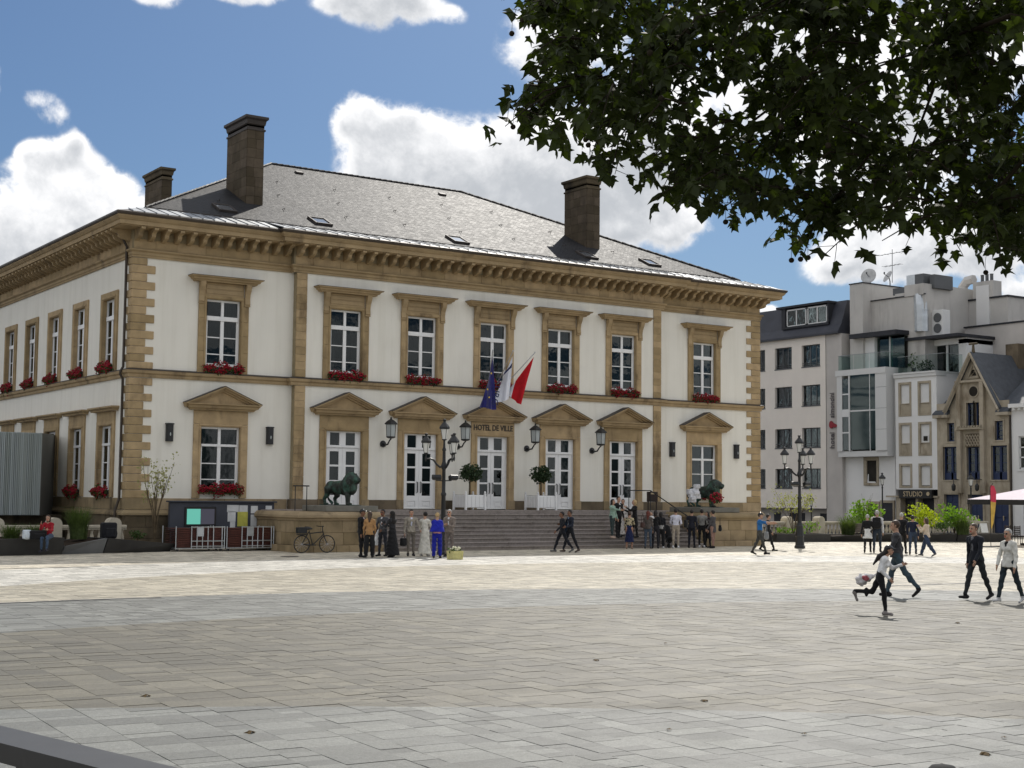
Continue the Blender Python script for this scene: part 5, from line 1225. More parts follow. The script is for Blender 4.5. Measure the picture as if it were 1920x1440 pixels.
for (a, b, c, e) in openings[:5]+openings[8:]:
    mb = MB()
    for u0, u1, z0, z1 in ((a-.12, a, c-.1, e+.12), (b, b+.12, c-.1, e+.12), (a, b, e, e+.12), (a, b, c-.1, c)): fbox(mb, u0, u1, .05, -.06, z0, z1, .01)
    mb.build('window_surround', 'sandstone_pale', GO)
    mb = MB(); fbox(mb, a, a+.1, -.15, -.25, c, e); fbox(mb, b-.1, b, -.15, -.25, c, e); fbox(mb, a, b, -.15, -.25, e-.1, e); fbox(mb, a, b, -.14, -.26, c, c+(.5 if e-c > 2 else .1))
    if b-a > 1: fbox(mb, (a+b)/2-.08, (a+b)/2+.08, -.14, -.26, c, e)
    for k in range(1, 4): fbox(mb, a, b, -.17, -.2, c+(e-c)*k/4-.02, c+(e-c)*k/4+.02)
    w_ = mb.build('window', 'blue_paint', GO); fbox(MB(), a, b, -.21, -.22, c, e).build('pane', 'glass', w_); fbox(MB(), a, b, -.4, -.42, c, e).build('curtain', 'yellow_curtain' if e-c > 2 else 'room_dark', w_)
for k, (a, b, c, e) in enumerate(openings[5:8]):
    mb = MB()
    for u0, u1, z0, z1 in ((a-.15, a, 0, e+.15), (b, b+.15, 0, e+.15), (a, b, e, e+.15)): fbox(mb, u0, u1, .06, -.06, z0, z1, .01)
    mb.build('door_surround', 'sandstone_pale', GO)
    d_ = fbox(MB(), a, b, -.18, -.26, 0, e).build('door', 'blue_paint', GO); mb = MB()
    for u0, u1 in ((a+.08, (a+b)/2-.06), ((a+b)/2+.06, b-.08)):
        for z0, z1 in ((.15, 1.0), (1.15, 2.0), (2.1, e-.08)): fbox(mb, u0, u1, -.15, -.19, z0, z1, .02)
    mb.build('door_panel', 'blue_paint', d_); fbox(MB(), (a+b)/2-.12, (a+b)/2-.08, -.1, -.16, .95, 1.25).build('handle', 'sign_gold', d_)
mb = MB().lathe([(.33, -.05), (.42, -.05), (.42, .06), (.33, .06)], 20); mb.xf(Matrix.Translation((XF, 6.93, 9.5)) @ Matrix.Rotation(-pi/2, 4, 'Y')); mb.build('oculus', 'sandstone_pale', GO)
mb = MB().lathe([(0, 0), (.34, 0), (.34, .02), (0, .02)], 20); mb.xf(Matrix.Translation((XF-.055, 6.93, 9.5)) @ Matrix.Rotation(-pi/2, 4, 'Y')); mb.build('oculus_pane', 'room_dark', GO)
mb = MB(); fbox(mb, 6.25, 7.6, .1, -.02, 5.78, 6.68, .01); mb.build('tracery_panel', 'sandstone_dark', GO); mb = MB()
for k in range(6):
    u = 6.34+k*.22; mb.tube([PW(u, .12, 5.85), PW(u+.22, .12, 6.23), PW(u, .12, 6.6)], .04, 4); mb.tube([PW(u+.22, .12, 5.85), PW(u, .12, 6.23), PW(u+.22, .12, 6.6)], .04, 4)
mb.build('tracery', 'sandstone_pale', GO)
mb = MB()
for a, b in (((6.93, 11.35), (7.35, 10.4)), ((6.93, 11.35), (6.5, 10.4)), ((7.4, 10.4), (6.45, 10.4))): mb.tube([PW(a[0], .06, a[1]), PW(b[0], .06, b[1])], .06, 5)
for a in range(3): mb.tube([PW(6.93+.16*cos(pi/2+2.1*a+2*pi*j/9*0+2*pi*j/8), .05, 10.72+.16*sin(2*pi*j/8)) for j in range(9)], .035, 4) if a == 0 else None
mb.build('trefoil', 'sandstone_pale', GO); fbox(MB(), 6.7, 7.15, .015, -.1, 10.55, 10.95).build('trefoil_shade', 'room_dark', GO)  # dark slab proud of the gable paints the shade of a recess
# roof: steep gable over the bay, lower eaves at both ends
mb = MB(); A = (XF-.35, 6.93, 12.15); B = (XF+8, 6.93, 12.15)
for s, uf, zf in ((1, 9.15, 8.35), (-1, 4.75, 8.35)):
    mb.add([A, B, (XF+8, uf, zf), (XF-.35, uf, zf), (A[0], A[1], A[2]-.22), (B[0], B[1], B[2]-.22), (XF+8, uf, zf-.22), (XF-.35, uf, zf-.22)], [(0, 1, 2, 3), (4, 5, 6, 7), (0, 3, 7, 4), (3, 2, 6, 7), (1, 2, 6, 5)])
for u0, u1 in ((8.9, 10.15), (4.0, 5.0)): mb.add([(XF-.35, u0, 8.1), (XF-.35, u1, 8.1), (XF+4, u1, 11.2), (XF+4, u0, 11.2), (XF-.35, u0, 7.95), (XF-.35, u1, 7.95), (XF+4, u1, 11.0), (XF+4, u0, 11.0)], [(0, 1, 2, 3), (4, 5, 6, 7), (0, 1, 5, 4), (0, 3, 7, 4), (1, 2, 6, 5)])
mb.build('roof', 'slate_far', GO)
mb = MB()
for uf in (9.15, 4.75):
    for o0, d in ((.0, .42), (.16, .3)):
        mb.tube([PW(uf+(.0 if uf > 7 else 0), d, 8.2-o0), PW(6.93, d, 12.05-o0)], .09, 4)
for u0, u1 in ((8.9, 10.15), (4.0, 5.0)): fbox(mb, u0, u1, .36, -.02, 7.8, 8.02, .02)
mb.build('gable_moulding', 'sandstone_pale', GO)
MB().tube([PW(6.93, -.0, 12.1), PW(6.93, -.0, 12.7)], [.12, .06], 6).tube([PW(6.6, 0, 12.7), PW(7.26, 0, 12.7)], .08, 5).build('finial', 'sandstone_dark', GO)
for u in (8.06, 6.17):
    MB().tube([PW(u, .3, 3.6), PW(u, .8, 3.65), PW(u, .8, 3.3)], .03, 5).lathe([(.06, 0), (.13, .1), (.14, .35), (.05, .5)], 6, PW(u, .8, 2.85)).build('wall_lamp', 'dark_iron', GO)
q = at(1912, 655, x=XF+5); fbox(MB(), q.y-.6, q.y+.4, -4, -5.2, 8, q.z+.3).build('chimney', 'sandstone_dark', GO)
MB().tube([PW(4.06, .1, 8.0), PW(4.06, .1, .1)], .06, 6).build('drain_pipe', 'gutter_metal', GO)

WH = thing('white_end_house', 'white plastered house at the right edge behind the parasol', 'house', (XF, 0, 0))
body(WH, -8.9, 4.0, -.8, 8.3, 5)
mb = MB(); holed_wall(mb, -9, 4.02, 0, 8.4, [(2.3, 3.5, 4.3, 6.4), (-.3, .9, 4.3, 6.4), (2.2, 3.2, 0, 2.4)], 0, .25, PW); mb.build('wall', 'house_white', WH)
for a, b in ((2.3, 3.5), (-.3, .9)):
    mb = MB(); fbox(mb, a-.12, b+.12, .06, -.05, 4.15, 4.3); fbox(mb, a, a+.08, -.1, -.18, 4.3, 6.4); fbox(mb, b-.08, b, -.1, -.18, 4.3, 6.4)
    for z in (4.3, 5.0, 5.65, 6.32): fbox(mb, a, b, -.1, -.18, z, z+.08)
    fbox(mb, (a+b)/2-.04, (a+b)/2+.04, -.1, -.18, 4.3, 6.4); w_ = mb.build('window', 'blind_white', WH); fbox(MB(), a, b, -.14, -.15, 4.3, 6.4).build('pane', 'glass', w_); fbox(MB(), a, b, -.5, -.52, 4.3, 6.4).build('curtain', 'curtain', w_)
fbox(MB(), 2.2, 3.2, -.2, -.24, 0, 2.4).build('door', 'mansard_dark', WH)
mb = MB(); fbox(mb, -9, 4.0, .35, -.1, 8.25, 8.5)
for k in range(30): fbox(mb, -8.9+k*.43, -8.7+k*.43, .25, 0, 8.08, 8.25)
mb.build('eaves', 'house_white', WH); mb = MB(); mb.add([(XF-.35, -9, 8.5), (XF-.35, 3.95, 8.5), (XF+5, 3.95, 12.2), (XF+5, -9, 12.2)], [(0, 1, 2, 3)]); mb.build('roof', 'slate_far', WH)

# ------------------------------------------------------------------ beside the town hall: balustrades, planters, plants
mat('cast_stone', srgb(186, 178, 160), .85, .2, nscale=2.5, namt=.15, dirt=(srgb(120, 112, 98), 1.6, .52, .8, (1, 1, .6)), bump=.004, bscale=40)
mat('planter_metal', (.035, .034, .033), .5, .4, nscale=1.5, namt=.3, rand=.15); mat('planter_light', (.16, .165, .17), .45, .4, nscale=1.5, namt=.15); mat('slat_wood', srgb(98, 88, 78), .7, .3, nscale=3, namt=.3, stretch=(.3, 1, 1))
def balustrade(label, x0, x1, y, posts):
    t = thing('balustrade', label, 'balustrade', (x0, y, 0))
    mb = MB(); mb.box(x0, x1, y-.16, y+.16, .86, .98, .02); mb.box(x0, x1, y-.12, y+.12, .8, .86, .01); mb.build('top_rail', 'cast_stone', t); MB().box(x0, x1, y-.14, y+.14, 0, .2, .02).build('bottom_rail', 'cast_stone', t)
    for p in posts:
        pts = [(-.26, 0), (.26, 0), (.26, 1.02)]+[(.26*cos(a), 1.02+.24*sin(a)) for a in [pi*k/10 for k in range(1, 10)]]+[(-.26, 1.02)]
        MB().prism([(p+a, z) for a, z in pts], 1, y-.24, y+.24).build('pier', 'cast_stone', t)
    BM = MB().lathe([(.07, .2), (.07, .26), (.045, .3), (.085, .45), (.075, .55), (.04, .7), (.06, .75), (.06, .8)], 8).mesh('baluster', 'cast_stone', 40)
    x = x0+.2
    while x < x1-.1:
        if min(abs(x-p) for p in posts) > .32: piece('baluster', BM, t, (x, y, 0))
        x += .29
balustrade('weathered stone balustrade with rounded piers left of the town hall', -12, -.35, -1.1, [-9.2, -5.2, -3.1, -.85])
balustrade('pale stone balustrade with rounded piers right of the town hall', 34.2, 55, 2.2, [38.0, 40.45, 44.8, 49.2, 53.6])
def planter(label, front, depth, h0, h1, m, lean=.25, top='planter_metal'):
    """low folded-metal bed: front edge a->b on the ground, top edge leaning out"""
    A, B = Vector((*front[0], 0)), Vector((*front[1], 0)); d = (B-A).normalized(); n = Vector((-d.y, d.x, 0))
    t = thing('metal_planter', label, 'planter', tuple(A.lerp(B, .5)))
    q = [A+n*lean*.6, B+n*lean*.6, B+n*depth, A+n*depth]; tp = [A-n*.02+Vector((0, 0, h0)), B-n*.02+Vector((0, 0, h1)), B+n*depth+Vector((0, 0, h1)), A+n*depth+Vector((0, 0, h0))]
    mb = MB(); mb.add(q+tp, [(0, 1, 2, 3), (0, 1, 5, 4), (1, 2, 6, 5), (2, 3, 7, 6), (3, 0, 4, 7)]); mb.build('shell', m, t)
    ii = [tp[0]+d*.06+n*.12, tp[1]-d*.06+n*.12, tp[2]-d*.06-n*.06, tp[3]+d*.06-n*.06]
    mb = MB(); mb.add(tp+[p-Vector((0, 0, .0)) for p in ii], [(0, 1, 5, 4), (1, 2, 6, 5), (2, 3, 7, 6), (3, 0, 4, 7)]); mb.build('rim', top, t)
    mb = MB(); mb.add([p-Vector((0, 0, .03)) for p in ii], [(0, 1, 2, 3)]); mb.build('soil', 'soil', t)
    return t
planter('long dark metal planter with the seated woman on its rim', ((-8.5, -5.0), (-3.5, -3.85)), 2.2, .56, .6, 'planter_metal')
planter('grey folded planter facet to the right of the seated woman', ((-3.45, -3.8), (-1.85, -3.5)), 2.0, .3, .55, 'planter_light', .5, 'planter_light')
planter('dark metal planter ending in a point beside the chair trolleys', ((-1.8, -3.5), (1.0, -2.75)), 1.8, .56, .3, 'planter_metal', .5)
planter('dark planter nearest the town hall on the sunny right side', ((33.9, -1.2), (37.0, -2.0)), 2.2, .42, .42, 'planter_metal', .1)
planter('dark planter with the slatted backrest on the right side', ((37.1, -2.0), (40.9, -3.0)), 2.2, .3, .45, 'planter_metal', .6)
planter('dark planter under the yellow bush', ((41.0, -3.0), (44.3, -4.2)), 2.4, .42, .42, 'planter_metal', .2)
planter('dark planter under the tall green bush in front of the gabled house', ((44.4, -4.2), (47.4, -5.4)), 2.4, .45, .45, 'planter_metal', .2)
SB = thing('slatted_backrest', 'slatted grey wooden backrest leaning on the right-hand planter', 'backrest', (39.6, -1.8, .45))
for k in range(5): q = MB().box(-.75, .75, -.03, .03, .08+k*.1, .17+k*.1, .006); q.xf(Matrix.Translation((39.4, -1.7, .42)) @ Matrix.Rotation(radians(-16), 4, 'Z') @ Matrix.Rotation(radians(-22), 4, 'X')); q.build('slat', 'slat_wood', SB)
rg = random.Random(5)
def grass(name, label, loc, h, r, n, m='grass_blade', cat='ornamental grass'):
    t = thing(name, label, cat, loc); v = []; f = []
    for i in range(n):
        a = rg.uniform(0, 2*pi); rr = r*.35*sqrt(rg.random()); b = Vector((rr*cos(a), rr*sin(a), 0)); hh = h*rg.uniform(.55, 1.05); out = rg.uniform(.1, .62)*r; w_ = rg.uniform(.008, .016); a2 = a+rg.uniform(-.6, .6); d = Vector((cos(a2), sin(a2), 0)); s = Vector((-d.y, d.x, 0))*w_; k = len(v)
        for q in range(4):
            tt = q/3; p = b+d*out*tt**1.9+Vector((0, 0, hh*(tt-.22*tt**3))); ww = s*(1-tt*.85); v += [tuple(p-ww), tuple(p+ww)]
        f += [(k, k+1, k+3, k+2), (k+2, k+3, k+5, k+4), (k+4, k+5, k+7, k+6)]
    me = bpy.data.meshes.new('blades'); me.from_pydata(v, [], f); me.materials.append(MATS[m]); link('blades', me, t, False)
def bush(name, label, loc, r, h, n, size, m, stems=5, cat='shrub', open_=False):
    t = thing(name, label, cat, loc); mb = MB(); tips = []
    for i in range(stems):
        a = 2*pi*i/stems+rg.uniform(-.3, .3); rr = r*rg.uniform(.3, .7); tip = Vector((rr*cos(a), rr*sin(a), h*rg.uniform(.65, .95))); tips.append(tip)
        mb.tube([(0, 0, 0), (rr*.3*cos(a), rr*.3*sin(a), h*.4), tip], [.011*h, .008*h, .004*h], 5)
        for q in range(3): e = tip+Vector((rg.uniform(-.3, .3)*r, rg.uniform(-.3, .3)*r, rg.uniform(-.1, .3)*h)); mb.tube([tip*.7, e], .003*h, 4); tips.append(e)
    mb.build('stems', 'bark', t, world=False)
    if open_: pts = [p for tp in tips for p in ball_pts(max(1, n//len(tips)), tp, (r*.3, r*.3, h*.16), rg, .3)]
    else: pts = lumpy_pts(n, (0, 0, h*.58), (r, r, h*.46), rg, 9)
    leaf_cloud('foliage', pts, size, m, t, rg, False)
q = at(147, 1008, y=-2.6); grass('pampas_grass', 'tall dense tuft of dark green grass left of the town hall', (q.x, q.y, .5), 1.5, .85, 650)
for x, lb in ((20, 'low dark grass at the far left end of the planter'), (62, 'low dark grass behind the seated woman')): q = at(x, 1008, y=-3.0); grass('low_grass', lb, (q.x, q.y, .5), .75, .8, 260)
q = at(290, 1010, y=-1.9); bush('bare_shrub', 'thin airy shrub with sparse leaves in front of the left corner', (q.x, q.y, .4), .95, 2.75, 330, .1, 'pale_leaf', 6, open_=True)
q = at(258, 1010, y=-2.0); bush('low_shrub', 'small low green shrub at the foot of the left corner', (q.x, q.y, .4), .45, .45, 160, .1, 'shrub_leaf')
q = at(1488, 1002, y=-.6); bush('pale_shrub', 'airy shrub with pale blossom beside the right street lamp', (q.x, q.y, .35), 1.3, 2.1, 420, .12, 'pale_leaf', 7, open_=True)
q = at(1474, 1004, y=-.9); bush('low_shrub', 'small lime shrub left of the right street lamp', (q.x, q.y, .35), .6, .5, 160, .1, 'lime_leaf')
q = at(1515, 1004, y=-1.2); bush('low_shrub', 'small bright green shrub right of the right street lamp', (q.x, q.y, .35), .75, .75, 200, .11, 'lime_leaf')
q = at(1590, 1006, y=-1.4); grass('tall_grass', 'round clump of tall green grass right of the slatted backrest', (q.x, q.y, .35), 1.3, .95, 520)
q = at(1622, 1004, y=-.6); bush('lime_bush', 'tall bright green bush in front of the white wall', (q.x, q.y, .35), 1.15, 1.9, 520, .2, 'lime_leaf', 7)
q = at(1727, 1004, y=-3.0); bush('yellow_bush', 'round bright yellow bush in front of the shop sign', (q.x, q.y, .35), 1.2, 1.75, 620, .16, 'yellow_leaf', 7)
q = at(1790, 1004, y=-3.6); bush('green_bush', 'large green bush in front of the blue doors', (q.x, q.y, .4), 1.25, 1.75, 620, .17, 'lime_leaf', 7)
q = at(1805, 1006, y=-4.4); grass('tall_grass', 'clump of feathery grass in front of the large green bush', (q.x, q.y, .4), 1.2, .9, 420)
q = at(1770, 1006, y=-4.2); bush('low_shrub', 'low grey-green shrub with white flowers left of the large green bush', (q.x, q.y, .4), .8, .8, 260, .12, 'shrub_leaf')

# ribbed pavilion against the side wall
mat('rib_metal', srgb(158, 166, 164), .5, .4, metal=.2, nscale=1.2, namt=.1, rand=.1, stretch=(3, 3, .1)); mat('pavilion_side', srgb(128, 130, 128), .7, .3, nscale=1, namt=.1)
PV = thing('ribbed_pavilion', 'raised pavilion clad in vertical grey metal ribs at the left edge', 'pavilion', (-5, 6, 0))
c0, c1 = at(78, 812, y=6), at(78, 966, y=6); xr = c0.x
RB = MB().box(-.022, .022, -.05, .05, 0, 1, .008).mesh('rib', 'rib_metal')
x = xr-.03; k = 0
while x > -9: piece('rib', RB, PV, (x, 5.94, c1.z), 0, (rg.choice((1.1, 1.3, 1.5)), rg.uniform(.8, 1.15), c0.z-c1.z)); x -= .075
MB().box(-9, xr, 6.0, 11, c1.z, c0.z).build('body', 'pavilion_side', PV)
mb = MB(); mb.add([(xr, 5.98, c1.z), (-.02, 9.6, 1.1), (-.02, 9.6, 4.75), (xr, 5.98, c0.z), (xr, 11, c1.z), (xr, 11, c0.z)], [(0, 1, 2, 3), (0, 4, 1), (3, 2, 5)]); mb.build('side_panel', 'pavilion_side', PV)
MB().box(-9, -.4, 7, 11, 0, c1.z).build('base', 'sandstone_dark', PV)

# notice board, trolleys, bicycle
NB = thing('notice_board', 'dark notice board with a lit screen and pinned papers by the left wall', 'notice board', (3.5, -1.1, 0))
MB().box(1.38, 5.8, -1.15, -.95, .78, 1.86, .015).build('panel', mat('board_metal', (.045, .05, .065), .5, .4, nscale=1, namt=.15), NB); MB().box(1.3, 5.88, -1.25, -.9, 1.86, 1.92, .01).build('hood', 'board_metal', NB)
for x in (1.55, 5.62): MB().box(x-.09, x+.09, -1.12, -.98, 0, .78).build('leg', 'board_metal', NB)
sc_ = MB().box(1.98, 3.28, -1.2, -1.15, .92, 1.68, .01).build('screen', 'sign_black', NB)
def emis(name, col, s): m, t = new_mat(name); e = t.add('ShaderNodeEmission', i_Color=(*col, 1), i_Strength=s); t.l.new(e.outputs[0], t.out.inputs[0])
emis('screen_teal', (.18, .62, .5), .62); emis('screen_grey', (.1, .1, .13), .5)
MB().box(2.06, 2.62, -1.206, -1.2, 1.0, 1.6).build('screen_image', 'screen_teal', sc_); MB().box(2.62, 3.2, -1.206, -1.2, 1.0, 1.6).build('screen_image', 'screen_grey', sc_)
mat('paper_white', (.62, .63, .62), .8, .2, nscale=5, namt=.12); mat('paper_yellow', (.5, .48, .1), .8, .2, nscale=5, namt=.2)
for x, z, w_, h_, y_ in ((4.0, 1.62, .5, .28, 0), (4.45, 1.6, .36, .3, 0), (3.95, 1.3, .34, .4, 0), (4.0, .98, .22, .26, 0), (4.42, 1.2, .44, .58, 1), (4.92, 1.58, .3, .3, 0), (4.9, 1.15, .26, .46, 0), (5.2, 1.28, .18, .3, 0), (5.55, 1.56, .28, .36, 0), (5.4, .98, .56, .26, 0)):
    MB().box(x-w_/2, x+w_/2, -1.158-.002*y_, -1.152, z-h_/2, z+h_/2).build('poster', 'paper_yellow' if y_ else 'paper_white', NB)
mat('red_slats', (.075, .024, .017), .6, .3, nscale=4, namt=.35)
def trolley(x0, label):
    t = thing('chair_trolley', label, 'trolley', (x0+1, -2.6, 0), 0, 'galvanised trolleys stacked with folding chairs')
    y0, y1, w_ = -3.0, -1.6, 1.95
    for k in range(11):
        q = MB().box(x0+.06, x0+w_-.06, y0+.08, y1-.08, .17+k*.068, .2+k*.068, .008); q.box(x0+.06, x0+w_-.06, y0+.06, y0+.1, .16+k*.068, .215+k*.068, .006); q.build('folded_chair', 'red_slats', t)
    mb = MB(); r = .022
    for x in (x0+.62, x0+.62+.22, x0+.62+.44, x0+.62+.66, x0+.62+.88, x0+w_-.1, x0+w_): mb.tube([(x, y0, .1), (x, y0, .96)], r, 5)
    for z in (.12, .2, .4, .93): mb.tube([(x0+.6, y0, z), (x0+w_, y0, z)], r, 5)
    for x, y in ((x0, y0), (x0, y1), (x0+w_, y1)): mb.tube([(x, y, .1), (x, y, .96)], r, 5)
    mb.tube([(x0, y0, .12), (x0, y1, .12), (x0+w_, y1, .12), (x0+w_, y0, .12), (x0, y0, .12)], r, 5); mb.box(x0+.86, x0+1.1, y0-.02, y0+.0, .58, .92); mb.build('cage', 'galvanised', t)
    for x in (x0+.1, x0+w_-.1):
        for y in (y0+.1, y1-.1): q = MB().lathe([(.05, -.02), (.06, 0), (.05, .02)], 8); q.xf(Matrix.Translation((x, y, .06)) @ Matrix.Rotation(pi/2, 4, 'X')); q.build('castor', 'dark_iron', t)
trolley(.95, 'galvanised trolley of stacked red chairs under the lit screen'); trolley(3.0, 'galvanised trolley of stacked red chairs under the pinned papers')
def wheel(parent, c, r, name='wheel'):
    mb = MB(); n = 22; ring = [(c[0]+r*cos(2*pi*k/n), c[1], c[2]+r*sin(2*pi*k/n)) for k in range(n+1)]; mb.tube(ring, .022, 6, False); w_ = mb.build(name, 'dark_iron', parent)
    mb = MB().tube([(c[0], c[1]-.05, c[2]), (c[0], c[1]+.05, c[2])], .025, 6)
    for k in range(14): mb.tube([(c[0], c[1]+.02*(-1)**k, c[2]), (c[0]+r*cos(2*pi*k/14), c[1], c[2]+r*sin(2*pi*k/14))], .003, 3)
    mb.build('spokes', 'steel', w_)
BI = thing('bicycle', 'black bicycle with a rear basket leaning in front of the left step block', 'bicycle', (5.3, -5.6, 0))
by = -5.65; bx0, bx1 = at(566, 1012, y=by).x, at(606, 1012, y=by).x; bx1 = bx0+1.06; R = .34
wheel(BI, (bx0, by, R), R-.02); wheel(BI, (bx1, by, R), R-.02)
mb = MB(); bb = (bx0+.45, by, .3); st = (bx0+.3, by, .82); hd = (bx1-.2, by, .86); P3 = lambda *a: [(x, by, z) for x, z in a]
for pth in ([(bx0, by, R), bb], [bb, st], [st, (bx0, by, R)], [bb, (bx1-.17, by, .7)], [(bx0+.33, by, .74), (bx1-.19, by, .8)], [hd, (bx1-.12, by, .6), (bx1, by, R)], [hd, (bx1-.22, by, 1.0)]): mb.tube(pth, .02, 6)
mb.build('frame', 'dark_iron', BI); MB().tube([(bx1-.32, by-.3, 1.02), (bx1-.24, by-.15, 1.0), (bx1-.22, by, 1.02), (bx1-.24, by+.15, 1.0), (bx1-.32, by+.3, 1.02)], .016, 6).build('handlebar', 'dark_iron', BI)
MB().tube([(bx0+.14, by, .93), (bx0+.28, by, .94), (bx0+.42, by, .92)], [.08, .06, .025], 8).tube([st, (bx0+.28, by, .92)], .015, 5).build('saddle', 'dark_iron', BI); MB().box(bx0-.2, bx0+.16, by-.14, by+.14, .74, .98, .02).box(bx0-.2, bx0+.2, by-.06, by+.06, .68, .72).build('basket', 'dark_iron', BI)
MB().tube([(bx0+.35, by-.08, .3), (bx0+.55, by-.08, .3)], .02, 5).lathe([(.09, -.01), (.09, .01)], 10, (bx0+.45, by, .3)).build('crank', 'dark_iron', BI)

# iron handrails and the sign stand by the steps
def handrail(label, pts, posts):
    t = thing('handrail', label, 'handrail', posts[0]); MB().tube(pts, .025, 6).build('rail', 'dark_iron', t)
    for p, z in zip(posts, [q[2] for q in pts]): MB().tube([p, (p[0], p[1], z)], .02, 6).build('post', 'dark_iron', t)
handrail('thin iron handrail behind the left lion', [(5.6, -3.3, 2.55), (6.3, -3.3, 2.55)], [(5.7, -3.3, 1.56), (6.2, -3.3, 1.56)])
handrail('thin iron handrail sloping down the right side of the steps', [(23.2, -2.3, 2.55), (24.6, -2.3, 2.55), (24.9, -5.5, 1.0)], [(23.3, -2.3, 1.6), (24.6, -2.3, 1.6), (24.9, -5.5, .1)])
q = at(1223, 940, y=-2.2); SS = thing('sign_stand', 'black lectern-like sign stand at the top of the steps', 'sign stand', (q.x, q.y, 1.6))
MB().box(q.x-.28, q.x+.28, q.y-.08, q.y+.08, 2.02, 2.5, .01).build('case', mat('brown_metal', (.03, .02, .017), .5, .4, nscale=2, namt=.2), SS); MB().box(q.x-.2, q.x+.05, q.y-.086, q.y-.08, 2.38, 2.45).build('plate', 'sign_gold', SS)
for s in (-.25, .25): MB().box(q.x+s-.02, q.x+s+.02, q.y-.02, q.y+.02, 1.6, 2.02).build('leg', 'brown_metal', SS)

# parasol, feather flag, board and furniture at the right edge
PS_ = thing('parasol', 'large pale parasol with dark valance at the right edge', 'parasol', (43.5, -9.2, 0)); cx, cy_ = 43.6, -9.6; hw_ = 2.3
mat('parasol_cloth', srgb(222, 210, 216), .8, .2, nscale=1, namt=.04); mat('valance', (.03, .03, .03), .8, .2)
mb = MB(); top = (cx, cy_, 2.95); k = [(cx-hw_, cy_-hw_, 2.3), (cx+hw_, cy_-hw_, 2.3), (cx+hw_, cy_+hw_, 2.3), (cx-hw_, cy_+hw_, 2.3)]; mb.add(k+[top], [(0, 1, 4), (1, 2, 4), (2, 3, 4), (3, 0, 4)]); mb.build('canopy', 'parasol_cloth', PS_)
mb = MB()
for i in range(4): a, b = Vector(k[i]), Vector(k[(i+1) % 4]); mb.add([a, b, b-Vector((0, 0, .26)), a-Vector((0, 0, .26))], [(0, 1, 2, 3)])
mb.build('valance', 'valance', PS_); MB().tube([(cx, cy_, 0), (cx, cy_, 2.9)], .04, 8).build('pole', 'dark_iron', PS_); MB().box(cx-.5, cx+.5, cy_-.5, cy_+.5, 0, .12, .02).build('foot', 'dark_iron', PS_)
q = at(1858, 1026, z=0); FF = thing('feather_flag', 'red and yellow feather flag on a thin pole left of the parasol', 'flag', (q.x, q.y, 0))
rt = Vector((CR[0], CR[1], 0)).normalized()
mb = MB(); mb.tube([q, q+Vector((0, 0, 2.9)), q+rt*.15+Vector((0, 0, 3.08))], .018, 5); mb.build('pole', 'dark_iron', FF); MB().box(q.x-.5, q.x+.5, q.y-.2, q.y+.2, 0, .05, .01).build('foot', 'dark_iron', FF)
mat('pennant_pink', (.55, .05, .09), .7, .2, nscale=3, namt=.2); mat('pennant_yellow', (.55, .36, .08), .7, .2, nscale=3, namt=.3)
mb = MB(); e = [(.02, 3.0, .2), (.02, 2.7, .3), (.02, 2.2, .28), (.02, 1.7, .22), (.02, 1.2, .14), (.02, .9, .04)]
v = []
for a, z, b in e: v += [q+rt*a+Vector((0, 0, z)), q+rt*b+Vector((0, 0, z-.05))]
mb.add(v, []); n0 = 0
for i in range(5): mb.mi = 0 if i < 2 else 1; mb.f.append((2*i, 2*i+1, 2*i+3, 2*i+2)); mb.m.append(mb.mi)
mb.build('cloth', ['pennant_pink', 'pennant_yellow'], FF)
q = at(1844, 1012, z=0); AB = thing('pavement_sign', 'small white pavement sign behind the man in the dark jacket', 'sign', (q.x, q.y, 0))
for s in (-1, 1): m4 = MB().box(-.3, .3, -.015, .015, 0, .95, .006); m4.xf(Matrix.Translation((q.x, q.y+s*.2, 0)) @ Matrix.Rotation(radians(12*s), 4, 'X')); m4.build('board', 'paper_white', AB)
for i, (x, y) in enumerate(((1897, 1020), (1915, 1022))):
    q = at(x, y, z=0); t = thing('cafe_chair', ['dark cafe chair under the parasol, left of the two', 'dark cafe chair under the parasol at the frame edge'][i], 'chair', (q.x, q.y, 0), 0, 'dark cafe chairs under the parasol')
    MB().box(-.25, .25, -.25, .25, .42, .47, .01).build('seat', 'brown_metal', t, world=False); mb = MB()
    for k_ in range(5): mb.box(-.25, .25, .22, .26, .52+k_*.09, .58+k_*.09, .006)
    mb.build('backrest', 'brown_metal', t, world=False)
    for sx in (-.22, .22):
        for sy in (-.22, .22): MB().tube([(sx, sy, 0), (sx, sy, .44 if sy < 0 else .98)], .02, 5).build('leg', 'brown_metal', t, world=False)
# rail in the near left corner and a bollard at the bottom edge
NR = thing('metal_railing', 'dark flat-topped metal railing crossing the near left corner', 'railing', (-16.6, -47.4, 0))
a0, a1 = at(-120, 1331.5, z=.95), at(400, 1455.5, z=.95); d = (a1-a0).normalized(); n = Vector((-d.y, d.x, 0)); A0, A1 = a0-d*1.5, a1+d*1.5
mb = MB(); hh = Vector((0, 0, .1)); n2 = -n if n.y > 0 else n
vs = [A0, A1, A1+n2*.27, A0+n2*.27]; mb.add(vs+[p-hh for p in vs], [(0, 1, 2, 3), (4, 5, 6, 7), (0, 1, 5, 4), (1, 2, 6, 5), (2, 3, 7, 6), (3, 0, 4, 7)]); mb.build('top_bar', mat('rail_metal', (.02, .021, .023), .5, .5, nscale=5, namt=.25, dirt=((.05, .05, .05), 3, .6, .8, (1, 1, 1))), NR)
for k_ in range(3): p = A0.lerp(A1, .12+.38*k_)+n2*.16; MB().box(p.x-.05, p.x+.05, p.y-.05, p.y+.05, 0, .85).build('post', 'rail_metal', NR)
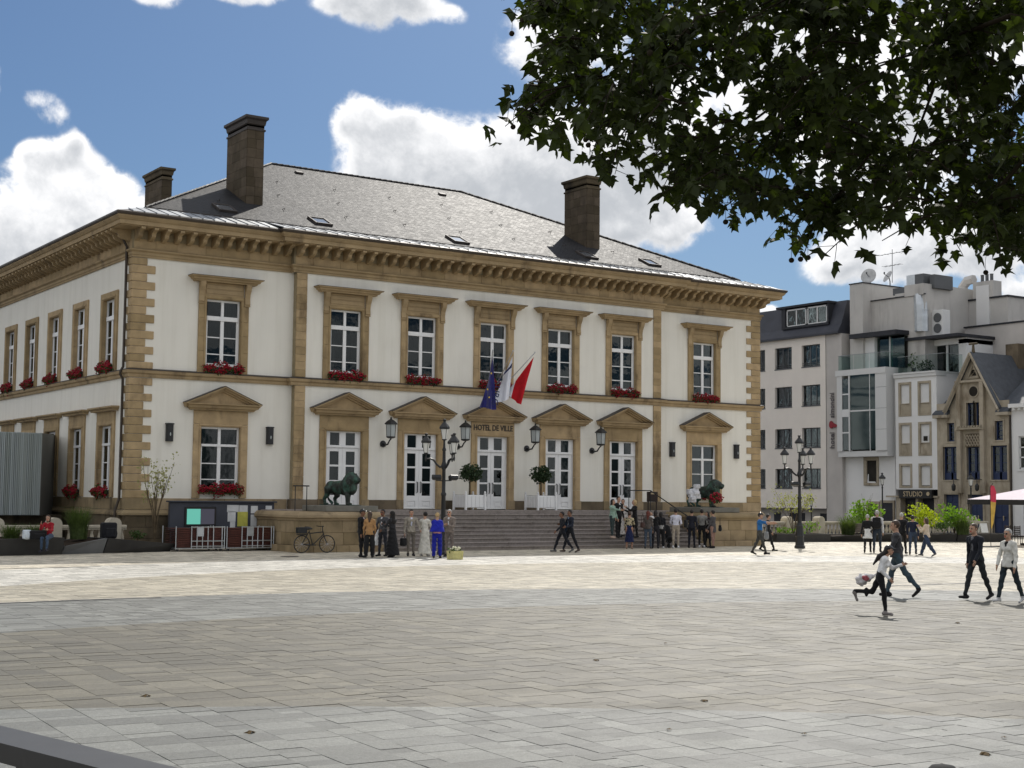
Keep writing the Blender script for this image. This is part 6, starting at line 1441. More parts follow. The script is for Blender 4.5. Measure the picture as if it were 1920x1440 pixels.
q = at(1768, 1436, z=.62); BO = thing('bollard', 'black bollard whose top just shows at the bottom edge', 'bollard', (q.x, q.y, 0)); MB().lathe([(.09, 0), (.09, .5), (.11, .53), (.11, .58), (.07, .62), (0, .63)], 14).build('post', 'valance', BO, world=False, smooth=40)
# ------------------------------------------------------------------ people
def cloth(c, rough=.85):
    nm = 'cloth_%02x%02x%02x' % tuple(int(255*min(1, x)**.45) for x in c)
    if nm not in MATS: mat(nm, c, rough, .2, nscale=7, namt=.3, bump=.012, bscale=11, sheen=.1)
    return nm
mat('skin_light', (.42, .25, .17), .6, .35, nscale=20, namt=.08); mat('skin_brown', (.2, .1, .06), .6, .35, nscale=20, namt=.08); mat('shades_black', (.008, .008, .009), .2, .5)
for nm, c in (('hair_black', (.012, .009, .008)), ('hair_brown', (.05, .028, .016)), ('hair_red', (.12, .025, .014)), ('hair_blond', (.4, .28, .13)), ('hair_grey', (.36, .35, .33))): mat(nm, c, .5, .4, nscale=30, namt=.6, stretch=(1, 1, .25), bump=.006, bscale=45)
def facing(px, py, z, face):
    q = at(px, py, z=z)
    if z == 0 and 4 < q.x < 30 and q.y > -6.3:              # nobody stands inside the steps
        q = Vector(CAM).lerp(q, (-6.3-CAM[1])/(q.y-CAM[1])); q.z = 0
    v = Vector((q.x-CAM[0], q.y-CAM[1], 0)).normalized(); r = Vector((v.y, -v.x, 0)); a = radians(face)
    d = -v*cos(a)+r*sin(a)
    return q, atan2(d.y, d.x)-pi/2
def person(label, px, py, H, face, top, legs, shoes=(.02, .02, .02), hair='hair_brown', style='short', skin='skin_light', fem=False, z=0., pose='stand', arms=None, legp=None, lean=0., turn=0., skirt=None, coat=0., inner=None, wide=1., shades=False, sleeve=True, sock=None, group=None, h=.017, stout=1., seat=None, noloc=None, cape=False):
    s = H/1.75; B = SDF(); mats = [skin, cloth(top), cloth(legs), cloth(shoes), cloth(inner or top), 'shades_black', 'flag_red', cloth(skirt[2]) if skirt else cloth(legs), cloth(sock or shoes)]
    hipw, shw = (.095 if fem else .09)*s, (.155 if fem else .18)*s
    legp = legp or {'stand': ((4, 0, 5), (-4, 2, 5)), 'walk': ((24, 6, 0), (-22, 14, 35)), 'run': ((34, 40, 10), (-24, 78, 60)), 'stride': ((18, 2, 2), (-18, 8, 25))}[pose]
    pts = []
    for side, (th, kb, fp) in zip((1, -1), legp):
        th, kb, fp = radians(th), radians(kb), radians(fp); hp = Vector((side*hipw, 0, 0)); sp = (1 if pose != 'stand' else 1.0)
        kn = hp+Vector((side*.012*s, sin(th)*.43*s, -cos(th)*.43*s)); an = kn+Vector((side*.006*s, sin(th-kb)*.41*s, -cos(th-kb)*.41*s))
        heel = an+Vector((0, -.05*s*cos(fp), -.055*s+.05*s*sin(fp))); toe = an+Vector((side*.02*s, .15*s*cos(fp), -.055*s-.15*s*sin(fp)))
        pts.append((side, hp, kn, an, heel, toe))
    zmin = min(min(p[4].z, p[5].z)-.032*s for p in pts); up = Vector((0, 0, -zmin if seat is None else seat))
    ln = radians(lean); ax = Vector((0, sin(ln), cos(ln))); T = lambda k, x=0, y=0: up+ax*(k*s)+Vector((x*s, y*s*cos(ln), -y*s*sin(ln)))
    for side, hp, kn, an, heel, toe in pts:
        hp, kn, an, heel, toe = hp+up, kn+up, an+up, heel+up, toe+up
        lm = 2 if skirt is None or skirt[0] < .2 else 2
        B.cap(hp, kn, .088*s*stout, .06*s*max(1, wide), 2, .03); cm = 2 if sock is None else 8
        B.cap(kn, an+Vector((0, 0, .03*s)), .058*s*max(1, wide), .042*s*wide*1.05, cm, .02); B.ell(kn.lerp(an, .3)+Vector((0, -.014*s, 0)), (.05*s*wide, .055*s*wide, .11*s), cm, .02)
        B.cap(heel, toe, .04*s, .032*s, 3, .015); B.cap(an, heel, .042*s, .04*s, 3, .015)
    # trunk
    fl = ((0, 1, 0), 1.32)
    B.cap(T(-.02), T(.1), .125*s*stout*(1.06 if fem else 1), .12*s*stout, 2, .04, fl); B.cap(T(.08), T(.2), .122*s*stout, .118*s*stout, 1, .04, fl); B.cap(T(.2), T(.36), .118*s*stout, (.14 if fem else .152)*s*stout, 1, .05, fl)
    B.cap(T(.43, -.09), T(.43, .09), .07*s, .07*s, 1, .05)
    for sd in (-1, 1): B.cap(T(.44, sd*(shw/s-.06)), T(.42, sd*shw/s), .062*s, .058*s, 1, .035)
    if fem: B.ell(T(.31, 0, .085), (.12*s, .055*s, .06*s), 1, .04)
    if coat: B.cone(T(.16), T(-coat), .138*s*stout, .176*s*stout, 1, .02, ((0, 1, 0), 1.2))
    if inner: B.cap(T(.44, 0, .06), T(.3 if coat > .055 else .2, 0, .112), .045*s, .012*s, 4, .003)
    if cape: B.cone(T(.45), T(.06), .15*s, .29*s, 1, .05, ((0, 1, 0), 1.3))
    if skirt: k0, k1, _ = skirt; B.cone(T(.13), up+Vector((0, -.01*s, -k0*s)), .118*s*stout, k1*s, 7, .015, ((0, 1, 0), 1.15))
    # neck and head, looking where turned
    B.cap(T(.47), T(.57, 0, .01), .058*s, .052*s, 0, .02)
    hc = T(.655, 0, .025); tr = radians(turn); fw = Vector((-sin(tr), cos(tr), -.05)); sdv = Vector((cos(tr), sin(tr), 0))
    R_ = np.array([list(sdv), list(Vector((-sin(tr), cos(tr), 0))), [0, 0, 1]]).T
    B.ell(hc+Vector((0, 0, .02*s)), (.076*s, .094*s, .098*s), 0, .02, R_); B.ell(hc+fw*.03*s-Vector((0, 0, .055*s)), (.058*s, .066*s, .062*s), 0, .02, R_)
    B.cap(hc+fw*.092*s+Vector((0, 0, .008*s)), hc+fw*.112*s-Vector((0, 0, .022*s)), .011*s, .016*s, 0, .01); B.ell(hc+fw*.092*s-Vector((0, 0, .052*s)), (.024*s, .012*s, .009*s), 6, .004, R_)
    for sd in (-1, 1):
        B.ell(hc+sdv*(sd*.077*s)-fw*.005*s, (.012*s, .02*s, .032*s), 0, .008, R_)
        B.ell(hc+fw*.088*s+sdv*(sd*.032*s)+Vector((0, 0, .012*s)), ((.03 if shades else .015)*s, .012*s, (.02 if shades else .009)*s), 5, .003, R_)
    # arms: (forward, outward, elbow, inward)
    arms = arms or {'stand': ((4, 8, 12, 5), (2, 8, 14, 5)), 'walk': ((-20, 9, 18, 0), (22, 9, 25, 5)), 'run': ((-42, 14, 85, 10), (40, 14, 80, 20)), 'stride': ((-14, 8, 15, 0), (14, 8, 18, 0)), 'sit': ((30, 10, 40, 20), (30, 10, 40, 20))}.get(pose, ((4, 8, 12, 5), (2, 8, 14, 5)))
    tubes = []; am = 1
    for side, (a, b, e, c) in zip((1, -1), arms):
        a, b, e, c = map(radians, (a+lean, b, e, c)); sh = T(.425, side*shw/s)
        el = sh+Vector((side*sin(b), cos(b)*sin(a), -cos(b)*cos(a)))*.285*s
        fd = Vector((-side*sin(c)*sin(min(e, pi/2))*.9-0*side+side*sin(b)*.3*cos(e), sin(a+e)*cos(c), -cos(a+e)*cos(c*.3))).normalized(); wr = el+fd*.245*s
        B.cap(sh, el, .058*s*stout, .047*s, 1, .03); B.cap(el, wr-fd*.0*s, .047*s, (.036 if sleeve else .032)*s, 1 if sleeve else 0, .015)
        u = fd.cross(Vector((0, 0, 1))); u = u.normalized() if u.length > .1 else Vector((1, 0, 0)); pn = u.cross(fd)
        plm = wr+fd*.05*s; B.cap(wr, wr+fd*.075*s, .028*s, .034*s, 0, .012, (tuple(pn if abs(u.x) < .5 else u), 1.6))
        w_ = u if abs(u.x) < .5 else pn; nn = pn if abs(u.x) < .5 else u
        for k in range(4):
            r0 = wr+fd*.07*s+w_*((k-1.5)*.017*s); L_ = (.075, .085, .08, .062)[k]*s; cu = -nn*(side*.0)+Vector((-side*.25, 0, -.1))
            p1 = r0+fd*L_*.45; p2 = p1+(fd+cu*.5).normalized()*L_*.35; p3 = p2+(fd+cu*1.2).normalized()*L_*.28; tubes.append(([r0-fd*.02*s, p1, p2, p3], [.0095*s, .0092*s, .0085*s, .006*s]))
        r0 = wr+fd*.025*s+w_*(.024*s); td = (fd*.6+w_*.8).normalized(); tubes.append(([r0, r0+td*.035*s, r0+td*.035*s+(fd+w_*.2).normalized()*.03*s], [.012*s, .011*s, .008*s]))
    zc, ph = T(.45).z, rnd.uniform(0, 6)
    def folds(P, f):
        x, y, z_ = P[:, 0]/s, P[:, 1]/s, P[:, 2]/s
        wv = np.sin(z_*34+5*np.sin(x*13+ph)+7*y)+.8*np.sin(x*30+6*np.sin(z_*9+ph)+y*18)
        return f+np.where(P[:, 2] < zc, (.0045 if h < .014 else .0055)*s*wv, 0)
    vs, fs, lb = B.mesh(h, folds)
    tb = MB()
    for pth, rr in tubes: tb.tube(pth, rr, 5)
    n0 = len(vs); V_ = vs.tolist()+[tuple(p) for p in tb.v]; F_ = fs.tolist()+[tuple(i+n0 for i in f) for f in tb.f]
    me = bpy.data.meshes.new('body'); me.from_pydata(V_, [], F_)
    for mm in mats: me.materials.append(MATS[mm])
    me.polygons.foreach_set('material_index', np.asarray(list(lb)+[0]*len(tb.f), np.int32)); me.polygons.foreach_set('use_smooth', [True]*len(F_)); me.update()
    if noloc: q, rz = Vector(noloc[:3]), noloc[3]
    else: q, rz = facing(px, py, z, face)
    t = thing('person', label, 'person', (q.x, q.y, z if noloc is None else noloc[2]), rz, group)
    link('body', me, t, False)
    # hair or hat
    Hh = SDF(); hz = Vector((0, 0, 1))
    if style != 'none':
        Hh.ell(hc+hz*.03*s-fw*.012*s, (.086*s, .1*s, .098*s), 0, .02, R_)
        if style in ('bob', 'long', 'scarf'): Hh.cap(hc-fw*.03*s, hc-fw*.045*s-hz*.1*s, .085*s, .075*s, 0, .03)
        if style == 'long': Hh.cap(hc-fw*.055*s-hz*.08*s, hc-fw*.1*s-hz*.26*s, .07*s, .045*s, 0, .03)
        if style == 'veryl': Hh.cap(hc-fw*.06*s-hz*.05*s, hc-fw*.22*s-hz*.16*s, .07*s, .06*s, 0, .03); Hh.cap(hc-fw*.22*s-hz*.16*s, hc-fw*.36*s-hz*.36*s, .06*s, .02*s, 0, .02)
        if style == 'bun': Hh.ell(hc-fw*.09*s+hz*.05*s, (.04*s,)*3, 0, .02)
        if style == 'scarf': Hh.cap(hc-hz*.1*s, T(.4), .08*s, .15*s, 0, .04)
        if style == 'hair_up': Hh.ell(hc+hz*.11*s, (.06*s, .06*s, .04*s), 0, .03)
        fwn = np.array([fw.x, fw.y, 0]); hcn = np.array(hc)
        def carve(P, f):
            d = P-hcn; y = d@fwn; zz = d[:, 2]
            cut = np.minimum(y-.028*s, .062*s-zz) if style != 'scarf' else np.minimum(y-.06*s, .06*s-zz)
            f = np.maximum(f, cut)
            return f
        v2, f2, l2 = Hh.mesh(max(.011, h*.75), carve)
        link('hair' if style != 'scarf' else 'headscarf', np_mesh('hair', v2, f2, l2, [hair]), t, False)
    if style == 'cap' or (style == 'veryl' and hair == 'hair_black' and H < 1.45):
        K = SDF(); K.ell(hc+hz*.055*s, (.09*s, .104*s, .078*s), 0, .01, R_); K.cap(hc+fw*.08*s+hz*.06*s, hc+fw*.17*s+hz*.045*s, .05*s, .045*s, 0, .01, ((0, 0, 1), 5))
        def lower(P, f): return np.maximum(f, np.array(hc)[2]+.04*s-P[:, 2])
        v2, f2, l2 = K.mesh(.012, lower); link('cap', np_mesh('cap', v2, f2, l2, ['shades_black']), t, False)
    return t, dict(T=T, s=s, up=up, q=q, rz=rz)
def on_person(info, p):
    return info['q']+Matrix.Rotation(info['rz'], 3, 'Z') @ Vector(p)
def bag(label, loc, size, m, rz=0, strap=None, cat='bag', name='handbag'):
    t = thing(name, label, cat, loc, rz); a, b, c = size
    S_ = SDF(); S_.rbox((0, 0, 0), (a*.46, b*.42, c*.46), min(b, c)*.2, 0, .04); S_.ell((a*.05, 0, -c*.18), (a*.5, b*.52, c*.34), 0, .05); S_.rbox((0, -b*.4, -c*.12), (a*.3, b*.16, c*.25), .02, 0, .02)
    v, f, l = S_.mesh(.014); link('body', np_mesh('bag_body', v, f, l, [m]), t, False)
    if strap: MB().tube([(-a*.35, 0, c*.3), (-a*.25, 0, c*.3+strap*.7), (0, 0, c*.3+strap), (a*.25, 0, c*.3+strap*.7), (a*.35, 0, c*.3)], .01, 5).build('strap', m, t, world=False)
    return t
BLK, NAVY, DGREY, JEAN, WHITE, BEIGE, TAUPE = (.012, .012, .013), (.012, .016, .035), (.045, .045, .048), (.05, .075, .12), (.68, .68, .68), (.42, .36, .28), (.2, .17, .14)
# in the open square
person('girl in cap, white top and black leggings running across the square', 1651, 1153, 1.42, 90, WHITE, BLK, (.22, .2, .19), 'hair_black', 'veryl', fem=True, pose='run', lean=16, legp=((12, 8, 4), (-26, 62, 70)), arms=((-34, 10, 62, 5), (22, 10, 72, 25)), h=.0115)
q = at(1621, 1086, y=at(1640, 1150, z=0).y); PBG = thing('plastic_bag', 'loose white plastic bag with red print swinging behind the running girl', 'bag', q, -.3)
S_ = SDF(); S_.ell((-.07, 0, -.02), (.13, .07, .11), 0, .04); S_.ell((.05, .01, .02), (.12, .06, .09), 0, .04); S_.cap((.1, 0, .03), (.26, 0, .1), .05, .02, 0, .03); S_.ell((-.02, -.05, .02), (.08, .03, .05), 1, .01); S_.cap((-.12, 0, .08), (-.04, 0, .12), .02, .015, 0, .02)
v2, f2, l2 = S_.mesh(.011, lambda P, f: f+.007*(np.sin(P[:, 0]*50+P[:, 2]*33)+np.sin(P[:, 2]*61-P[:, 0]*20))); link('sheet', np_mesh('sheet', v2, f2, l2, [cloth((.6, .58, .58)), cloth((.4, .1, .12))]), PBG, False)
person('man in dark grey jacket and jeans walking left behind the running girl', 1682, 1119, 1.84, -90, DGREY, (.045, .07, .085), BLK, 'hair_brown', 'short', pose='walk', coat=.04, h=.0115, legp=((16, 4, 0), (-26, 12, 48)), turn=4)
person('man in dark hooded jacket and dark trousers walking towards the camera', 1832, 1125, 1.78, -42, (.012, .014, .02), (.02, .024, .026), BLK, 'hair_brown', 'short', pose='stride', coat=.05, inner=(.14, .14, .15), h=.0115, lean=5)
person('grey-haired woman in white hooded jacket with a hand in her pocket', 1893, 1131, 1.68, -38, (.6, .59, .54), (.02, .03, .036), (.5, .5, .5), 'hair_grey', 'short', fem=True, pose='stride', coat=.1, inner=BLK, shades=True, h=.0115, arms=((6, 16, 30, 30), (4, 12, 14, 0)))
person('woman in black top and white skirt walking away on the right', 1627, 1037, 1.66, 178, BLK, BLK, BLK, 'hair_grey', 'short', fem=True, pose='stride', skirt=(.28, .22, (.62, .62, .6)), stout=1.12, arms=((10, 20, 60, 20), (-10, 16, 20, 0)))
t, i_ = person('man with white sleeves and black backpack walking away on the right', 1645, 1037, 1.84, 176, (.6, .6, .6), (.03, .04, .055), BLK, 'hair_grey', 'short', pose='stride')
bag('black backpack on the man with white sleeves', on_person(i_, i_['T'](.28, 0, -.17)), (.36, .24, .5), cloth(BLK), i_['rz'], .0, 'backpack', 'backpack')
person('man all in black walking away past the yellow bush', 1691, 1040, 1.78, 170, BLK, BLK, BLK, 'hair_grey', 'short', pose='walk', coat=.02)
person('man in navy jacket and jeans walking away beside the woman in beige', 1712, 1041, 1.66, 176, NAVY, (.035, .05, .08), BLK, 'hair_black', 'short', pose='stride')
person('woman in beige jacket and wide jeans looking at her phone', 1738, 1044, 1.6, -115, (.55, .45, .34), (.03, .045, .08), (.1, .1, .1), 'hair_brown', 'bob', fem=True, pose='walk', wide=1.45, coat=.06, arms=((40, 8, 95, 20), (35, 8, 100, 20)))
t, i_ = person('man in blue vest and cap pointing a phone to the right', 1425, 1041, 1.72, 82, (.02, .12, .32), (.05, .05, .045), BLK, 'hair_black', 'cap', pose='stride', sleeve=False, inner=(.6, .6, .6), arms=((82, 4, 8, 0), (70, 6, 25, 10)))
person('person in dark clothes half hidden behind the man in the blue vest', 1440, 1034, 1.62, 100, BLK, BLK, BLK, 'hair_black', 'short', pose='stride')
q = at(1437, 1004, y=-11.8); bag('grey shoulder bag behind the man in the blue vest', q, (.34, .16, .34), cloth((.2, .21, .22)), 1.0, .45)
person('man in dark suit walking left in front of the steps, nearer of the two', 1054, 1036, 1.7, -78, (.014, .015, .02), (.012, .013, .018), (.1, .1, .1), 'hair_black', 'short', 'skin_brown', pose='walk')
t, i_ = person('man in dark suit with light blue shirt carrying a jacket in front of the steps', 1069, 1036, 1.74, -60, (.018, .022, .035), (.014, .015, .02), (.08, .06, .05), 'hair_black', 'short', 'skin_brown', pose='stride', inner=(.3, .4, .55), arms=((25, 10, 70, 10), (10, 14, 70, 25)))
bag('dark blue jacket slung over the arm of the second suited man', on_person(i_, i_['T'](.05, .26, .12)), (.3, .16, .46), cloth((.02, .035, .06)), i_['rz'], name='jacket', cat='jacket')
# wedding guests on the left
G1, G2 = 'guests standing left of the street lamp', 'guests in front of the right lion'
person('man in black suit and hat at the left end of the wedding group', 677, 1045, 1.75, 62, BLK, BLK, BLK, 'hair_black', 'cap', 'skin_brown', group=G1, coat=.05, inner=(.5, .4, .4))
person('woman in tan jacket and black trousers with her back turned', 692, 1046, 1.68, 172, (.34, .19, .08), BLK, BLK, 'hair_brown', 'long', fem=True, wide=1.7, coat=.08, group=G1, arms=((6, 10, 30, 20), (6, 10, 10, 0)))
person('small girl in white dress behind the woman in the tan jacket', 706, 1042, 1.15, 160, WHITE, (.4, .27, .2), (.5, .5, .5), 'hair_brown', 'long', fem=True, skirt=(.36, .2, WHITE), group=G1)
person('man in grey suit and sunglasses facing the woman in the tan jacket', 717, 1043, 1.74, -35, (.07, .07, .075), (.03, .032, .04), BLK, 'hair_black', 'short', 'skin_brown', shades=True, coat=.05, inner=(.65, .65, .65), group=G1, arms=((25, 8, 60, 30), (20, 8, 40, 20)))
t, i_ = person('woman in long black dress with dark headscarf', 735, 1045, 1.7, -130, (.025, .025, .028), BLK, BLK, cloth((.02, .018, .017)), 'scarf', 'skin_brown', fem=True, skirt=(.86, .3, BLK), group=G1, arms=((30, 8, 70, 20), (35, 8, 70, 25)))
person('man in beige suit wearing a backpack by its straps', 770, 1043, 1.74, 8, (.3, .27, .22), (.17, .15, .125), BLK, 'hair_black', 'short', coat=.05, inner=(.55, .57, .68), group=G1, arms=((0, 10, 15, 0), (14, 22, 40, 0)))
q = at(756, 1016, y=-9.4); bag('dark bag hanging from the hand of the man in the beige suit', q, (.3, .14, .3), cloth(BLK), .4, .14)
person('bride in long white lace dress with her back turned', 796, 1043, 1.66, 160, (.62, .6, .53), (.6, .58, .52), (.4, .4, .4), 'hair_black', 'bun', fem=True, skirt=(.84, .27, (.62, .6, .53)), group=G1, turn=35, arms=((30, 14, 40, 20), (40, 25, 35, 10)))
person('blond woman in bright blue cape and blue trousers', 819, 1047, 1.66, 176, (.012, .02, .3), (.01, .016, .24), (.02, .02, .02), 'hair_blond', 'short', fem=True, wide=1.5, cape=True, skirt=(.0, .17, (.5, .25, .22)), group=G1, arms=((14, 10, 50, 40), (14, 10, 50, 40)))
person('man in taupe suit and sunglasses looking at his hands', 842, 1044, 1.76, -22, (.2, .165, .14), (.15, .125, .11), BLK, 'hair_grey', 'short', shades=True, coat=.05, inner=(.65, .65, .65), group=G1, arms=((18, 6, 85, 45), (18, 6, 85, 45)))
q = at(853, 1049, z=0); FB = thing('flower_basket', 'pale yellow box filled with white and yellow flowers on the ground', 'flower basket', (q.x, q.y, 0)); MB().prism([(-.2, 0), (.2, 0), (.23, .3), (-.23, .3)], 1, -.2, .2).build('box', cloth((.5, .46, .2)), FB, world=False)
rg = random.Random(9); leaf_cloud('foliage', ball_pts(90, (0, 0, .32), (.24, .2, .1), rg, .4), .1, 'shrub_leaf', FB, rg, False); mb = MB()
for p_ in ball_pts(34, (0, 0, .37), (.22, .18, .08), rg, .6): mb.lathe([(.01, -.02), (.04, 0), (.01, .03)], 6, p_)
mb.build('blossoms', cloth((.7, .68, .5)), FB, world=False)
# wedding couple and guests on the right
person('woman in mint jacket with her arm out beside the groom', 1148, 1009, 1.7, 62, (.25, .36, .29), (.03, .045, .045), (.4, .3, .24), 'hair_black', 'long', fem=True, z=.48, arms=((70, 10, 15, 0), (10, 8, 12, 0)), coat=.05)
person('groom in black suit on the lower steps', 1159, 1008, 1.82, 40, BLK, BLK, BLK, 'hair_black', 'short', coat=.05, z=.48, inner=(.6, .6, .6))
person('bride in long white dress on the lower steps beside the groom', 1168, 1006, 1.7, -10, (.5, .47, .44), (.5, .47, .44), (.4, .4, .4), 'hair_brown', 'bun', fem=True, z=.48, skirt=(.84, .24, (.5, .47, .44)))
person('blond woman in black dress taking a photo of the couple', 1190, 1008, 1.68, -70, BLK, BLK, BLK, 'hair_blond', 'long', fem=True, z=.48, arms=((40, 12, 70, 10), (60, 10, 60, 10)), skirt=(.4, .17, BLK))
m, t_ = new_mat('knit_pattern'); vv = t_.add('ShaderNodeTexVoronoi', i_Vector=t_.pos, i_Scale=9.); t_.put(t_.p.inputs['Base Color'], t_.mix(t_.ramp(vv.outputs[0], .42, .46), (.03, .028, .02), (.45, .38, .24))); t_.p.inputs['Roughness'].default_value = .9
MATS['cloth_pattern'] = m
t, i_ = person('woman in patterned cardigan and long navy skirt with her back turned', 1180, 1026, 1.64, 172, (.45, .38, .241), (.35, .2, .14), (.25, .17, .12), 'hair_brown', 'hair_up', fem=True, skirt=(.62, .22, (.012, .018, .06)), arms=((30, 10, 90, 20), (8, 10, 20, 0)))
t.children[0].data.materials[1] = m
person('red-haired woman in taupe jacket and jeans watching the couple', 1215, 1027, 1.68, 170, (.1, .085, .075), (.06, .08, .11), (.05, .05, .05), 'hair_red', 'long', fem=True, coat=.04, group=G2)
q = at(1205, 984, y=-8.6); bag('brown shoulder bag of the red-haired woman', q, (.26, .12, .24), cloth((.05, .025, .02)), .3, .4)
t, i_ = person('dark-haired person holding a baby dressed in white', 1229, 1026, 1.7, 175, BLK, (.02, .02, .025), BLK, 'hair_black', 'bob', fem=True, group=G2, arms=((20, 8, 110, 10), (30, 8, 110, 30)))
bq = on_person(i_, i_['T'](.36, -.2, -.1)); BB = SDF(); BB.cap((0, 0, -.14), (0, 0, .1), .1, .085, 1, .02); BB.ell((.0, 0, .24), (.075, .08, .085), 0, .02)
for sx in (-1, 1): BB.cap((sx*.09, 0, .12), (sx*.16, .06, .02), .04, .03, 1, .02); BB.cap((sx*.05, 0, -.15), (sx*.08, .1, -.26), .05, .04, 1, .02)
v2, f2, l2 = BB.mesh(.014); t = thing('person', 'baby dressed in white carried on a shoulder in the group', 'person', bq, i_['rz']); link('body', np_mesh('baby', v2, f2, l2, ['skin_light', cloth(WHITE)]), t, False)
person('stocky woman in black sweater and black trousers with grey hem', 1239, 1028, 1.64, 174, (.011, .011, .014), BLK, (.5, .5, .5), 'hair_black', 'bob', fem=True, stout=1.22, wide=1.35, group=G2, skirt=(.03, .165, (.3, .29, .28)))
person('man in white shirt and beige trousers with his back turned', 1267, 1028, 1.78, 180, (.62, .62, .7), (.34, .29, .23), (.55, .55, .55), 'hair_black', 'short', group=G2, arms=((10, 10, 60, 30), (10, 10, 60, 30)))
q = at(1254, 1027, z=0); PRAM = thing('stroller', 'black folded stroller standing between two guests', 'stroller', (q.x, q.y, 0))
mb = MB(); mb.tube([(-.2, -.25, .12), (-.2, .1, .6), (-.2, .35, 1.0), (.2, .35, 1.0), (.2, .1, .6), (.2, -.25, .12)], .02, 6); mb.tube([(-.2, .25, .12), (-.2, -.1, .6)], .016, 5); mb.tube([(.2, .25, .12), (.2, -.1, .6)], .016, 5); mb.build('frame', 'dark_iron', PRAM, world=False)
S_ = SDF(); S_.cap((0, -.02, .38), (0, .12, .85), .19, .16, 0, .04, ((0, 1, 0), 1.6)); S_.ell((0, -.1, .4), (.19, .22, .12), 0, .04); v2, f2, l2 = S_.mesh(.02); link('seat', np_mesh('pram_seat', v2, f2, l2, [cloth(BLK)]), PRAM, False)
for sx in (-.21, .21):
    for sy in (-.25, .25): mb = MB().lathe([(.06, -.02), (.1, -.02), (.1, .02), (.06, .02)], 12); mb.xf(Matrix.Translation((sx, sy, .1)) @ Matrix.Rotation(pi/2, 4, 'Y')); mb.build('wheel', 'dark_iron', PRAM, world=False)
person('person in dark navy suit facing the right lion', 1297, 1024, 1.74, 165, (.015, .016, .024), (.012, .013, .02), BLK, 'hair_black', 'short', coat=.05, group=G2, inner=(.6, .6, .6))
q = at(1286, 982, y=-8.2); bag('black shoulder bag beside the navy suit', q, (.24, .14, .34), cloth(BLK), .5, .3)
person('person in grey sweater and black trousers with white shoes', 1316, 1025, 1.76, 178, (.24, .235, .22), BLK, (.55, .55, .55), 'hair_black', 'short', group=G2, arms=((10, 12, 50, 30), (10, 12, 50, 30)))
person('woman in dark dress behind the grey sweater', 1327, 1022, 1.66, -60, (.03, .018, .018), BLK, BLK, 'hair_black', 'long', fem=True, skirt=(.5, .18, BLK), group=G2)
person('woman in grey coat and ankle boots with white scarf at the right end', 1337, 1028, 1.72, -120, (.075, .07, .072), (.3, .18, .14), BLK, 'hair_black', 'bun', fem=True, coat=.22, group=G2, inner=(.62, .62, .62), arms=((50, 8, 70, 10), (10, 10, 20, 0)))
q = at(1350, 990, y=-8.5); bag('black handbag of the woman in the grey coat', q, (.3, .14, .28), cloth(BLK), .8, .35)
# flowers at the right lion
for (px, py, r, m_, lb, nm) in ((1341, 932, .42, 'petals', 'pile of red flowers between the feet of the right lion', 'bouquet'), (1300, 930, .36, 'paper_white', 'bundle wrapped in white paper in front of the right lion', 'wrapped_bundle')):
    q = at(px, py+12, y=-5.0); t = thing(nm, lb, 'flowers' if nm == 'bouquet' else 'bundle', (q.x, q.y, q.z)); rg = random.Random(px)
    if nm == 'bouquet':
        leaf_cloud('foliage', ball_pts(90, (0, 0, .22), (r, .25, .24), rg, .3), .12, 'shrub_leaf', t, rg, False); mb = MB()
        for p_ in ball_pts(70, (0, -.06, .26), (r, .26, .26), rg, .7): mb.lathe([(.01, -.03), (.055, 0), (.02, .04)], 6, p_)
        mb.build('blossoms', m_, t, world=False)
    else:
        S_ = SDF(); rg2 = random.Random(3)
        for k_ in range(9): S_.rbox((rg2.uniform(-.16, .2), rg2.uniform(-.1, .05), .1+.09*k_*rg2.uniform(.7, 1)), (rg2.uniform(.1, .2), .11, rg2.uniform(.06, .13)), .02, 0, .03)
        v2, f2, l2 = S_.mesh(.025); link('wrapping', np_mesh('wrap', v2, f2, l2, [cloth((.56, .56, .58))]), t, False)
# seated woman and luggage on the left planter
rz_ = facing(90, 1035, 0, -20)[1]; q = at(91, 1012, y=-4.3)
person('woman in red jacket and jeans sitting on the dark planter', 0, 0, 1.66, 0, (.3, .012, .02), (.05, .08, .13), (.02, .02, .03), 'hair_brown', 'long', fem=True, pose='sit', seat=.1, legp=((78, 82, 5), (84, 80, 5)), arms=((40, 10, 95, 15), (30, 10, 60, 20)), lean=8, noloc=(q.x, q.y, .58, rz_))
q = at(70, 1010, y=-4.4); bag('black holdall lying beside the seated woman', (q.x, q.y, .72), (.66, .3, .34), cloth(BLK), .2, .1, name='holdall')
q = at(50, 1010, y=-4.4); bag('white and pale blue carrier bag at the left of the holdall', (q.x, q.y, .74), (.3, .2, .34), cloth((.55, .6, .64)), .2, None, name='carrier_bag')
q = at(203, 1010, y=-2.9); bag('large black rucksack standing by the balustrade pier', (q.x, q.y, .82), (.62, .4, .64), cloth((.012, .013, .016)), .1, .05, 'rucksack', 'rucksack')
q = at(1101, 1017, z=.16); SBX = bag('small reddish bag lying on the lowest step', (q.x, q.y, .26), (.36, .22, .22), cloth((.12, .06, .05)), .1, None)
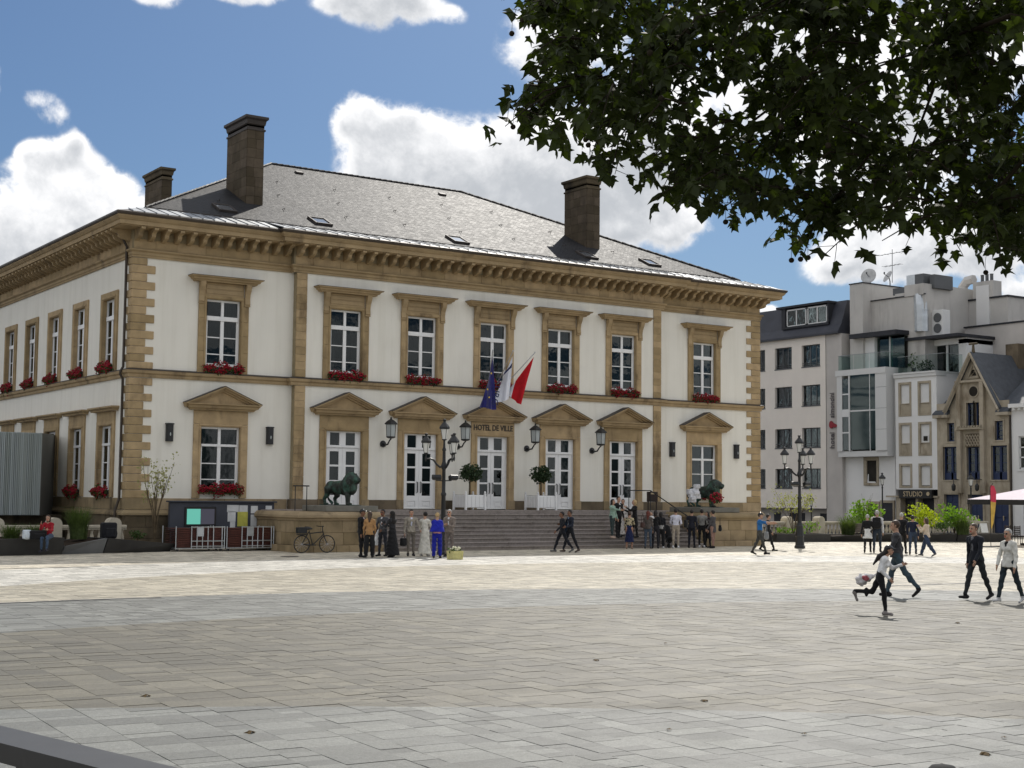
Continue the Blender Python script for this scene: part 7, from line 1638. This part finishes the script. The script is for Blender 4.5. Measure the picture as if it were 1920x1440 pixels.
# ------------------------------------------------------------------ plane tree reaching in from the right
tr = random.Random(42)
def leafshape():
    half = [(0, .0), (.16, -.07), (.5, .12), (.27, .22), (.62, .58), (.3, .52), (.2, .72), (0, 1.08)]
    return half+[(-x, y) for x, y in half[-2:0:-1]]
LS = leafshape(); NL = len(LS)
def leaf_verts(p, d, nrm, s):
    u = d.cross(nrm).normalized()
    return [p+u*(x*s)+d*(y*s)+nrm*((-.42*abs(x)+.1*sin(9*x+5*y)-.3*(y-.35)**2)*s) for x, y in LS]+[p+d*(.35*s)+nrm*(.05*s)]
LF = [(NL, i, (i+1) % NL) for i in range(NL)]
fwdh = Vector(CF); rgt = Vector(CR)
base = Vector((CAM[0], CAM[1], 0))+Vector((CF[0], CF[1], 0))*9.5+Vector((CR[0], CR[1], 0))*8.2
TREE = thing('plane_tree', 'big plane tree whose dark leafy boughs hang in from the upper right', 'tree', tuple(base))
edge = [(963, -60), (968, 20), (1000, 80), (990, 140), (943, 195), (963, 218), (1028, 205), (1078, 240), (1108, 300), (1148, 322), (1198, 315), (1243, 342), (1305, 362), (1345, 378), (1380, 370), (1420, 352), (1465, 372), (1485, 425), (1545, 430), (1582, 365), (1640, 385), (1700, 420), (1745, 432), (1790, 415), (1832, 455), (1880, 442), (1930, 450), (2100, 460), (2400, 460), (2700, 300), (2750, -300), (2500, -800), (1500, -850), (1058, -420)]
def inside(x, y):
    c = False; n = len(edge)
    for i in range(n):
        (x0, y0), (x1, y1) = edge[i], edge[(i+1) % n]
        if (y0 > y) != (y1 > y) and x < (x1-x0)*(y-y0)/(y1-y0)+x0: c = not c
    return c
def noise2(x, y):
    return .5+.28*sin(x*.021+1.3*sin(y*.013))+.26*sin(y*.027+1.7*sin(x*.017)+2)+.12*sin((x+y)*.05)
limbs = [(1330, -160, 11.0), (1230, 110, 11.2), (1110, 150, 11.6), (1560, -60, 10.4), (1480, 210, 10.8), (1330, 290, 11.4), (1760, 80, 10.0), (1700, 300, 10.3), (1850, 380, 9.8), (2050, 100, 9.6), (2250, -200, 9.3), (1560, 380, 10.6), (1800, -420, 9.8)]
LP = [far_at(*l) for l in limbs]
top = base+Vector((0, 0, 5.0))
mb = MB().tube([base, base+Vector((.1, 0, 2)), base+Vector((0, .15, 3.6)), top], [.42, .34, .3, .26], 12); mb.lathe([(.62, 0), (.46, .3), (.4, .6)], 12, tuple(base)); mb.build('trunk', 'bark', TREE, smooth=True)
links_ = {10: top, 12: top, 9: 10, 6: 9, 3: 12, 0: 3, 4: 3, 7: 6, 8: 9, 1: 0, 2: 1, 5: 4, 11: 7}
mb = MB()
for k, par in links_.items():
    a = par if isinstance(par, Vector) else LP[par]; b = LP[k]; r0 = .16 if isinstance(par, Vector) else (.045 if par in (10, 12) else (.028 if par in (9, 3) else .016)); m_ = a.lerp(b, .5)+Vector((tr.uniform(-.15, .15), tr.uniform(-.15, .15), tr.uniform(.05, .3)))
    mb.tube([a, a.lerp(m_, .5)+Vector((0, 0, .05)), m_, b], [r0, r0*.8, r0*.65, r0*.45], 7)
mb.build('limbs', 'twig', TREE, smooth=True)
LV = []; twig = MB(); balls = []
def shoot(px, py, dist, n, ln, spread=.26):
    s0 = far_at(px, py, dist); near_ = min(LP, key=lambda q: (q-s0).length)
    st = s0.lerp(near_, min(.75, .55/max(.55, (near_-s0).length)))
    hang = Vector((tr.uniform(-.5, .5), tr.uniform(-.5, .5), -.7)); en = s0+hang*ln*.35
    mid = st.lerp(en, .5)+Vector((0, 0, tr.uniform(.02, .12)))
    twig.tube([st, mid, en], [.008, .006, .003], 4)
    for i in range(n):
        t_ = tr.random(); p = (st.lerp(mid, t_*2) if t_ < .5 else mid.lerp(en, t_*2-1))
        off = Vector((tr.gauss(0, 1), tr.gauss(0, 1), tr.gauss(-.25, .8)))*spread*.55; q = p+off
        d = Vector((tr.gauss(0, .7), tr.gauss(0, .7), -abs(tr.gauss(.75, .5)))).normalized(); nr = Vector((tr.gauss(0, .6), tr.gauss(0, .6), 1)); nr = (nr-d*nr.dot(d)).normalized()
        LV.append((q, d, nr, tr.uniform(.075, .15)))
        if i % 4 == 0: twig.tube([p, q], [.003, .002], 3)
    if tr.random() < .1: balls.append(en+Vector((tr.uniform(-.05, .05), tr.uniform(-.05, .05), -tr.uniform(.08, .2))))
cnt = 0
while cnt < 390:
    x, y = tr.uniform(950, 1990), tr.uniform(-120, 500)
    if not inside(x, y-14) or noise2(x, y) < .3+.14*tr.random(): continue
    lowe = not inside(x, y+55) or not inside(x-50, y)
    shoot(x, y, tr.uniform(9.2, 13.0), 12 if not lowe else 8, .55, .26 if not lowe else .17); cnt += 1
cnt = 0
while cnt < 260:
    x, y = tr.uniform(1000, 2740), tr.uniform(-840, 500)
    if (x < 1960 and y > -110) or not inside(x, y): continue
    shoot(x, y, tr.uniform(7.5, 13.5), 15, .6, .32); cnt += 1
for i in range(60):                      # the outline's own hanging sprigs
    j = i % 26+1; x, y = edge[j]
    if x > 1940: continue
    shoot(x+tr.uniform(-8, 22), y-tr.uniform(14, 34), tr.uniform(9.6, 11.2), 6, .4, .11)
for x, y, d in ((985, 203, 10.6), (1000, 190, 10.6), (965, 225, 10.6), (1075, 255, 10.7), (1500, 470, 10.4)): shoot(x, y, d, 4, .3, .07)
for x, y in ((988, 200), (1016, 196), (1014, 211), (992, 223), (962, 238), (1098, 262), (1121, 264), (1103, 272), (1110, 250), (1484, 488), (1501, 486), (1515, 483), (1404, 328), (1083, 22), (1081, 8), (1086, 2)): balls.append(far_at(x, y, 10.6))
def scr(p):
    d = p-CAMV; z = d.dot(fwdh); return 960+FPX*d.dot(rgt)/z, 720-FPX*d.dot(Vector(CU))/z, z
ranked = sorted([(scr(l[0])[2]/l[3], i) for i, l in enumerate(LV) if -20 < scr(l[0])[0] < 1940 and scr(l[0])[1] > -20])
solo = set(i for _, i in ranked[:285])
v = []; f = []
LM = bpy.data.meshes.new('leaf'); LM.from_pydata([tuple(q) for q in leaf_verts(Vector(), Vector((0, 1, 0)), Vector((0, 0, 1)), 1)], [], LF); LM.materials.append(MATS['plane_leaf']); LM.update()
for i, (p, d, nr, s) in enumerate(LV):
    if i in solo:
        u = d.cross(nr).normalized(); o = bpy.data.objects.new('leaf', LM); COL.objects.link(o); o.parent = TREE
        M3 = Matrix((u, d, nr)).transposed().to_4x4(); M3.translation = p-base; o.matrix_local = M3 @ Matrix.Scale(s, 4)
    else:
        n = len(v); v += [tuple(q) for q in leaf_verts(p, d, nr, s)]; f += [tuple(k+n for k in t) for t in LF]
me = bpy.data.meshes.new('foliage'); me.from_pydata(v, [], f); me.materials.append(MATS['plane_leaf']); me.update(); stuff(link('foliage', me, TREE))
for b in balls: twig.tube([b, b+Vector((.01, .01, .09)), b+Vector((.05, .02, .2))], [.002, .002, .002], 3)
stuff(twig.build('twigs', 'twig', TREE))
SBM = MB().lathe([(0, -.02), (.012, -.017), (.02, -.006), (.02, .006), (.012, .017), (0, .02)], 8).mesh('seed_ball', 'twig', True)
for b in balls: piece('seed_ball', SBM, TREE, b)
WHERE = ['curled up in the middle of the wide beige band', 'at the near edge of the beige band right of the middle', 'alone on the grey band towards the left', 'on the grey band near the middle', 'nearest the man in the dark hooded jacket', 'lowest of the leaves at the lower right', 'upper of the two close together at the lower right', 'on the beige band left of the middle', 'on the beige band furthest left', 'on the grey band halfway to the right']
mat('dry_leaf', (.1, .065, .025), .8, .2, nscale=30, namt=.4)
for k, (x, y) in enumerate(((1246, 1206), (1326, 1314), (470, 1371), (1251, 1368), (1799, 1168), (1844, 1411), (1880, 1383), (1122, 1238), (275, 1303), (1505, 1376))):
    q = at(x, y, z=.012); m4 = leaf_verts(Vector((0, 0, .01)), Vector((cos(k*2.1), sin(k*2.1), .02)).normalized(), Vector((.05, .08, 1)).normalized(), (.055+.025*(k % 3)))
    fm = bpy.data.meshes.new('fallen_leaf'); fm.from_pydata([tuple(p_) for p_ in m4[:-1]]+[tuple(m4[-1]-Vector((0, 0, .004)))], [], LF); fm.materials.append(MATS['dry_leaf']); o = link('fallen_leaf', fm); o.location = (q.x, q.y, .014); tag(o, 'dry brown leaf, '+WHERE[k], 'leaf', 'dry leaves scattered on the paving')
